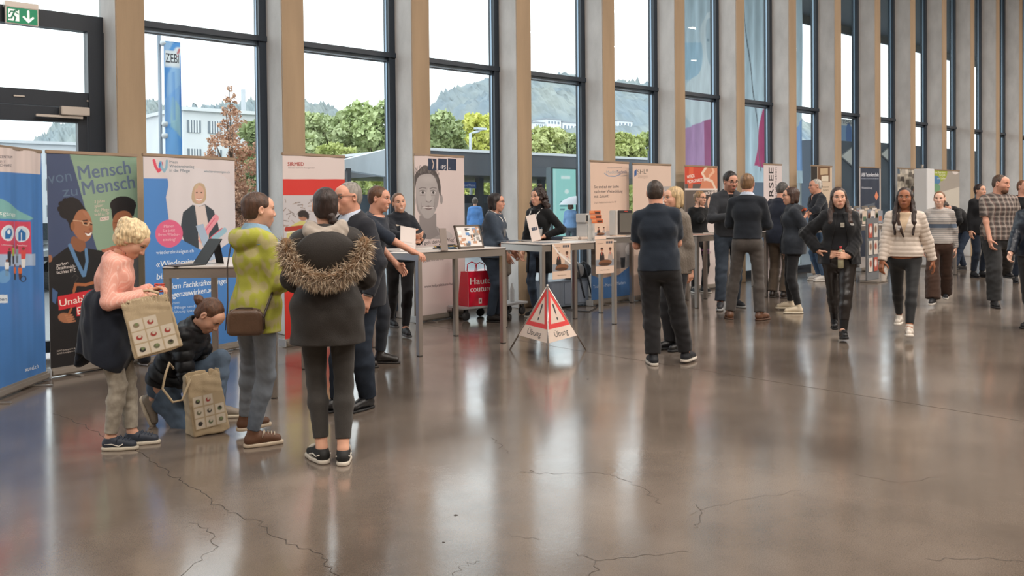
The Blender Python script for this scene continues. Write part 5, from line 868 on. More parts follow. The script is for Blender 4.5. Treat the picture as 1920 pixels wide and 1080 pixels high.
SKINS = {'fair': ('#d9a68c', '#b5665c'), 'pale': ('#e0b49e', '#bd7468'), 'tan': ('#bf8767', '#96564a'), 'brown': ('#9c6446', '#7d4538'), 'pink': ('#d29a82', '#b1625a')}
class Person:
    """built about 1.70 tall in its own frame: x to its right, y forward, z up; then scaled to the height the photo gives"""
    def __init__(s, foot, top, face, label, skin='fair', sex='f', bulk=1.0, hs=1.0, vx=.008, hvx=.004, sc=None, height=None, loc=None, group=None, mouth=0, Rc=.35, Lc=.35, brow='#3a2a22', stubble=None, **K):
        g = np.array(loc, float) if loc is not None else G(*foot); s.g = g; s.K = K; s.stubble, s.brow = stubble, brow
        s.sex, s.bulk, s.skin, s.vx, s.hvx, s.hs, s.mouth, s.curls = sex, bulk, skin, vx, hvx, hs, mouth, (Rc, Lc)
        c = nrm(V3(-g[0], -g[1], 0)); v = -c; r = V3(v[1], -v[0], 0); s.vdir = v
        h = math.cos(math.radians(face))*c+math.sin(math.radians(face))*r; s.rz = math.atan2(-h[0], h[1])
        if height is None: height = zat(g, top)
        sc_ = sc or height/1.73
        for _ in range(1 if sc else 4):
            s.scale = sc_; s.Mw = Matrix.Translation((float(g[0]), float(g[1]), float(g[2]))) @ Matrix.Rotation(s.rz, 4, 'Z') @ Matrix.Scale(s.scale, 4); s.pose(**K)
            if not sc: sc_ = height/(s.hc[2]+.125*hs)
        s.body(); s.ob['label'] = label; s.ob['category'] = 'person'
        if group: s.ob['group'] = group
    def P(s, x, y, tw=0.0):          # own-frame point that shows at picture point (x, y), tw metres nearer than the feet
        d = ray(x, y); n = R_[2]; dep = float((s.g-[0, 0, H_]) @ n)-tw; return s.inv(np.array([0, 0, H_])+d*dep/float(d @ n))
    def tgt(s, T): return None if T is None else (s.P(*T[1:]) if T[0] == 'p' else V3(*T))
    def pose(s, lean=0, bend=0, twist=0, head=(0, 0, 0), RH=None, LH=None, Re=None, Le=None, RF=(.10, 0, 0, 8), LF=(-.10, 0, 0, 8), pel=(0, 0, 0), Rk=(.12, 1, 0), Lk=(-.12, 1, 0), Rn=None, Ln=None, Rd=None, Ld=None, neckl=1.0, sw=1.0):
        m = s.sex == 'm'; hs = s.hs
        s.Rp = np.eye(3); pz = .955 if pel[2] == 0 else pel[2]; s.pel = V3(pel[0], pel[1], pz)
        s.Rt = Rz(-twist) @ Ry(bend) @ Rx(-lean)
        half = Rz(-twist*.5) @ Ry(bend*.5) @ Rx(-lean*.5); s.waist = s.pel+half[:, 2]*.12; s.chest = s.waist+s.Rt[:, 2]*.21; s.neckb = s.chest+s.Rt[:, 2]*.165
        swd = (.172 if m else .148)*sw; s.sh = [s.neckb+s.Rt @ V3(x*swd, 0.0, -.062) for x in (1, -1)]
        s.Rh = s.Rt @ Rx(lean*(.8 if lean < 30 else .35)) @ Rz(-head[0]) @ Rx(-head[1]) @ Ry(head[2])
        s.hc = s.neckb+s.Rt[:, 2]*.055*neckl+s.Rh @ V3(0, .022, .10*hs)
        s.el, s.wr, s.hd = [], [], []
        for i, (T, E, dd, nn, sg) in enumerate(((RH, Re, Rd, Rn, 1), (LH, Le, Ld, Ln, -1))):
            T = s.tgt(T); T = s.sh[i]+V3(.06*sg, .03, -.52) if T is None else T; E = V3(.35*sg, -1, -.3) if E is None else V3(*E)
            e, w = ik(s.sh[i], T, .285, .245, E); s.el.append(e); s.wr.append(w); d = nrm(w-e) if dd is None else nrm(V3(*dd)); n = V3(-sg, 0, 0) if nn is None else V3(*nn); n = nrm(n-d*(n@d)); s.hd.append((d, n))
        s.hip, s.kn, s.an, s.ft = [], [], [], []
        for i, (f, kp, sg) in enumerate(((RF, Rk, 1), (LF, Lk, -1))):
            if f[0] == 'g': q = s.inv(G(f[1], f[2])); f = (q[0], q[1], 0.0, f[3] if len(f) > 3 else 8)+tuple(f[4:])
            hp = s.pel+V3(.09*sg, 0, -.05); yaw = f[3] if len(f) > 3 else 8; Rf = Rz(-yaw*sg) @ Rx(-(f[4] if len(f) > 4 else 0)); an = V3(*f[:3])+Rf @ V3(0, -.045, .095); k, a = ik(hp, an, .425, .40, V3(*kp)); s.hip.append(hp); s.kn.append(k); s.an.append(a); s.ft.append((a-Rf @ V3(0, -.045, .095), Rf))
        pts = np.array([s.pel, s.neckb, s.hc+V3(0, 0, .14), s.hc+V3(0, .1, 0), *s.sh, *s.el, *s.wr, *[w+d*.15 for w, (d, n) in zip(s.wr, s.hd)], *s.kn, *s.an, *[f[0] for f in s.ft]]); s.lo, s.hi = pts.min(0)-.22, pts.max(0)+.22
    def W(s, p): return s.Mw @ Vector([float(v) for v in p])           # own frame -> world
    def inv(s, p): return np.array(s.Mw.inverted() @ Vector([float(v) for v in p]))
    def H(s, *p): return s.hc+s.Rh @ (V3(*p)*s.hs)
    # ---- body
    def torso(s, f, e, k=.035, dis=None, z0=None, shoulders=True):
        m = s.sex == 'm'; B = s.bulk; x = s.Rt[:, 0]; xp = s.Rp[:, 0]
        hipw = (.155 if m else .168)*B+e; wai = (.142 if m else .118)*B+e; ch = (.165 if m else .142)*(.6+.4*B)+e; dH, dW, dC = (.105 if m else .115)*B+e, (.098 if m else .09)*B+e, (.115 if m else .108)*(.5+.5*B)+e
        a = s.pel+V3(0, 0, -.05); f.cone(a, s.pel+V3(0, 0, .03), (hipw*.95, dH), (hipw, dH*.98), xp, k, dis); f.cone(s.pel+V3(0, 0, .03), s.waist, (hipw*.97, dH*.97), (wai, dW), x, k, dis)
        f.cone(s.waist, s.chest+s.Rt[:, 1]*.005, (wai, dW), (ch, dC), x, k, dis); top = s.neckb-s.Rt[:, 2]*.055; f.cone(s.chest, top, (ch, dC), (ch*.80, dC*.74), x, k, dis)
        if shoulders: [f.cap(s.sh[i]-s.Rt[:, 0]*.012*(1, -1)[i], s.neckb-s.Rt[:, 2]*.028, .044+e*.7, .056+e*.7, .04, dis=dis) for i in (0, 1)]; f.cap(s.neckb-s.Rt[:, 2]*.02, s.neckb+s.Rt[:, 2]*.01, .075+e, .055+e*.6, .05)
        if not m and s.hs < 1.06:
            for sg in (1, -1): f.ell(s.chest+s.Rt @ V3(.068*sg, .078*(.6+.4*B), -.01), (.058+e*.6, .05+e*.6, .058+e*.6), s.Rt, .05)
        for sg in (1, -1): f.ell(s.pel+V3(.075*sg, -.05, -.06), (.085*B+e*.5, .075*B+e*.5, .085+e*.5), None, .05)
    def arm(s, f, i, ru=.047, re=.038, rw=.026, k=.03, dis=None, t1=1.0):
        if s.hs > 1.06: ru, re, rw = .040, .032, .024
        e, w = s.el[i], s.wr[i]; f.cap(s.sh[i], e, ru, re, k, dis=dis)
        if t1 > 0: f.cap(e, e+(w-e)*t1, re, re+(rw-re)*t1, k*.7, dis=dis)
    def leg(s, f, i, rt=.082, rk=.053, rc=.052, ra=.036, k=.03, dis=None, t1=1.0):
        a, b, c = s.hip[i], s.kn[i], s.an[i]; f.cap(a, b, rt, rk, k, dis=dis); d = c-b; back = nrm(np.cross(np.cross(b-a, d), d)+V3(0, -1e-3, 0)); m = b+d*.3-back*0
        f.cap(b, m, rk, rc, k*.8, dis=dis); f.cap(m, b+d*t1, rc, rc+(ra-rc)*t1, k*.8, dis=dis)
    def hand(s, f, i, curl):
        d, n = s.hd[i]; w = s.wr[i]; sg = 1 if i == 0 else -1; th = np.cross(n, d)*(-1 if i == 0 else 1); M = np.stack([th, d, n], 1)
        f.cap(w-d*.03, w+d*.012, .026, .026, .015); f.box(w+d*.048, (.038, .045, .013), M, .012, .016)
        for j, (off, L) in enumerate(((.029, .074), (.0095, .082), (-.0105, .076), (-.029, .06))):
            p = w+d*.09+th*off; a = curl*(.9+.1*j); dr = d; cur = 0; r = .0086-.0006*(j == 3)
            f.cap(w+d*.07+th*off*.9, p, .009, r, .008)
            for q, fl in enumerate((.44, .31, .25)): cur += a*(55, 60, 40)[q]/57.3; dr = d*math.cos(cur)+n*math.sin(cur)+th*off*.9*(1-curl)*.6; dr = nrm(dr); p2 = p+dr*L*fl; f.cap(p, p2, r, r-.0009, .004); p = p2; r -= .0008
        b = w+d*.02+th*.03+n*.004; t1 = b+nrm(d*.65+th*.75+n*.35)*.036; t2 = t1+nrm(d*(.85-.5*curl)+th*.25+n*(.35+curl*.6))*.03; t3 = t2+nrm(d*.8+th*(-.1)+n*(.3+curl*.5))*.024
        f.cap(b, t1, .014, .011, .012); f.cap(t1, t2, .011, .0098, .006); f.cap(t2, t3, .0098, .0085, .005)
    def headf(s, f):
        h = s.hs; m = s.sex == 'm'; M = s.Rh
        def E(c, r, k=.02, mode='u'): f.ell(s.H(*c), V3(*r)*h, M, k*h, mode)
        def K(a, b, ra, rb, k=.012): f.cap(s.H(*a), s.H(*b), ra*h, rb*h, k*h)
        E((0, -.018, .03), (.073, .092, .083)); E((0, .018, -.02), (.064, .074, .085), .03); E((0, .03, -.062), (.048 if not m else .054, .056, .052), .03); E((0, .062, -.099), (.022 if not m else .027, .02, .017), .03)
        E((0, .055, .045), (.052, .04, .045), .03)
        for g in (1, -1): E((.036*g, .063, -.022), (.024, .022, .024), .03); K((.012*g, .086, .031), (.042*g, .074, .03), .0095, .008, .016); E((.031*g, .092, .012), (.0155, .013, .0105), .012, 's'); E((.031*g, .0775, .0125), (.0122, .0118, .0115), .003)
        for g in (1, -1): K((.019*g, .0885, .0195), (.043*g, .0805, .018), .0042, .0035, .004); E((.077*g, -.008, 0), (.009, .019, .031), .008); E((.082*g, -.002, .002), (.006, .009, .017), .006, 's')
        K((0, .088, .022), (0, .108, -.022), .0075, .0105, .016); E((0, .107, -.026), (.0115, .0105, .0095), .008)
        for g in (1, -1): E((.0115*g, .098, -.0285), (.0078, .0095, .0072), .006)
        E((0, .081, -.062), (.03, .017, .02), .02)
        if s.mouth: E((0, .097, -.064), (.017, .014, .004+.009*s.mouth), .004, 's'); K((-.017, .089, -.058), (.017, .089, -.058), .0052, .0052, .005); K((-.014, .087, -.070-.011*s.mouth), (.014, .087, -.070-.011*s.mouth), .006, .006, .005)
        else: E((0, .0945, -.0585), (.0235, .0065, .0052), .004); E((0, .0945, -.0675), (.019, .0075, .0058), .004); K((-.022, .0925, -.063), (.022, .0925, -.063), .0012, .0012, .002)
        nr = (.062 if m else .05)*(.7+.3*s.bulk); f.cap(s.H(0, -.022, -.045), s.neckb-s.Rt[:, 2]*.03, nr, nr*1.08, .025)
    def body(s):
        hb = (s.hc-.155*s.hs, s.hc+.155*s.hs); V, F, nv = [], [], 0; parts = [(s.lo, s.hi, s.vx, None)]; boxes = []
        zc = s.H(0, 0, -.13)
        boxes.append((hb[0], hb[1], s.hvx))
        for i in (0, 1): c = s.wr[i]+s.hd[i][0]*.08; boxes.append((c-.115, c+.115, max(.0035, s.hvx*.9)))
        def fill(f, which):
            if which in ('b', 'h'): s.headf(f)
            if which != 'h':
                if which == 'b': s.torso(f, 0); [s.leg(f, i, .08*(.45+.55*s.bulk), .05*(.45+.55*s.bulk), .048*(.45+.55*s.bulk)) for i in (0, 1)]; [f.cap(s.an[i], s.ft[i][0]+s.ft[i][1] @ V3(0, .08, .03), .030, .019, .02) for i in (0, 1)]
                for i in ((0, 1) if which == 'b' else (which,)): s.arm(f, i); s.hand(f, i, s.curls[i])
        f = Field(s.lo, s.hi, s.vx); fill(f, 'b'); V0, F0 = f.mesh(); cen = V0[F0].mean(1); drop = np.zeros(len(F0), bool)
        for lo, hi, _ in boxes: drop |= ((cen > lo+s.vx*.5) & (cen < hi-s.vx*.5)).all(1)
        V.append(V0); F.append(F0[~drop]); nv = len(V0)
        for (lo, hi, vx), wh in zip(boxes, ('h', 0, 1)):
            f = Field(lo-vx*2, hi+vx*2, vx); fill(f, wh)
            if wh != 'h': s.torso(f, 0)
            Vb, Fb = f.mesh(); cb = Vb[Fb].mean(1); ok = ((cb > lo-vx) & (cb < hi+vx)).all(1)
            V.append(Vb); F.append(Fb[ok]+nv); nv += len(Vb)
        V = np.concatenate(V); F = np.concatenate(F); used = np.unique(F); mp_ = np.full(nv, -1); mp_[used] = np.arange(len(used)); V = V[used]; F = mp_[F]
        sk, lp = [np.array(lin(c)) for c in SKINS[s.skin]]; q = ((V-s.hc) @ s.Rh)/s.hs; col = np.ones((len(V), 3))*sk
        def mix(w, c): nonlocal col; w = np.clip(w, 0, 1)[:, None]; col = col*(1-w)+np.array(c)*w
        fr = q[:, 1] > .055
        mix(np.clip(1.6-np.hypot((q[:, 0]-0)/.0165, (q[:, 2]+.063)/.0085), 0, 1)*fr*1., lp); cheek = np.exp(-((np.abs(q[:, 0])-.042)**2+(q[:, 2]+.02)**2)/.0006)*fr; mix(cheek*.25, lp)
        if s.mouth: mix((np.hypot(q[:, 0]/(.015 if s.mouth > .6 else .021), (q[:, 2]+.064-(0 if s.mouth > .6 else 8*q[:, 0]**2))/(.003+.008*s.mouth)) < 1)*fr, lin('#3a1a18') if s.mouth > .6 else lin('#f2ece6'))
        hairc = np.array(lin(getattr(s, 'brow', '#3a2a22'))); mix((np.hypot((np.abs(q[:, 0])-.032)/.018, (q[:, 2]-.034+.12*np.abs(np.abs(q[:, 0])-.03))/.0055) < 1)*(q[:, 1] > .06)*.95, hairc)
        ex = np.hypot((np.abs(q[:, 0])-.031), (q[:, 2]-.0115)); eye = (np.hypot((np.abs(q[:, 0])-.031)/.0135, (q[:, 2]-.011)/.0065) < 1) & (q[:, 1] > .06); mix(eye*1., (.62, .60, .57)); mix(((ex < .0068) & eye)*1., lin('#2a1d18')); lid = (np.abs(np.hypot((np.abs(q[:, 0])-.031)/.0140, (q[:, 2]-.0125)/.0075)-1) < .24) & (q[:, 1] > .06) & (q[:, 2] > .012); mix(lid*.9, lin('#2a1d18'))
        if getattr(s, 'stubble', None): w = (q[:, 2] < -.028)*(np.hypot(q[:, 0]/.026, (q[:, 2]+.062)/.011) > 1)*(q[:, 1] > -.01)*(q[:, 2] > -.125)*(np.abs(q[:, 0]) < .08); mix(w*s.stubble[1], lin(s.stubble[0]))
        s.ob = smoothmesh(V, F, 'person', vcmat('skin', .55, sub=.08), None, col); s.ob.matrix_world = s.Mw
    def put(s, f, name, m, col=None, parent=None):
        V, F = f.mesh()
        if not len(F): return None
        o = smoothmesh(V, F, name, m, parent or s.ob, col(V) if col else None); return o
    # ---- clothes
    def legs(s, m, e=.008, hem=.03, flare=0.0, name='trousers', waist=.06, wr=.004, thigh=0.0, knee=0.0, calf=0.0, vx=None, folds=1.0):
        f = Field(s.lo, s.hi, vx or s.vx)
        def dis(P, t): return wr*(wob(P*V3(1, 1, 1.0), 30, 3, 9)+.7*wob(P*V3(1.1, 1.1, .9), 66, 9, 9))*folds*1.3
        hipw = (.155 if s.sex == 'm' else .168)*s.bulk+e; dH = (.105 if s.sex == 'm' else .115)*s.bulk+e; f.cone(s.pel+V3(0, 0, -.06), s.pel+V3(0, 0, waist), (hipw*.95, dH), (hipw*.93, dH*.92), V3(1, 0, 0), .035, dis)
        for sg in (1, -1): f.ell(s.pel+V3(.07*sg, -.055, -.06), (.085*s.bulk+e, .07*s.bulk+e, .085+e), None, .04)
        up = s.pel+V3(0, 0, waist+.01); f.cut(up, V3(0, 0, 1)); B = .45+.55*s.bulk
        for i in (0, 1):
            a, b, c = s.hip[i], s.kn[i], s.an[i]; d = c-b; L = np.linalg.norm(d); t1 = 1-(hem)/L; g = Field(s.lo, s.hi, vx or s.vx)
            g.cap(a, b, .084*B+e+thigh, .054*B+e+knee, .03, dis=dis); m_ = b+d*.3; g.cap(b, m_, .054*B+e+knee, .054*B+e+calf, .025, dis=dis); g.cap(m_, c, .054*B+e+calf, .036+e+flare, .025, dis=dis); g.cut(c-nrm(d)*hem, d); h = np.clip(.5+.5*(f.D-g.D)/.03, 0, 1); f.D = f.D*(1-h)+g.D*h-.03*h*(1-h)
        return s.put(f, name, m)
    def top(s, m, e=.014, hem=.06, sl=1.0, name='jacket', wr=.005, openv=None, puff=0, sleeve=.012, vx=None, flarez=0.0, collar=0.0, hood=None, opened=0, cuff=0.0, wl=1.0, col=None, neck=.012, sfreq=44):
        """hem: height of the lower edge above the hip centre (negative: below); sl: sleeve length 0..1 of the forearm; openv: (half width at top, depth down) of a neck opening"""
        vx = vx or s.vx; f = Field(s.lo, s.hi, vx)
        def dis(P, t):
            o = wr*1.3*(wob(P*V3(1, 1, .9)*wl, 24, 5, 9)+.6*wob(P*V3(1, 1, 1.0)*wl, 55, 8, 9))
            if puff: z = (P-s.pel) @ s.Rt[:, 2]; o = o+puff*(np.sqrt(np.abs(np.sin(z*sfreq)))-.6)
            return o
        s.torso(f, e, .04, dis)
        if hem < -.06: f.cone(s.pel+V3(0, 0, .02), s.pel+V3(0, 0, hem-.05), ((.165*s.bulk+e), (.115*s.bulk+e)), (.165*s.bulk+e+flarez, .12*s.bulk+e+flarez), V3(1, 0, 0), .04, dis)
        hz = s.pel+s.Rt[:, 2]*0+V3(0, 0, hem); f.cut(hz, -(s.Rt[:, 2]*.5+V3(0, 0, .5)))
        if opened: # jacket worn open: take a wedge out of the front
            c0 = s.neckb+s.Rt[:, 1]*.16
            def fn(P): q = (P-c0) @ s.Rt; w = opened*(.35+1.0*np.clip(-q[..., 2]/.5, 0, 1)); return np.maximum(np.abs(q[..., 0])-w, -(q[..., 1]+.10))
            f.op(s.lo, s.hi, fn, .008, 's')
        if collar: cN = s.neckb+s.Rt[:, 2]*.0; f.cap(cN-s.Rt[:, 2]*.03, cN+s.Rt[:, 2]*collar, .078, .068, .025)
        if hood is not None: # lying hood at the back of the neck
            for k in range(9): a = math.pi*(k/8); p = s.neckb+s.Rt @ V3(.105*math.cos(a), -.045-.075*math.sin(a), -.01-.06*math.sin(a)*hood); f.ell(p, (.05, .05, .045+.02*math.sin(a)), s.Rt, .03, dis=lambda P, t: .004*wob(P, 50, 2))
        f.cut(s.neckb+s.Rt[:, 2]*(neck+collar*.9), s.Rt[:, 2]*1.0+s.Rt[:, 1]*.25) if hood is None else None
        nc = s.neckb; f.cap(nc-s.Rt[:, 2]*.02, nc+s.Rt[:, 2]*.2, .056, .06, .01, 's') if (collar or hood is not None) else None
        if openv:
            hw, dp = openv; c0 = s.neckb+s.Rt[:, 1]*.12
            def fv(P): q = (P-c0) @ s.Rt; t = np.clip((q[..., 2]+dp)/dp, 0, 2); return np.maximum(np.maximum(np.abs(q[..., 0])-hw*t, -(q[..., 1]+.12)), -(q[..., 2]+dp))
            f.op(s.lo, s.hi, fv, .006, 's')
        for i in (0, 1):
            g = Field(s.lo, s.hi, vx); e_, w_ = s.el[i], s.wr[i]; axis = nrm(w_-e_)
            def ds(P, t, i=i, e_=e_, w_=w_):
                bend = np.exp(-np.sum((P-e_)**2, -1)/.008); o = wr*(.9*wob(P, 40, 11+i)+.5*wob(P, 85, 17))*(1+1.2*bend)
                if puff: L = np.where((P-e_)@axis > 0, (P-e_)@axis, (P-e_)@nrm(e_-s.sh[i])); o = o+puff*(np.sqrt(np.abs(np.sin(L*sfreq)))-.6)
                return o
            ab = .86 if s.hs > 1.06 else 1; r0 = .046*ab+sleeve*.9; g.cap(s.sh[i], e_, r0, .042*ab+sleeve, .03, dis=ds)
            if sl > 0: en = e_+(w_-e_)*min(sl, 1.0); g.cap(e_, e_+(w_-e_)*(sl+.08), .042*ab+sleeve, .029+sleeve+cuff, .02, dis=ds); g.cut(en, axis)
            else: g.cut(e_+(s.sh[i]-e_)*(-sl), e_-s.sh[i])
            h = np.clip(.5+.5*(f.D-g.D)/.035, 0, 1); f.D = f.D*(1-h)+g.D*h-.035*h*(1-h)
        return s.put(f, name, m, col)
    def under(s, m, e=.007, hem=.0, name='shirt', neck=.012, collar=0.0, vx=None): return s.top(m, e, hem, sl=-.75, name=name, wr=.0015, sleeve=.004, neck=neck, collar=collar, vx=vx)
    # ---- hair
    def hair(s, col, style='short', m=None, seed=1, vx=None):
        vx = vx or max(.004, s.hvx); lo, hi = s.hc-V3(.2, .2, .48 if style in ('long', 'longloose') else .26)*max(1, s.hs), s.hc+.2*s.hs; f = Field(lo, hi, vx); h = s.hs; M = s.Rh
        def dis(P, t): q = (P-s.hc) @ M; return .0025*wob(q*V3(1, .5, .4), 150, seed)+.002*wob(q*V3(1, .5, .35), 260, seed+3)
        if style == 'messy': dis2 = lambda P, t: .009*np.abs(wob(P*V3(1, 1, .7), 85, seed))+.006*wob(P*V3(1, 1, .6), 170, seed+1)
        elif style in ('curly', 'afro'): dis2 = lambda P, t: .010*np.abs(wob(P, 110, seed))+.006*wob(P, 190, seed+1)
        else: dis2 = dis
        def E(c, r, k=.02, mode='u', d=dis2): f.ell(s.H(*c), V3(*r)*h, M, k*h, mode, dis=d if mode == 'u' else None)
        vol = {'short': .003, 'crop': -.003, 'bob': .006, 'long': .003, 'longloose': .006, 'curly': .012, 'tied': 0, 'messy': .010, 'mop': .006}[style]
        E((0, -.022, .036), (.079+vol, .098+vol, .088+vol))
        if style in ('short', 'crop', 'mop'): E((0, -.045, -.01), (.07, .066, .072), .02)
        if style == 'tied' or style == 'bob' or style.startswith('long') or style in ('curly', 'messy'): E((0, -.045, -.015), (.074+vol, .068, .075), .02)
        # face opening
        fz = {'short': .062, 'crop': .066, 'bob': .054, 'long': .064, 'longloose': .062, 'curly': .055, 'tied': .068, 'messy': .050, 'mop': .046}[style]
        f.op(lo, hi, lambda P: (lambda q: np.maximum(np.maximum(.018+.0*q[..., 0]-q[..., 1], q[..., 2]-(fz-.9*np.abs(q[..., 0])**1.5*3.0)), np.abs(q[..., 0])-.2))(((P-s.hc) @ M)/h)*h, .008*h, 's')
        if style in ('short', 'crop', 'mop', 'tied'): f.op(lo, hi, lambda P: (lambda q: np.maximum(np.maximum(q[..., 2]-.012, -.022-q[..., 1]), np.abs(q[..., 0])*0-.01))(((P-s.hc) @ M)/h)*h, .006*h, 's')
        f.op(lo, hi, lambda P: (((P-s.hc) @ M)/h)[..., 2]*h+(.062 if style in ('crop', 'short') else .075)*h if style in ('crop', 'short', 'tied', 'mop') else np.full(P.shape[:-1], 1.), .004, 's')
        if style == 'bob':
            for g in (1, -1): f.cap(s.H(.070*g, -.012, .03), s.H(.076*g, -.008, -.085), .024*h, .026*h, .02, dis=dis)
            E((0, -.062, -.06), (.078, .042, .062), .03)
        if style in ('long', 'longloose'):
            w = .03 if style == 'long' else .036
            for g in (1, -1):
                p = [s.H(.066*g, -.01, .03), s.H(.080*g, -.005, -.06), s.neckb+s.Rt @ V3(.095*g, .055, .0), s.neckb+s.Rt @ V3(.10*g, .115, -.12), s.neckb+s.Rt @ V3(.095*g, .14, -.26 if style == 'long' else -.16)]
                for a, b, r0, r1 in zip(p[:-1], p[1:], (.022, .026, w, w*.85), (.026, w, w*.85, .012)): f.cap(a, b, r0, r1, .02, dis=dis)
            E((0, -.07, -.07), (.075, .04, .09), .03); f.cap(s.H(0, -.075, -.1), s.neckb+s.Rt @ V3(0, -.1, -.12), .06, .04, .03, dis=dis)
        if style == 'curly':
            r = np.random.default_rng(seed)
            for k in range(46): a = r.uniform(-2.6, 2.6)+PI; z = r.uniform(-.16, .03); rad = .085+.045*min(1, max(0, (.02-z)/.12)); c = V3(math.sin(a)*rad, math.cos(a)*rad*.75-.03, z); (E(tuple(c), (.024, .024, .026), .012) if c[1] < .03 else None)
        f2 = f
        return s.put(f2, 'hair', m or mat('hair_'+col, col, .48, noise=.35, nscale=60, bump=.5, bscale=120, stretch=(1, 1, .25)))
    def bun(s, col, c, r, seed=2, name='hair_bun'):
        f = Field(s.H(*c)-.1, s.H(*c)+.1, .004); f.ell(s.H(*c), V3(*r)*s.hs, s.Rh, dis=lambda P, t: .005*wob(P, 120, seed)); return s.put(f, name, mat('hair_'+col, col, .48, noise=.35, nscale=60, bump=.5, bscale=120, stretch=(1, 1, .25)), parent=[c_ for c_ in s.ob.children if c_.name.startswith('hair')][0])
    def shoes(s, col='#222222', sole='#d8d0c6', kind='sneaker', laces=None, heel=0, names='shoe'):
        for i in (0, 1):
            o, R = s.ft[i]; yo = 0
            Q = lambda x, y, z: o+R @ V3(x, y, z); f = Field(np.minimum(Q(0, -.15, 0), Q(0, .22, 0))-.12, np.maximum(Q(0, -.15, 0), Q(0, .22, 0))+.2, .006)
            f.cap(Q(0, -.065, .048), Q(0, .02, .05), .038, .036, .02); f.cap(Q(0, .0, .066), Q(0, .115, .040), .037, .030, .02); f.cap(Q(0, -.055, .05), s.an[i]+(s.kn[i]-s.an[i])*(.06 if kind != 'boot' else .32), .040, .040 if kind != 'boot' else .052, .02); f.cut(Q(0, 0, .018), R @ V3(0, 0, -1))
            if kind == 'low': f.cut(Q(0, -.05, .095), R @ V3(0, -.1, 1))
            sh = s.put(f, names, mat('shoe_'+col, col, .35 if kind in ('boot', 'dress') else .6, bump=.1, bscale=150))
            f = Field(np.minimum(Q(0, -.15, 0), Q(0, .22, 0))-.12, np.maximum(Q(0, -.15, 0), Q(0, .22, 0))+.12, .005)
            f.cap(Q(0, -.068, .014), Q(.004*(1-2*i), .04, .014), .041, .043, .01); f.cap(Q(0, .04, .014), Q(0, .125, .014), .043, .036, .01); f.cut(Q(0, 0, .026 if kind != 'dress' else .018), R @ V3(0, 0, 1)); f.cut(Q(0, 0, .001), R @ V3(0, 0, -1)); s.put(f, 'sole', mat('sole_'+sole, sole, .6), parent=sh)
            if laces:
                a = MB()
                for k in range(4): y = .03+.022*k; z = .104-.29*(y-.01)+.006; P = [Q(-.026, y, z-.016), Q(0, y+.004, z), Q(.026, y, z-.016)]; a.tube([tuple(p) for p in P], .0032, 6)
                a.tube([tuple(Q(0, .03, .108)), tuple(Q(.035, .02, .10)), tuple(Q(.046, .01, .065))], .003, 6); a.build('laces', mat('lace_'+laces, laces, .8), sh)
    def glasses(s, col='#2b2623'):
        a = MB(); h = s.hs
        for g in (1, -1):
            a.tube([tuple(s.H(.033*g+.023*math.cos(k*PI/8), .101-.004*abs(math.cos(k*PI/8)+.3*g), .010+.0165*math.sin(k*PI/8))) for k in range(16)], .0018*h, 6, closed=True)
            a.tube([tuple(s.H(.056*g, .096, .016)), tuple(s.H(.079*g, .05, .018)), tuple(s.H(.083*g, -.01, .012))], .0019*h, 6)
        a.tube([tuple(s.H(-.01, .104, .012)), tuple(s.H(0, .108, .015)), tuple(s.H(.01, .104, .012))], .0018*h, 6); a.build('glasses', mat('specs_'+col, col, .3), s.ob)
    def badge(s, x, z, w=.045, h=.03, col='#d9d2cc', y=.125, rot=0, name='name_badge'):
        c = s.chest+s.Rt @ V3(x, y, z); M = Matrix(((*s.Rt[0], c[0]), (*s.Rt[1], c[1]), (*s.Rt[2], c[2]), (0, 0, 0, 1))) @ Matrix.Rotation(math.radians(rot), 4, 'Y'); a = MB(); a.box((-w/2, -.002, -h/2), (w/2, .002, h/2), M=M, bev=.001); a.box((-w*.35, .002, -h*.1), (w*.35, .0028, h*.1), 1, M=M); return a.build(name, [mat('badge_'+col, col, .5), mat('badge_ink', '#8a7f78', .6)], s.ob)
    def lanyard(s, col='#d9d4cf', low=-.12, tagc=None, y=.02):
        a = MB(); nb, R = s.neckb, s.Rt
        for g in (1, -1): a.tube([tuple(nb+R @ V3(*p)) for p in ((0, -.09, .03), (.06*g, -.04, .035), (.082*g, .05, .0), (.06*g, .118+y, -.08), (.012*g, .142+y, -.21+low))], [.007]*5, 6)
        if tagc: a.box(tuple(nb+R @ V3(-.03, .135+y, -.31+low)), tuple(nb+R @ V3(.03, .142+y, -.21+low)))
        a.build('lanyard', mat('lanyard_'+col, col, .6), s.ob)
    def strand(s, name, pts, r, m, n=8, parent=None): a = MB(); a.tube([tuple(p) for p in pts], r, n); return a.build(name, m, parent or s.ob)
def cloth(name, col, rough=.85, sheen=.15, noise=.07, bump=.25, bscale=260, **k): return mat('cloth_'+name, col, rough, noise=noise, nscale=30, bump=bump, bscale=bscale, sheen=sheen, spec=.3, **k)
# ---- garment colours
def wash(c0, c1, sc=9, seed=4, fine=.12):
    a, b = np.array(lin(c0)), np.array(lin(c1))
    def fn(V): t = np.clip(.5+.6*wob(V, sc, seed)+fine*wob(V, 160, seed+1), 0, 1)[:, None]; return a*(1-t)+b*t
    return fn
VC = vcmat('patterned_cloth', .85, bump=.2, bscale=260, spec=.3)
P_ = Person
FAST = 0
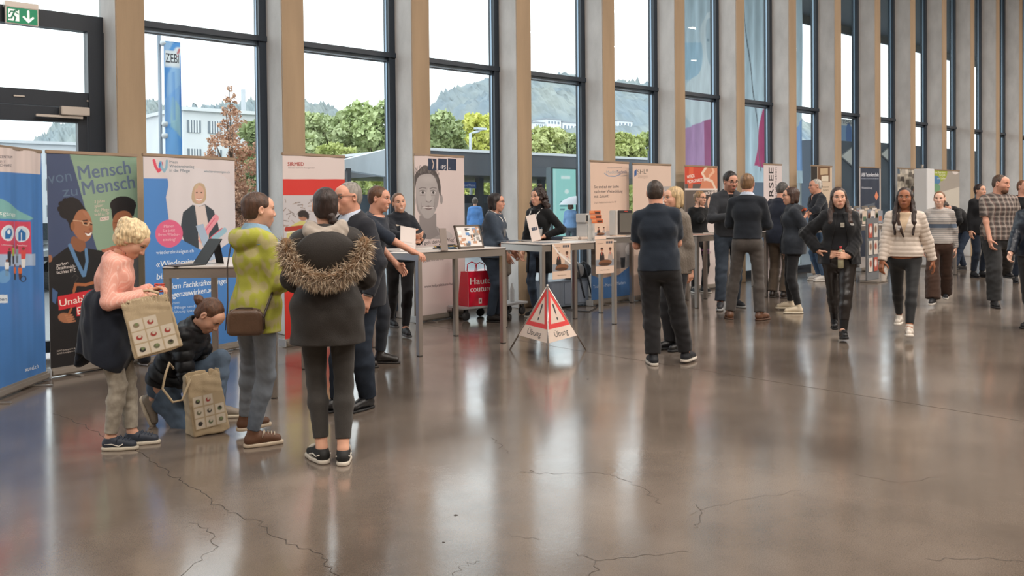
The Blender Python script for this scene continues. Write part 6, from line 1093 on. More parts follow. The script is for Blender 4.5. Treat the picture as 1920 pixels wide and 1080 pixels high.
# 1 blonde girl
def pinkcol(V): t = (np.abs(((V[:, 0]*.8+V[:, 1])/.016) % 1-.5) < .13)[:, None]*.45; return np.array(lin('#e5a696'))*(1-t)+np.array(lin('#f3d3c6'))*t
s = P_((232, 838), 415, 74, 'girl with messy blonde hair in a pink top, looking down at her hands', 'fair', hs=1.13, bulk=.84, vx=.006, hvx=.0035, head=(0, 40, 0), lean=10, pel=(0, -.09, 0), RH=('p', 268, 556, .08), LH=('p', 283, 545, -.05), Re=(.6, -1, -.4), Le=(-.3, -.8, -.5), Rn=(-.3, 0, -1), Ln=(0, -.3, -1), Rc=.7, Lc=.6, RF=(.07, -.03, 0, 4), LF=(-.06, .09, 0, 4), brow='#a58a68', neckl=.8, sw=.9)
s.top(VC, e=.026, hem=.04, name='blouse', sleeve=.019, wr=.005, cuff=.010, collar=.012, col=pinkcol, wl=1.4); s.legs(cloth('stone_jeans', '#9f978a', .9, noise=.15), e=.012, hem=.035, wr=.007, thigh=.004)
bl = [c for c in s.ob.children if c.name.startswith('blouse')][0]
for sg in (1, -1):      # ruffles over the shoulder seams, gathered cuffs
    a = MB(); n_ = 40; v = []
    for k in range(n_): t = k/(n_-1); p = s.neckb+s.Rt @ V3((.062+.04*t)*sg, .085-.17*t, .035-.02*math.cos(t*6.28)); w_ = .014*math.sin(k*1.9); v += [tuple(p), tuple(p+s.Rt @ V3(.022*sg+w_*.4, w_*.5, .022+w_*.3))]
    a.add(v, [(2*k, 2*k+1, 2*k+3, 2*k+2) for k in range(n_-1)], 0, True); a.build('ruffle', cloth('pink_blouse', '#e5b3a0'), bl)
for i in (0, 1): d_ = s.hd[i][0]; a = MB(); q_ = s.wr[i]; a.tube([tuple(q_-d_*.045), tuple(q_-d_*.035), tuple(q_-d_*.005), tuple(q_)], [.034, .040, .041, .036], 16); a.build('cuff', cloth('pink_cuff', '#d99a88'), bl)
s.hair('#dcc39a', 'messy', vx=.0035); s.bun('#dcc39a', (.0, -.10, .05), (.05, .05, .055), 5); s.shoes('#2e3542', '#cbc1b0', 'low', laces='#3a4250')
for i in (0, 1): o, R = s.ft[i]; sg = 1 if i == 0 else -1; s.strand('side_stripe', [o+R @ V3(.040*sg, -.07, .05), o+R @ V3(.042*sg, -.02, .05), o+R @ V3(.044*sg, .03, .035), o+R @ V3(.042*sg, .06, .05)], .004, mat('stripe_white', '#ddd6ca', .6))
f = Field(s.pel-V3(.4, .4, .5), s.pel+V3(.4, .4, .3), .006); dz = lambda P, t: .016*wob(P*V3(1, 1, .18), 42, 6)+.006*wob(P*V3(1, 1, .4), 90, 8)
f.cone(s.pel+V3(0, 0, .10), s.pel+V3(0, -.01, -.26), (.20, .165), (.225, .195), V3(1, 0, 0), .03, dz); f.cone(s.pel+V3(0, -.02, -.24), s.pel+V3(0, -.03, -.44), (.19, .17), (.15, .17), V3(1, 0, 0), .03, dz); f.cut((0, .02, .57), (0, -.62, -1)); f.cut((0, .02, .57), (0, 2.2, -1)); f.cone(s.pel+V3(0, -.12, .0), s.pel+V3(-.02, -.20, -.30), (.13, .04), (.10, .03), V3(1, 0, 0), .04, dz); f.cap(s.pel+V3(-.06, .13, .05), s.pel+V3(-.08, .17, -.12), .035, .03, .02, dis=dz); s.put(f, 'tied_sweater', cloth('navy_knit', '#1a202c'))
girl = s
# 3 woman in lime jacket
s = P_((484, 836), 360, 122, 'woman with short brown hair in a lime green patterned jacket, seen from behind', 'fair', bulk=.98, vx=.006, hvx=.0035, head=(16, 4, 0), RH=('p', 540, 533, -.12), LH=('p', 532, 520, -.40), Re=(.9, -.8, -.5), Rn=(-.6, 0, .6), Ln=(.6, 0, .5), Rc=.75, Lc=.6, RF=('g', 487, 836, 22), LF=('g', 470, 812, -4), brow='#6a4a36')
def limecol(V): t = np.clip((wob(V*V3(1, 1, .7), 75, 8)+.6*wob(V, 120, 4))*3+.1, 0, 1)[:, None]; return np.array(lin('#a9ab45'))*(1-t)+np.array(lin('#b0a674'))*t
s.top(VC, e=.018, hem=-.17, name='jacket', sleeve=.016, wr=.006, hood=.55, cuff=.004, col=limecol, flarez=.008)
def jeans(s, c0, c1, **k):
    o = s.legs(VC, name='jeans', **k); me = o.data; co = np.zeros(len(me.vertices)*3, np.float32); me.vertices.foreach_get('co', co); co = co.reshape(-1, 3)
    a = me.color_attributes.new('Col', 'FLOAT_COLOR', 'POINT'); c = np.ones((len(co), 4), np.float32); c[:, :3] = wash(c0, c1, 12)(co); a.data.foreach_set('color', c.ravel()); return o
jeans(s, '#59616c', '#8e959d', e=.007, hem=.02, wr=.005)
s.strand('red_collar', [s.neckb+s.Rt @ V3(.062*math.cos(k*PI/6), .062*math.sin(k*PI/6)-.005, .035) for k in range(13)], .012, mat('collar_red', '#b03a34', .7)); s.hair('#4b3325', 'short', vx=.0035); s.under(cloth('blue_inner_collar', '#7f9db3'), e=.03, hem=.42, name='inner_hood', collar=.035, neck=.03); s.shoes('#5a3a26', '#b9a994', 'sneaker', laces='#b9aa96')
lime = s
# 4 woman with fur-trimmed hood
s = P_((617, 866), 350, 178, 'woman with dark braid in a dark parka with fur-trimmed hood, seen from behind', 'fair', bulk=1.0, vx=.006, hvx=.0035, head=(-4, 0, 0), RH=(.07, .30, 1.12), LH=(-.05, .30, 1.10), Re=(1, -.55, -.5), Le=(-1, -.55, -.5), RF=('g', 645, 866, 4), LF=('g', 598, 864, 28), sw=1.05)
s.top(cloth('dark_parka', '#28231f', .55, sheen=.1, noise=.1), e=.042, hem=-.20, name='parka', sleeve=.03, wr=.010, flarez=.03, wl=.8, collar=.02); s.legs(cloth('charcoal_slim_jeans', '#3a3734', .85), e=.006, hem=.06, wr=.003, calf=.003)
s.hair('#2b1c17', 'tied', vx=.0035); hp = [c for c in s.ob.children if c.name.startswith('hair')][0]; n_ = s.neckb
f = Field(n_-V3(.25, .25, .3), n_+V3(.25, .25, .2), .004)
for k in range(7): t = k/6; p = s.H(.02, -.085, -.06)*(1-t)+(n_+V3(.12, .03, -.09))*t+V3(.03*math.sin(t*PI), -.03*math.sin(t*PI), 0); f.ell(p+V3(.008*(-1)**k, 0, 0), (.028, .026, .026), None, .01, dis=lambda P, t: .003*wob(P, 160, 3))
s.put(f, 'braid', _M['hair_#2b1c17'], parent=hp)
f = Field(n_-V3(.3, .3, .35), n_+V3(.3, .3, .2), .006)     # light inner hood
dh = lambda P, t: .012*wob(P, 42, 12)+.006*wob(P, 90, 13)
for k in range(9): a = PI*k/8; f.ell(n_+V3(.095*math.cos(a), -.045-.05*math.sin(a), .025-.045*math.sin(a)), (.045, .045, .05), None, .03, dis=dh)
f.ell(n_+V3(0, -.12, -.075), (.095, .045, .08), None, .03, dis=dh); f.ell(n_+V3(0, 0, .06), (.062, .062, .1), None, .01, 's'); s.put(f, 'inner_hood', cloth('grey_cotton', '#a89d92', .9))
f = Field(n_-V3(.38, .38, .45), n_+V3(.38, .3, .2), .007)    # parka hood lying on the back
f.ell(n_+V3(0, -.14, -.13), (.185, .055, .14), None, .03, dis=lambda P, t: .012*wob(P, 26, 4)); s.put(f, 'parka_hood', cloth('dark_parka', '#28231f'))
def furpath(t): a = PI*t; return n_+V3(.235*math.cos(a), -.10-.125*math.sin(a)**.7, -.085-.20*math.sin(a)**.9+.02*math.cos(a)**2)
r = np.random.default_rng(4); VV, FF, CC = [], [], []; cols = [np.array(lin(c)) for c in ('#9c866f', '#c2ae96', '#dccdb6', '#6d5a4b', '#ae967b')]
for k in range(6500):
    t = r.uniform(0, 1); p = furpath(t); d = nrm(r.normal(size=3)+V3(0, -.45, -.25)); q = p+d*.026; tip = q+nrm(d+V3(0, -.1, -.55)+.35*r.normal(size=3))*r.uniform(.04, .085); sd = nrm(np.cross(d, r.normal(size=3)))*.0022; n0 = len(VV); VV += [q+sd, q-sd, (q+tip)/2+sd*.7+d*.006, (q+tip)/2-sd*.7+d*.006, tip]; FF += [(n0, n0+1, n0+3, n0+2), (n0+2, n0+3, n0+4, n0+4)]; c = cols[r.integers(5)]; CC += [c*.75]*2+[c]*2+[c*1.15]
me = bpy.data.meshes.new('fur'); me.from_pydata([tuple(v) for v in VV], [], [f[:3] if f[2] == f[3] else f for f in FF]); a_ = me.color_attributes.new('Col', 'FLOAT_COLOR', 'POINT'); c4 = np.ones((len(VV), 4), np.float32); c4[:, :3] = np.clip(CC, 0, 1); a_.data.foreach_set('color', c4.ravel()); fo = link('fur_trim', me, s.ob, vcmat('fur', .75)); fo['kind'] = 'stuff'
f = Field(n_-V3(.4, .4, .45), n_+V3(.4, .3, .2), .008)
for k in range(24): f.ell(furpath(k/23), (.034, .034, .034), None, .02)
V, F = f.mesh(); smoothmesh(V, F, 'fur_backing', mat('fur_skin', '#7a5c40', .9), fo)
s.shoes('#141414', '#cfc6b8', 'low', laces='#d8d2c8')
for i in (0, 1):
    o, R = s.ft[i]
    for sg in (1, -1): s.strand('side_stripe', [o+R @ V3(.039*sg, -.085, .06), o+R @ V3(.041*sg, -.045, .045), o+R @ V3(.043*sg, .0, .055), o+R @ V3(.043*sg, .05, .04)], .0045, mat('stripe_white'))
fur = s
# 2 crouching child
s = P_((322, 792), 600, 62, 'child in a black puffer jacket kneeling and reaching into a tote bag', 'fair', hs=1.12, bulk=.85, vx=.006, hvx=.0035, pel=(0, -.03, .36), lean=34, head=(6, 30, 0), RH=('p', 372, 745, .10), LH=('p', 392, 735, -.15), Re=(1, -.6, -.2), Le=(-1, -.2, -.2), Rn=(-.5, 0, -.6), Ln=(.5, 0, -.6), RF=(.10, -.17, .13, 6, 68), LF=(-.20, .36, 0, 8), Rk=(.1, 1, -.9), Lk=(-.3, .9, 1), brow='#4a3226', sc=.86, neckl=.9)
s.top(cloth('black_puffer', '#17181c', .38, sheen=0, noise=.05), e=.035, hem=-.04, name='puffer_jacket', sleeve=.032, puff=.02, sfreq=38, wr=.004, collar=.04)
jeans(s, '#46566a', '#6f8196', e=.016, hem=.03, wr=.007, thigh=.006, knee=.004); s.hair('#5a3b28', 'tied', vx=.0035); s.bun('#5a3b28', (0, -.135, .0), (.035, .055, .035), 7, 'ponytail'); s.shoes('#8d8377', '#c4b9a6', 'sneaker'); kid = s
# 5 man in dark blazer
s = P_((676, 768), 340, -55, 'grey-haired man with glasses in a dark blazer over a pale shirt, talking', 'pink', 'm', bulk=1.15, vx=.006, hvx=.0035, lean=7, head=(0, 3, 0), RH=('p', 680, 556, .05), LH=('p', 690, 553, .28), Re=(.8, -1, -.4), Le=(-1, -.7, -.4), Rn=(-.3, -.8, .1), Ln=(.5, -.6, .3), Rc=.5, Lc=.5, RF=('g', 626, 772, 8), LF=('g', 682, 768, 14), mouth=1, brow='#7a7068')
s.top(cloth('dark_blazer', '#1d1f27', .8), e=.026, hem=-.16, name='blazer', sleeve=.018, wr=.005, openv=(.075, .34), neck=.03, collar=.015, flarez=.01); s.under(cloth('pale_blue_shirt', '#bcc6d6', .8), e=.012, hem=.0, collar=.045, neck=.02); jeans(s, '#1f2733', '#36404e', e=.014, hem=.0, wr=.006, flare=.018, calf=.008)
s.hair('#8a837c', 'crop', vx=.0035); s.glasses(); s.shoes('#17171a', '#17171a', 'dress')
a = MB(); a.lathe([(.030, -.012), (.034, -.012), (.034, .012), (.030, .012)], n=20, M=Matrix.Translation(Vector(s.wr[1])) @ Vector(s.hd[1][0]).to_track_quat('Z', 'X').to_matrix().to_4x4()); a.build('wristwatch', mat('watch_steel', '#8f8f92', .3, metal=.8), s.ob)
# 6 man leaning behind him
s = P_((693, 684), 349, 62, 'brown-haired man in a navy sweater half hidden, resting one arm on the table', 'pink', 'm', bulk=1.0, vx=.007, head=(-4, 4, 0), lean=11, RH=('p', 782, 477, .10), LH=(-.22, .2, .95), Re=(.9, -.8, .1), Rd=(.2, 1, -.25), Rn=(0, -.2, -1), Rc=.55, RF=(.1, 0, 0, 8), LF=(-.12, .1, 0, 8), brow='#5a3a26', mouth=.3)
s.top(cloth('navy_pullover', '#232b38'), e=.014, hem=-.08, name='pullover', sl=.1, sleeve=.014); s.legs(cloth('dark_trousers', '#20242c'), e=.012); s.hair('#5a3b27', 'short'); s.shoes('#2a2624', '#2a2624', 'dress')
# 7 smiling woman in fleece
s = P_((752, 628), 361, 24, 'smiling woman in a black fleece with a name badge, gesturing behind the table', 'fair', bulk=1.02, vx=.007, hvx=.0035, head=(8, 2, 8), RH=('p', 772, 443, .38), LH=('p', 784, 452, .34), Re=(1, -.6, -.4), Le=(-1, -.6, -.4), Rn=(-.2, -.6, .5), Ln=(0, -.2, 1), Rc=.6, Lc=.25, RF=('g', 736, 622, 2), LF=('g', 762, 633, -10), mouth=.5, brow='#6a4c38')
s.top(cloth('black_fleece', '#1a1e26'), e=.022, hem=-.06, name='fleece_jacket', sleeve=.020, collar=.045, wr=.006); s.legs(cloth('black_trousers', '#1f1f22'), e=.008, hem=.03); s.hair('#6a4a35', 'tied'); s.badge(.075, .03, .085, .05, '#d8c9b8', y=.137, rot=-12); s.badge(.085, -.055, .07, .022, '#9fa83a', y=.14, name='printed_word'); s.shoes('#1b1c20', '#4a4a4c', 'sneaker')
# 8 woman in blue-grey sweater
s = P_((926, 601), 362, 70, 'woman with short dark hair, glasses and a white lanyard in a blue-grey sweater', 'pink', bulk=1.28, vx=.007, hvx=.0035, head=(-8, 3, 0), lean=3, RH=('p', 950, 478, .18), LH=('p', 962, 472, -.05), Re=(.9, -1, -.2), Rn=(-.8, 0, -.2), Rc=.3, RF=('g', 926, 604, 4), LF=(-.09, .05, 0, 4), brow='#2b201c', neckl=.8)
s.top(cloth('blue_grey_knit', '#3a4553'), e=.018, hem=-.10, name='sweater', sl=.30, sleeve=.022, wr=.006); jeans(s, '#222b38', '#36404e', e=.004, hem=-.01, wr=.005, flare=.016); s.hair('#241a18', 'bob'); s.glasses('#4a3a32'); s.lanyard('#d9d4cf', -.1); s.shoes('#25211f', '#25211f', 'dress')
# 9 curly-haired woman
s = P_((1016, 606), 352, -38, 'woman with dark curly hair and small bun in a black turtleneck with white lanyard', 'fair', bulk=.9, vx=.007, hvx=.0035, head=(4, 2, 0), loc=tuple(G(1013, 594)), RH=('p', 977, 491, .06), LH=('p', 1022, 443, .22), Re=(.5, -1, -.2), Le=(-.9, -.8, -.2), Ln=(0, .0, -1), Rc=.5, Lc=.3, RF=(.08, .05, 0, 5), LF=(-.09, 0, 0, 5), brow='#2b1f1b')
s.top(cloth('black_turtleneck', '#15161a'), e=.008, hem=.02, name='turtleneck', collar=.075, sleeve=.008); s.top(cloth('black_cardigan', '#101114'), e=.020, hem=-.36, name='cardigan', sleeve=.014, opened=.07, flarez=.03, sl=.95); jeans(s, '#3d4c5f', '#66788e', e=.005, hem=.04, wr=.003); s.hair('#2e1f1a', 'curly'); s.bun('#2e1f1a', (0, -.045, .15), (.034, .034, .032)); s.lanyard('#d9d4cf', -.06); s.shoes('#1a1a1c', '#c9c4bc', 'sneaker')
# 10 man in polo, back
s = P_((1233, 684), 337, 177, 'man in a navy polo shirt and black trousers seen from behind with arms folded', 'pink', 'm', bulk=1.0, vx=.0065, hvx=.0035, head=(-2, 6, 0), pel=(.02, 0, 0), bend=-3, RH=(-.01, .25, 1.14), LH=(.01, .21, 1.19), Re=(1, -.5, -.55), Le=(-1, -.5, -.55), Rn=(0, -1, 0), Ln=(0, -1, 0), Rc=.6, Lc=.6, RF=('g', 1290, 679, 24), LF=('g', 1223, 683, 18), brow='#3a2b22', sw=.96)
s.top(cloth('navy_polo', '#1b2430'), e=.016, hem=-.07, name='polo_shirt', sl=-.18, sleeve=.020, wr=.006, collar=.035); s.legs(cloth('black_work_trousers', '#1c1b1d'), e=.014, hem=.01, wr=.008, thigh=.006, knee=.012, calf=.012, flare=.020); s.hair('#33261e', 'crop'); s.shoes('#1b1e24', '#cdc4b8', 'sneaker')
# 11 woman in tweed jacket
s = P_((1268, 655), 350, -52, 'blonde woman in a grey tweed jacket beside the man in the polo shirt', 'fair', bulk=.95, vx=.0065, hvx=.0035, head=(6, 2, 0), RH=(.12, .22, 1.05), LH=('p', 1303, 590-8, .10), Le=(-.6, -1, 0), Rn=(-1, 0, 0), Rc=.3, RF=('g', 1252, 655, 10), LF=('g', 1275, 658, 4), brow='#8a6f52')
def tweed(V): t = np.clip(.5+.5*wob(V, 330, 3, 8), 0, 1)[:, None]; return np.array(lin('#5c544d'))*(1-t)+np.array(lin('#8b8278'))*t
s.top(VC, e=.022, hem=-.14, name='tweed_jacket', sleeve=.016, openv=(.06, .24), neck=.03, collar=.02, col=tweed, flarez=.008, wr=.004); s.under(cloth('black_turtleneck', '#15161a'), e=.010, hem=.1, collar=.06, name='black_top'); s.legs(cloth('black_trousers', '#1f1f22'), e=.010, hem=.0, flare=.03, calf=.008); s.hair('#b59a72', 'bob'); s.shoes('#19191b', '#19191b', 'boot')
# 12 woman on the phone
s = P_((1312, 549), 358, 28, 'woman with glasses on the phone in front of the red banner', 'fair', bulk=.9, vx=.009, hvx=.0045, head=(-18, 4, 0), LH=('p', 1313, 388, .05), Le=(-.9, .1, -1), Ln=(1, 0, 0), Ld=(.15, .1, 1), Lc=.6, brow='#8a6a48')
s.top(cloth('black_cardigan', '#101114'), e=.018, hem=-.04, name='cardigan'); s.legs(cloth('black_trousers', '#1f1f22'), e=.006); s.hair('#8f6f4c', 'mop'); s.glasses(); s.shoes('#26262a', '#cfc8c0', 'sneaker', laces='#d8d2ca')
a = MB(); c = s.P(1311, 385, .08); a.box((-.035, -.006, -.07), (.035, .006, .07), M=Matrix.Translation(Vector(c)) @ Matrix.Rotation(1.2, 4, 'Z'), bev=.003); o_ = a.build('mobile_phone', M_blk); o_.matrix_world = s.Mw; tag(o_, 'black mobile phone at the ear of the woman by the red banner', 'phone')
# 13 man with beard and glasses
s = P_((1368, 578), 322, 14, 'dark-haired bearded man with glasses in a grey fleece, looking down', 'pink', 'm', bulk=.98, vx=.008, hvx=.004, head=(-14, 14, 0), RH=(.06, .27, 1.16), LH=(-.05, .28, 1.13), Re=(1, -.6, -.5), Le=(-1, -.6, -.5), Rn=(-1, 0, .3), Rc=.6, Lc=.6, RF=('g', 1350, 582, 16), LF=('g', 1382, 576, 24), brow='#1f1714', stubble=('#2b1f1a', .4))
s.top(cloth('grey_fleece', '#34363b'), e=.022, hem=-.05, name='fleece_pullover', sleeve=.018, collar=.04, openv=(.035, .12)); s.under(cloth('black_turtleneck', '#15161a'), e=.01, hem=.2, name='black_tshirt'); jeans(s, '#2f3742', '#454f5c', e=.016, hem=.01, flare=.012, wr=.006); s.hair('#1f1613', 'mop'); s.glasses(); s.shoes('#24262c', '#9a9a9a', 'sneaker')
# 14 man from behind, grey trousers
s = P_((1402, 598), 325, 172, 'fair-haired man in a navy sweater and grey trousers seen from behind', 'pink', 'm', bulk=.92, vx=.008, hvx=.004, head=(4, 2, 0), RH=(.05, .22, 1.05), LH=(-.04, .24, 1.1), Re=(1, -.55, -.5), Le=(-1, -.55, -.5), Rc=.6, RF=('g', 1428, 600, 26), LF=('g', 1367, 597, 22), brow='#8a6a48')
s.top(cloth('dark_navy_sweater', '#1d222a'), e=.014, hem=.0, name='sweater', sleeve=.013, wr=.004); s.under(cloth('pale_blue_shirt', '#bcc6d6'), e=.004, hem=.2, collar=.045, name='shirt_collar'); s.legs(cloth('taupe_trousers', '#4a4440'), e=.010, hem=.0, flare=.014, calf=.004, wr=.006); s.hair('#7a5c40', 'short'); s.shoes('#6a4630', '#5a3c2a', 'dress')
# 15 man in dark suit behind
s = P_((1462, 558), 341, 150, 'grey-haired man in a dark suit turned away, before the white SURSEE banner', 'pink', 'm', vx=.009, hvx=.0045, head=(10, 14, 0), lean=6, RH=(.1, .3, 1.1), LH=(-.1, .3, 1.1)); s.top(cloth('dark_suit', '#1b2130'), e=.022, hem=-.15, name='suit_jacket'); s.legs(cloth('brown_slacks', '#4f4338'), e=.018, hem=.0, flare=.02); s.hair('#4a4644', 'crop'); s.shoes('#2a211c', '#2a211c', 'dress')
# 16 woman in profile with orange-lined jacket
s = P_((1487, 586), 351, -80, 'brown-haired woman with glasses in a dark jacket with orange hood lining', 'fair', bulk=1.12, vx=.0075, hvx=.004, head=(0, 3, 0), LH=('p', 1498, 462, .18), Le=(-.3, -1, -.1), Rc=.4, RF=('g', 1476, 581, 4), LF=('g', 1491, 588, 2), brow='#4a3226')
s.top(cloth('charcoal_softshell', '#262b33'), e=.026, hem=-.14, name='jacket', sleeve=.022, opened=.045, hood=.7, wr=.006, flarez=.01); s.under(cloth('slate_tshirt', '#2f3a46'), e=.014, hem=-.05); s.legs(cloth('black_trousers', '#1f1f22'), e=.004, hem=.03); s.hair('#3e281f', 'bob'); s.glasses('#5a4a42'); s.shoes('#cfc0a8', '#d8cdb8', 'sneaker', laces='#d8cdb8')
a = MB()
for g_ in (-.9, -.3, .3): a.box((-.05, -.02, -.018), (.05, .02, .018), M=Matrix.Translation(Vector(s.neckb+V3(-.11, -.04+g_*.1, -.045-.02*g_))) @ Matrix.Rotation(1.2+g_, 4, 'Z') @ Matrix.Rotation(.4, 4, 'X'), bev=.008)
a.build('orange_lining', mat('orange_lining', '#b4583a', .7), s.ob)
# 17 white-haired man leaning on the table
s = P_((1536, 527), 335, -64, 'white-haired man with glasses in a black shirt resting his arms on the table', 'pink', 'm', bulk=1.08, vx=.008, hvx=.004, head=(4, 2, 0), lean=4, RH=('p', 1512, 401, .25), LH=('p', 1507, 407, .40), Re=(.8, -1, 0), Le=(-1, -.4, -.1), Rn=(0, 0, -1), Ln=(0, 0, -1), Rc=.5, Lc=.5, brow='#8a8078')
s.top(cloth('black_shirt', '#1b2029'), e=.018, hem=-.08, name='shirt', sl=.45, sleeve=.02, openv=(.04, .15), collar=.03); jeans(s, '#4a6484', '#7088a4', e=.012, hem=.02, wr=.006); s.hair('#b8b2aa', 'crop'); s.glasses(); s.shoes('#d5d0ca', '#d5d0ca', 'sneaker')
# 18 woman with bottle
s = P_((1574, 634), 351, 6, 'dark-haired woman walking in black leather trousers, holding a drinks bottle', 'fair', bulk=1.06, vx=.0065, hvx=.0033, head=(-2, 2, 4), RH=('p', 1534, 470, .02), Re=(1, -.35, .1), LH=('p', 1590, 480, .20), Le=(-.8, -1, -.2), Ln=(1, 0, 0), Ld=(.9, .5, .1), Rd=(-.5, .2, -.6), Lc=.85, Rc=.5, RF=('g', 1566, 626, 6), LF=('g', 1582, 641, 2, -10), brow='#2b1f1b')
M_lea = mat('leather_black', '#1d1817', .33, noise=.1, nscale=20, bump=.2, bscale=16)
s.top(cloth('black_turtleneck', '#15161a'), e=.010, hem=.06, name='turtleneck', collar=.075, sleeve=.006); s.top(cloth('black_jacket', '#121317'), e=.034, hem=-.10, name='open_jacket', sleeve=.030, opened=.085, wr=.010, flarez=.03); s.legs(M_lea, e=.008, hem=.12, wr=.003, waist=.09, name='leather_trousers', thigh=.008, knee=.003, calf=.003)
s.hair('#35231c', 'longloose'); s.badge(-.02, .015, .04, .05, '#a8a294', y=.150); s.badge(-.115, .02, .05, .022, '#c9c7c4', y=.15, name='printed_mark'); s.shoes('#121214', '#121214', 'boot', laces='#1d1d20'); bot = s
c = s.W(s.wr[1]+s.hd[1][0]*.07+s.hd[1][1]*.035); t = empty('drinks_bottle', (c.x, c.y, c.z-.135), 0, 'clear bottle with red cap and pink label in the hand of the leather-trousered woman', 'bottle')
a = MB(); a.lathe([(.02, 0), (.031, .006), (.032, .09), (.028, .105), (.032, .12), (.031, .165), (.013, .205), (.012, .22), (0, .22)], n=20); a.build('bottle_body', mat('bottle_plastic', '#b9b394', .12, alpha=.65), t); a = MB(); a.lathe([(.0145, .215), (.0145, .24), (0, .241)], n=16); a.build('bottle_cap', mat('cap_red', '#b3262c', .4), t); a = MB(); a.lathe([(.0328, .095), (.0328, .15), (.0325, .151)], n=20); a.build('bottle_label', mat('label_pink', '#cdaaa0', .5), t)
# 19 woman in white puffer
s = P_((1697, 632), 351, -4, 'woman with long dark hair walking in a white puffer jacket and black leggings', 'brown', bulk=1.0, vx=.0065, hvx=.0033, head=(0, 1, 0), RH=('p', 1652, 500, .04), LH=('p', 1757, 518, .02), Rn=(-.6, -.6, 0), Rc=.45, Lc=.35, RF=('g', 1686, 622, 4), LF=('g', 1704, 642, 2, -8), brow='#1f1512', sw=1.05)
s.top(cloth('white_puffer', '#cfc2b6', .55, sheen=.05, noise=.03), e=.020, hem=-.02, name='puffer_jacket', sleeve=.020, puff=.007, sfreq=62, openv=(.07, .24), wr=.004, collar=.03); s.under(cloth('cream_top', '#cbb397'), e=.014, hem=.1); s.legs(cloth('black_leggings', '#191a1c', .6), e=.004, hem=.05, wr=.002, waist=.05); s.hair('#2a1b17', 'long'); s.shoes('#d0c6bb', '#ddd5cb', 'sneaker', laces='#e3ddd4')
s.strand('brown_scarf', [s.neckb+s.Rt @ V3(*p) for p in ((.05, .05, .02), (.065, .125, -.09), (.03, .175, -.2), (.0, .18, -.29))], [.016, .018, .018, .008], cloth('brown_scarf', '#3b2a22')); s.badge(.045, -.02, .04, .05, '#c9c4c4', y=.185); white = s
c = s.W(s.wr[0]+s.hd[0][0]*.09+s.hd[0][1]*.03); t = empty('white_flask', (c.x, c.y, c.z-.14), 0, 'white steel flask in the hand of the woman in the white puffer jacket', 'bottle'); t.rotation_euler = (.1, .15, 0); a = MB(); a.lathe([(.028, 0), (.032, .01), (.032, .15), (.022, .18), (.0, .181)], n=20); a.build('flask_body', mat('flask_white', '#c9c2ba', .35), t); a = MB(); a.lathe([(.021, .178), (.021, .205), (0, .206)], n=16); a.build('flask_lid', mat('flask_lid', '#8d8984', .4, metal=.6), t)
# 20 teenager in striped sweater
s = P_((1762, 572), 358, -6, 'teenager with pulled-back hair in a grey striped sweater and brown trousers', 'pale', 'f', bulk=.92, vx=.0075, hvx=.0038, head=(0, 2, 0), mouth=.15, LH=('p', 1793, 478, .02), RF=('g', 1748, 576, 5), LF=('g', 1772, 568, 12), brow='#7a5a40')
def stripes(V):
    z = V[:, 2]; t = (np.sin(z*210) > .1)[:, None]; c = np.where(t, np.array(lin('#8c8a8a')), np.array(lin('#b5aea8'))); b1 = ((z > 1.17) & (z < 1.23) & (np.abs(V[:, 0]) < .4))[:, None]; c = np.where(b1, np.array(lin('#6f7f94')), c); b2 = ((z > 1.235) & (z < 1.255))[:, None]; return np.where(b2, np.array(lin('#c9c2ba')), c)
s.top(VC, e=.022, hem=-.02, name='striped_sweater', sleeve=.016, wr=.006, col=stripes, vx=.006, neck=.02); s.legs(cloth('brown_corduroy', '#3e2a20'), e=.020, hem=-.01, flare=.05, calf=.03, knee=.02, wr=.006); s.hair('#7a583e', 'tied'); s.shoes('#1e1e22', '#cfc8c0', 'sneaker')
# 21 man bending over the table
s = P_((1803, 507), 347, -62, 'man in a black jacket and pale blue shirt bending over the table', 'pink', 'm', bulk=.98, vx=.009, hvx=.0045, sc=1.04, pel=(0, -.12, .93), lean=52, head=(0, 28, 0), RH=('p', 1790, 432, .05), LH=('p', 1785, 428, .25), Re=(1, -.2, .5), Le=(-1, -.2, .5), RF=(.1, -.05, 0, 8), LF=(-.12, .25, 0, 8), brow='#2b211c')
s.top(cloth('black_jacket', '#121317'), e=.026, hem=-.08, name='jacket', sleeve=.022, openv=(.07, .35), collar=.02); s.under(cloth('pale_blue_shirt', '#bcc6d6'), e=.012, hem=.0, collar=.03); jeans(s, '#232c3a', '#38455a', e=.012, hem=.0, flare=.012); s.hair('#33271f', 'short'); s.shoes('#1b1b1e', '#3a3a3c', 'sneaker')
# 22 woman far behind
s = P_((1836, 520), 345, 40, 'dark-haired woman in a black coat far back, looking to the right', 'fair', vx=.011, hvx=.005, head=(-8, 0, 0), brow='#2b1f1b'); s.top(cloth('black_jacket', '#121317'), e=.024, hem=-.15, name='coat', openv=(.05, .2)); s.legs(cloth('navy_trousers', '#1c2636'), e=.012); s.hair('#2e1e1a', 'mop'); s.shoes('#1b1b1e', '#1b1b1e', 'dress')
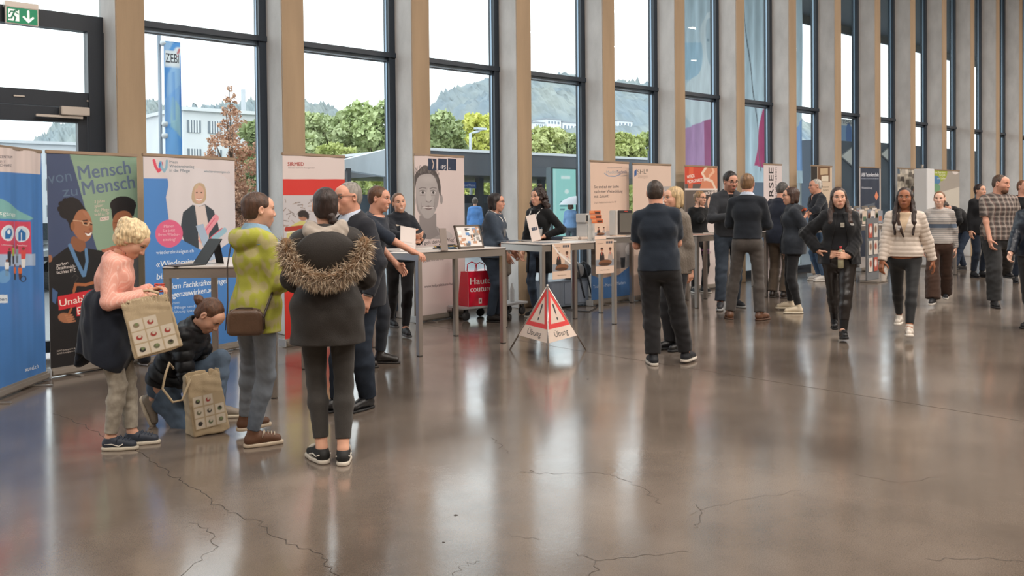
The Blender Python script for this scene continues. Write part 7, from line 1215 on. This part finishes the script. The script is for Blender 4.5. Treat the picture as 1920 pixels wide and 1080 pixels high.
# 23 man in plaid shirt
s = P_((1872, 575), 327, 22, 'bearded man in a short-sleeved plaid shirt and dark grey trousers, walking', 'pink', 'm', bulk=1.12, vx=.007, hvx=.0036, head=(-38, 8, 0), RH=('p', 1858, 465, .18), LH=('p', 1925, 470, .02), Rc=.5, RF=('g', 1866, 577, 8), LF=('g', 1886, 560, 6), brow='#5a3c28', stubble=('#6a4630', .4))
def plaid(V):
    c = np.ones((len(V), 3))*np.array(lin('#7d7470')); x = V[:, 0]+V[:, 1]*.6; z = V[:, 2]
    for k, w, cc, al in ((x, .22, '#3d3634', .6), (z, .22, '#3d3634', .6), (x+.03, .10, '#b8ada2', .4), (z+.03, .10, '#b8ada2', .4), (x-.02, .08, '#6a3f38', .4)): m_ = (np.abs(((k/.062) % 1)-.5) < w)[:, None]; c = np.where(m_, c*(1-al)+np.array(lin(cc))*al, c)
    return c
s.top(VC, e=.020, hem=-.08, name='plaid_shirt', sl=-.25, sleeve=.026, wr=.006, col=plaid, vx=.006, collar=.025); s.legs(cloth('dark_grey_trousers', '#2e2f31'), e=.022, hem=.0, flare=.03, knee=.012, calf=.014, thigh=.008, wr=.008); s.hair('#4a3628', 'crop')
f = Field(s.hc-.15, s.hc+.15, .004); f.ell(s.H(0, .052, -.085), (.052, .05, .042), s.Rh, dis=lambda P, t: .002*wob(P, 200, 3)); f.ell(s.H(0, .1, -.05), (.03, .03, .018), s.Rh, .01, 's'); s.put(f, 'beard', mat('beard_brown', '#5a3d2a', .8, bump=.4)); s.shoes('#1d1c1e', '#1d1c1e', 'sneaker')
# 24 person cut by the right edge
s = P_((1938, 618), 352, -30, 'person in a dark leather jacket cut off by the right edge of the picture', 'pale', bulk=1.05, vx=.007, RH=('p', 1882, 517, .15), Re=(.6, -1, 0), Rc=.55, RF=('g', 1930, 615, 5), brow='#3a2a22'); s.top(mat('leather_navy', '#1c222d', .38, noise=.1, bump=.3, bscale=24), e=.026, hem=-.06, name='leather_jacket', sleeve=.022, wr=.008, collar=.03); s.legs(cloth('black_trousers', '#1f1f22'), e=.010); s.hair('#3a2820', 'bob'); s.shoes('#1b1b1e', '#1b1b1e', 'boot')
# 25 person behind the plaid man
s = P_((1917, 530), 337, 15, 'person in dark clothes mostly hidden behind the plaid-shirted man', 'pink', 'm', vx=.011, hvx=.005, head=(-30, 0, 0)); s.top(cloth('black_jacket', '#121317'), e=.02, hem=-.1, name='jacket'); s.legs(cloth('navy_trousers', '#1c2636'), e=.012); s.hair('#6a4630', 'crop'); s.shoes('#1b1b1e', '#1b1b1e', 'dress')
# outside passers-by
def outp(px, ytop, yfoot, Y, face, label, topc, leg, hairc, hairs='short', **k):
    q = onY(px, yfoot, Y); s = P_(None, None, face, label, 'fair', vx=.012, hvx=.006, loc=(float(q[0]), Y, -.04), height=float(onY(px, ytop, Y)[2])+.04, **k); s.top(cloth(topc, topc), e=.02, hem=-.05, name='jacket'); s.legs(cloth(leg, leg), e=.012); s.hair(hairc, hairs); s.shoes('#3a3a3c', '#8a8a8c', 'sneaker'); return s
outp(891, 370, 425, 21, 175, 'passer-by in a light blue jacket walking away on the plaza', '#5f8fce', '#4d545c', '#5a5048')
s = outp(1070, 378, 440, 18.5, 160, 'passer-by in a blue top under a pale umbrella outside', '#7fa3d0', '#59606a', '#6a5040', 'bob', RH=(.1, .25, 1.3))
c = s.W(s.wr[0]); t = empty('umbrella', (c.x, c.y, c.z), 0, 'grey and red umbrella held by the passer-by outside', 'umbrella'); a = MB(); a.tube([(0, 0, -.1), (0, 0, .55)], .008, 8); a.build('shaft', M_blk, t)
a = MB(); n_ = 16; pr = [(.0, .58), (.2, .55), (.38, .46), (.52, .32)]; v = [(r_0*math.cos(k*PI/8), r_0*math.sin(k*PI/8), z) for r_0, z in pr for k in range(n_)]; a.add(v, [(i*n_+k, i*n_+(k+1) % n_, (i+1)*n_+(k+1) % n_, (i+1)*n_+k) for i in range(3) for k in range(n_)], 0, True); a.mi = [1 if (i % n_) < 4 else 0 for i in range(len(a.f))]; a.build('canopy', [mat('umbrella_grey', '#c4c6cc', .6), mat('umbrella_red', '#c8455a', .6)], t)

# ================================================================= BAGS AND THINGS PEOPLE CARRY
def blob(name, m, F_, label, cat, Mw=None, parent=None):
    V, F = F_.mesh(); o = smoothmesh(V, F, name, m, parent)
    if Mw is not None: o.matrix_world = Mw
    if label: tag(o, label, cat)
    return o
M_tote = cloth('natural_cotton', '#b9a688', .9, noise=.05)
def tote_body(C, w, h, d, M, tilt_noise=1.0, vx=.005, open_=True):
    """a soft cotton bag: rounded wedge, slack at the top"""
    C = np.array(C, float); R = max(w, h); f = Field(C-R, C+R, vx)
    def fn(P):
        q = (P-C) @ M; tz = np.clip(q[..., 2]/h+.5, 0, 1); dd = d*(1.0-.45*tz)+.006*wob(q*V3(1, 0, .5), 38, 3)*tilt_noise; ww = w/2*(1-.06*tz)+.006*wob(q, 22, 5)*tilt_noise
        x, y, z = np.abs(q[..., 0])-ww, np.abs(q[..., 1])-dd/2, np.abs(q[..., 2])-h/2-.01*wob(q, 25, 7); k = np.stack([x, y, z], -1)+.012; return np.linalg.norm(np.maximum(k, 0), axis=-1)+np.minimum(k.max(-1), 0)-.012-.003*wob(q, 70, 9)*tilt_noise
    f.op(C-R*.95, C+R*.95, fn, .01)
    if open_: f.op(C-R*.95, C+R*.95, lambda P: (lambda q: np.maximum(np.maximum(np.abs(q[..., 0])-w/2+.014, np.abs(q[..., 1])-d*.28+.004), -(q[..., 2]-h*.28)))((P-C) @ M), .006, 's')
    return f
def tote_print(t, C, w, h, d, M, seed=0, top=True):
    p = Print(w*.86, h*.62, '#b9a688', .004); r = random.Random(seed); cw = p.w/3; chh = p.h/3
    for i in range(3):
        for j in range(3):
            x, y = cw*i+.006, chh*j+.006
            if top and j == 2 and i > 1: continue
            p.rect(x, y, x+cw-.010, y+chh-.010, '#d5cab8').ell(x+cw*.42, y+chh*.42, cw*.22, chh*.2, r.choice(['#5d6a4c', '#2d2a28', '#8a7a62', '#6a6a50', '#a03a34'])).ell(x+cw*.46, y+chh*.5, cw*.12, chh*.12, r.choice(['#cfc7b4', '#3a3633', '#7d8a60']))
    o = p.build('printed_pictures', t, back=False); Mx = Matrix(((M[0][0], M[0][1], M[0][2], 0), (M[1][0], M[1][1], M[1][2], 0), (M[2][0], M[2][1], M[2][2], 0), (0, 0, 0, 1)))
    o.matrix_local = Matrix.Translation(Vector(np.array(C, float))) @ Mx @ Matrix.Translation((-p.w/2, -d/2-.006, -h/2+.02)); return o
# girl's tote: hangs from her forearm
s = girl; C = s.P(284, 608, .16); n_ = nrm(s.P(286, 612, .9)-C); n_[2] = 0; n_ = nrm(n_); r_0 = np.cross(V3(0, 0, 1), n_)*-1
xr_ = nrm(np.cross(n_*-1, V3(0, 0, 1))); Mt = np.stack([xr_, -n_, V3(0, 0, 1)], 1); a_ = math.radians(13); Mt = Mt @ Ry(math.degrees(-a_)*1.0)
o = blob('tote_bag', M_tote, tote_body(C, .34, .44, .09, Mt), 'beige printed cotton tote bag hanging from the blonde girl\'s arm', 'bag', s.Mw); tote_print(o, C, .34, .44, .09, Mt, 3)
for (dx, dy) in ((-.03, .03), (.03, -.03)): s_ = [C+Mt @ V3(-.11, dy, .20), s.wr[0]+V3(0, -.10+dx, -.03)*1.0, s.el[0]*.35+s.wr[0]*.65+V3(0, 0, .04), s.wr[0]+V3(.0, .04, .045), C+Mt @ V3(.10, dy, .21)]; a = MB(); a.tube([tuple(p) for p in s_], .009, 8); a.build('handle', M_tote, o)
a = MB(); h0 = s.wr[1]+s.hd[1][0]*.08; a.tube([tuple(h0+V3(.03*math.sin(k*1.3), .035*math.cos(k*.9), .03*math.sin(k*.7+1))) for k in range(14)], .006, 6); o = a.build('red_cord_toy', mat('cord_red', '#b8402f', .5)); o.matrix_world = s.Mw; tag(o, 'small tangled red plastic toy in the blonde girl\'s fingers', 'toy')
# dark jacket hanging over the girl's other arm, behind the bag
f = Field(s.pel-V3(.5, .5, .6), s.pel+V3(.5, .6, .3), .007); c0 = s.P(272, 640, -.10); f.cone(s.P(262, 590, -.06), s.P(270, 672, -.06), (.07, .04), (.10, .05), V3(1, .3, 0), .03, lambda P, t: .012*wob(P*V3(1, 1, .3), 35, 2)); blob('dark_jacket_bundle', cloth('navy_knit', '#1a202c'), f, 'dark jacket hanging behind the blonde girl\'s tote bag', 'jacket', s.Mw)
# kid's tote on the floor
s = kid; g = G(384, 812); C = V3(g[0], g[1], .215); v = nrm(V3(g[0], g[1], 0)); xr_ = V3(v[1], -v[0], 0); Mt = np.stack([xr_, v, V3(0, 0, 1)], 1) @ Rz(18) @ Ry(-6)
t = tote_body(C, .24, .42, .17, Mt, 1.6); o = blob('tote_bag', M_tote, t, 'beige cotton tote bag standing on the floor before the kneeling child', 'bag'); tote_print(o, C, .24, .36, .155, Mt, 8)
P0, P1, P2, P3 = C+Mt @ V3(-.09, -.06, .18), C+Mt @ V3(-.22, -.07, .06), C+Mt @ V3(-.24, -.05, .24), C+Mt @ V3(-.20, -.03, .31); a = MB(); a.tube([tuple(p) for p in (P0, C+Mt @ V3(-.16, -.075, .06), P1, C+Mt @ V3(-.27, -.06, .16), P2, P3, C+Mt @ V3(-.17, 0, .26))], .008, 8); a.build('handle', M_tote, o)
# lime woman's shoulder bag
s = lime; M_bag = mat('bag_brown_leather', '#5a4231', .42, noise=.08, bump=.2, bscale=90); C = s.P(460, 604, .26); n_ = s.P(460, 604, .8)-C; n_[2] = 0; n_ = nrm(n_); xr_ = nrm(np.cross(-n_, V3(0, 0, 1))); Mt = np.stack([xr_, -n_, V3(0, 0, 1)], 1) @ Rz(-14)
f = Field(C-.22, C+.22, .005)
def fb(P): q = (P-C) @ Mt; w = .118-.030*np.clip((q[..., 2]-.01)/.085, 0, 1)**2*1.0; k = np.stack([np.abs(q[..., 0])-w, np.abs(q[..., 1])-.042, np.abs(q[..., 2])-.088], -1)+.035; return np.linalg.norm(np.maximum(k, 0), axis=-1)+np.minimum(k.max(-1), 0)-.035-.0015*wob(q, 60, 4)
f.op(C-.2, C+.2, fb, .01); o = blob('shoulder_bag', M_bag, f, 'small brown leather shoulder bag on the hip of the lime-jacket woman', 'bag', s.Mw)
for y_ in (-.018, .018): a = MB(); a.tube([tuple(C+Mt @ V3(x, y_, z)) for x, z in ((-.122, -.05), (-.118, .03), (-.09, .078), (-.04, .091), (.04, .091), (.09, .078), (.118, .03), (.122, -.05))], .003, 6); a.build('zip_seam', mat('zip_dark', '#3a2a20', .5), o)
sd = s.P(424, 470, .16); shL = s.sh[1]+V3(0, 0, .06)
a = MB(); a.tube([tuple(p) for p in (C+Mt @ V3(-.118, 0, .03), s.P(427, 560, .2), s.P(426, 500, .16), s.P(436, 440, .10), s.P(455, 432, .02))], .005, 6); a.tube([tuple(p) for p in (C+Mt @ V3(.118, 0, .03), s.P(497, 585, .20), s.P(506, 562, .17), s.P(512, 545, .13))], .008, 6)
a.build('strap', mat('strap_dark', '#2f211a', .5), o)
p = Print(.13, .2, '#8d9aa8', .005); p.rect(.01, .1, .12, .19, '#55606c').rect(.01, .02, .08, .06, '#c9c6c2').ell(.08, .14, .03, .03, '#b98f78'); o = p.build('brochure', None, th=.003); q = s.W(s.wr[0]+s.hd[0][0]*.10); o.location = (q.x-.06, q.y-.05, q.z-.03); o.rotation_euler = (-.2, .15, -.5); tag(o, 'brochure in the hand of the woman in the lime jacket', 'brochure')
# backpacks and bags on the low ledge behind the middle table
qA = onY(1030, 560, 9.05); qB = onY(1104, 560, 9.05); bw = float(qB[0]-qA[0]); t = empty('low_bench', (qA[0], 9.05, 0), 0, 'low grey-blue bench with panel front beneath the heaped bags', 'bench'); a = MB(); a.box((0, 0, .02), (bw, .34, .40), bev=.006); a.build('bench_body', mat('bench_grey', '#77818f', .5), t)
for k in range(3): a = MB(); a.box((bw*k/3+.03, -.008, .05), (bw*(k+1)/3-.02, .001, .37), bev=.004); a.build('front_panel', mat('bench_panel', '#8690a0', .5), t)
for (px, py, rx, rz_, c_, nm, lb) in ((1078, 515, .16, .13, '#b9b5b4', 'canvas_bag', 'pale canvas bag slumped on the low bench'), (1092, 503, .15, .12, '#17181c', 'backpack', 'black backpack on the low bench behind the pale bag'), (1070, 526, .15, .08, '#6d6660', 'folded_scarf', 'grey folded scarf on the low bench')):
    d = ray(px, py); q = np.array([0, 0, H_])+d*(9.2/d[1]); z = .405+rz_; f = Field(V3(q[0]-.3, 8.9, .35), V3(q[0]+.3, 9.5, .9), .009); f.ell((q[0], 9.2, z-.01), (rx, .12, rz_), None, .02, dis=lambda P, t: .02*wob(P, 24, int(rx*100))+.008*wob(P, 60, 3)); f.cut((0, 0, .402), (0, 0, -1)); o = blob(nm, cloth(nm, c_, .6), f, lb, 'bag' if 'scarf' not in nm else 'scarf')
    if nm != 'folded_scarf': a = MB(); a.tube([(q[0]-.06, 9.10, z+rz_*.7), (q[0]-.09, 9.04, z+.02), (q[0]-.03, 9.03, .3), (q[0]+.03, 9.03, .12)], .012, 8); a.build('strap', mat('strap_grey', '#3b4048', .7), o)
# bags at the foot of the pale banners
for (px, py, w_, h_, c_, nm, lb, ct) in ((1177, 549, .32, .22, '#3d4044', 'duffel_bag', 'dark quilted bag on the floor by the blue banner foot', 'bag'), (1170, 528, .13, .12, '#cfc9c2', 'paper_roll', 'white roll resting on the dark quilted bag', 'roll')):
    g = G(1179, 552); zb = 0 if nm == 'duffel_bag' else .225; f = Field(V3(g[0]-.35, g[1]-.3, zb-.05), V3(g[0]+.35, g[1]+.3, zb+.4), .009); f.ell((g[0], g[1], zb+h_*.5), (w_*.5, .14, h_*.55), None, .02, dis=lambda P, t: .008*np.sin((P[..., 0]+P[..., 2])*70)); f.cut((0, 0, zb+.002), (0, 0, -1)); blob(nm, cloth(nm, c_, .6), f, lb, ct)
g = G(1189, 554); a = MB(); a.box((-.07, -.05, 0), (.07, .05, .10), bev=.01); o = a.build('power_adapter', M_dev); o.location = (g[0]-.05, g[1]-.15, .001); tag(o, 'small white box on the floor beside the dark quilted bag', 'box')
# coats hanging on the steel trolley, bottle on it
hb = tr.matrix_world @ Vector((0, .15, 1.0)) if tr.matrix_world.translation.length > 1 else Vector((tr.location.x, tr.location.y+.15, 1.0))
f = Field(V3(hb.x-.3, hb.y-.25, .3), V3(hb.x+.3, hb.y+.25, 1.15), .009); f.cone(V3(hb.x+.04, hb.y, .99), V3(hb.x+.05, hb.y-.02, .58), (.13, .05), (.15, .07), V3(1, 0, 0), .02, lambda P, t: .018*wob(P*V3(1, 1, .25), 40, 3)); blob('hanging_coat', cloth('taupe_coat', '#6f6459'), f, 'taupe coat hanging over the steel trolley handle', 'coat')
g = (tr.location.x+.08, tr.location.y-.02, .186); a = MB(); a.lathe([(.03, 0), (.035, .01), (.035, .15), (.014, .22), (.014, .25), (0, .25)], n=16); o = a.build('water_bottle', mat('clear_plastic')); o.location = g; tag(o, 'clear water bottle standing on the steel trolley', 'bottle')
# cable on the floor
C_ = [G(*p, .008) for p in ((1062, 580), (1085, 583), (1105, 584), (1117, 578), (1125, 565), (1132, 558))]; a = MB(); P = []
for i in range(len(C_)-1):
    for k in range(6): P.append(tuple(C_[i]+(C_[i+1]-C_[i])*k/6))
a.tube(P, .006, 6); tag(a.build('power_cable', mat('cable_black', '#1d1d1f', .5)), 'black power cable lying on the floor between the two tables', 'cable')
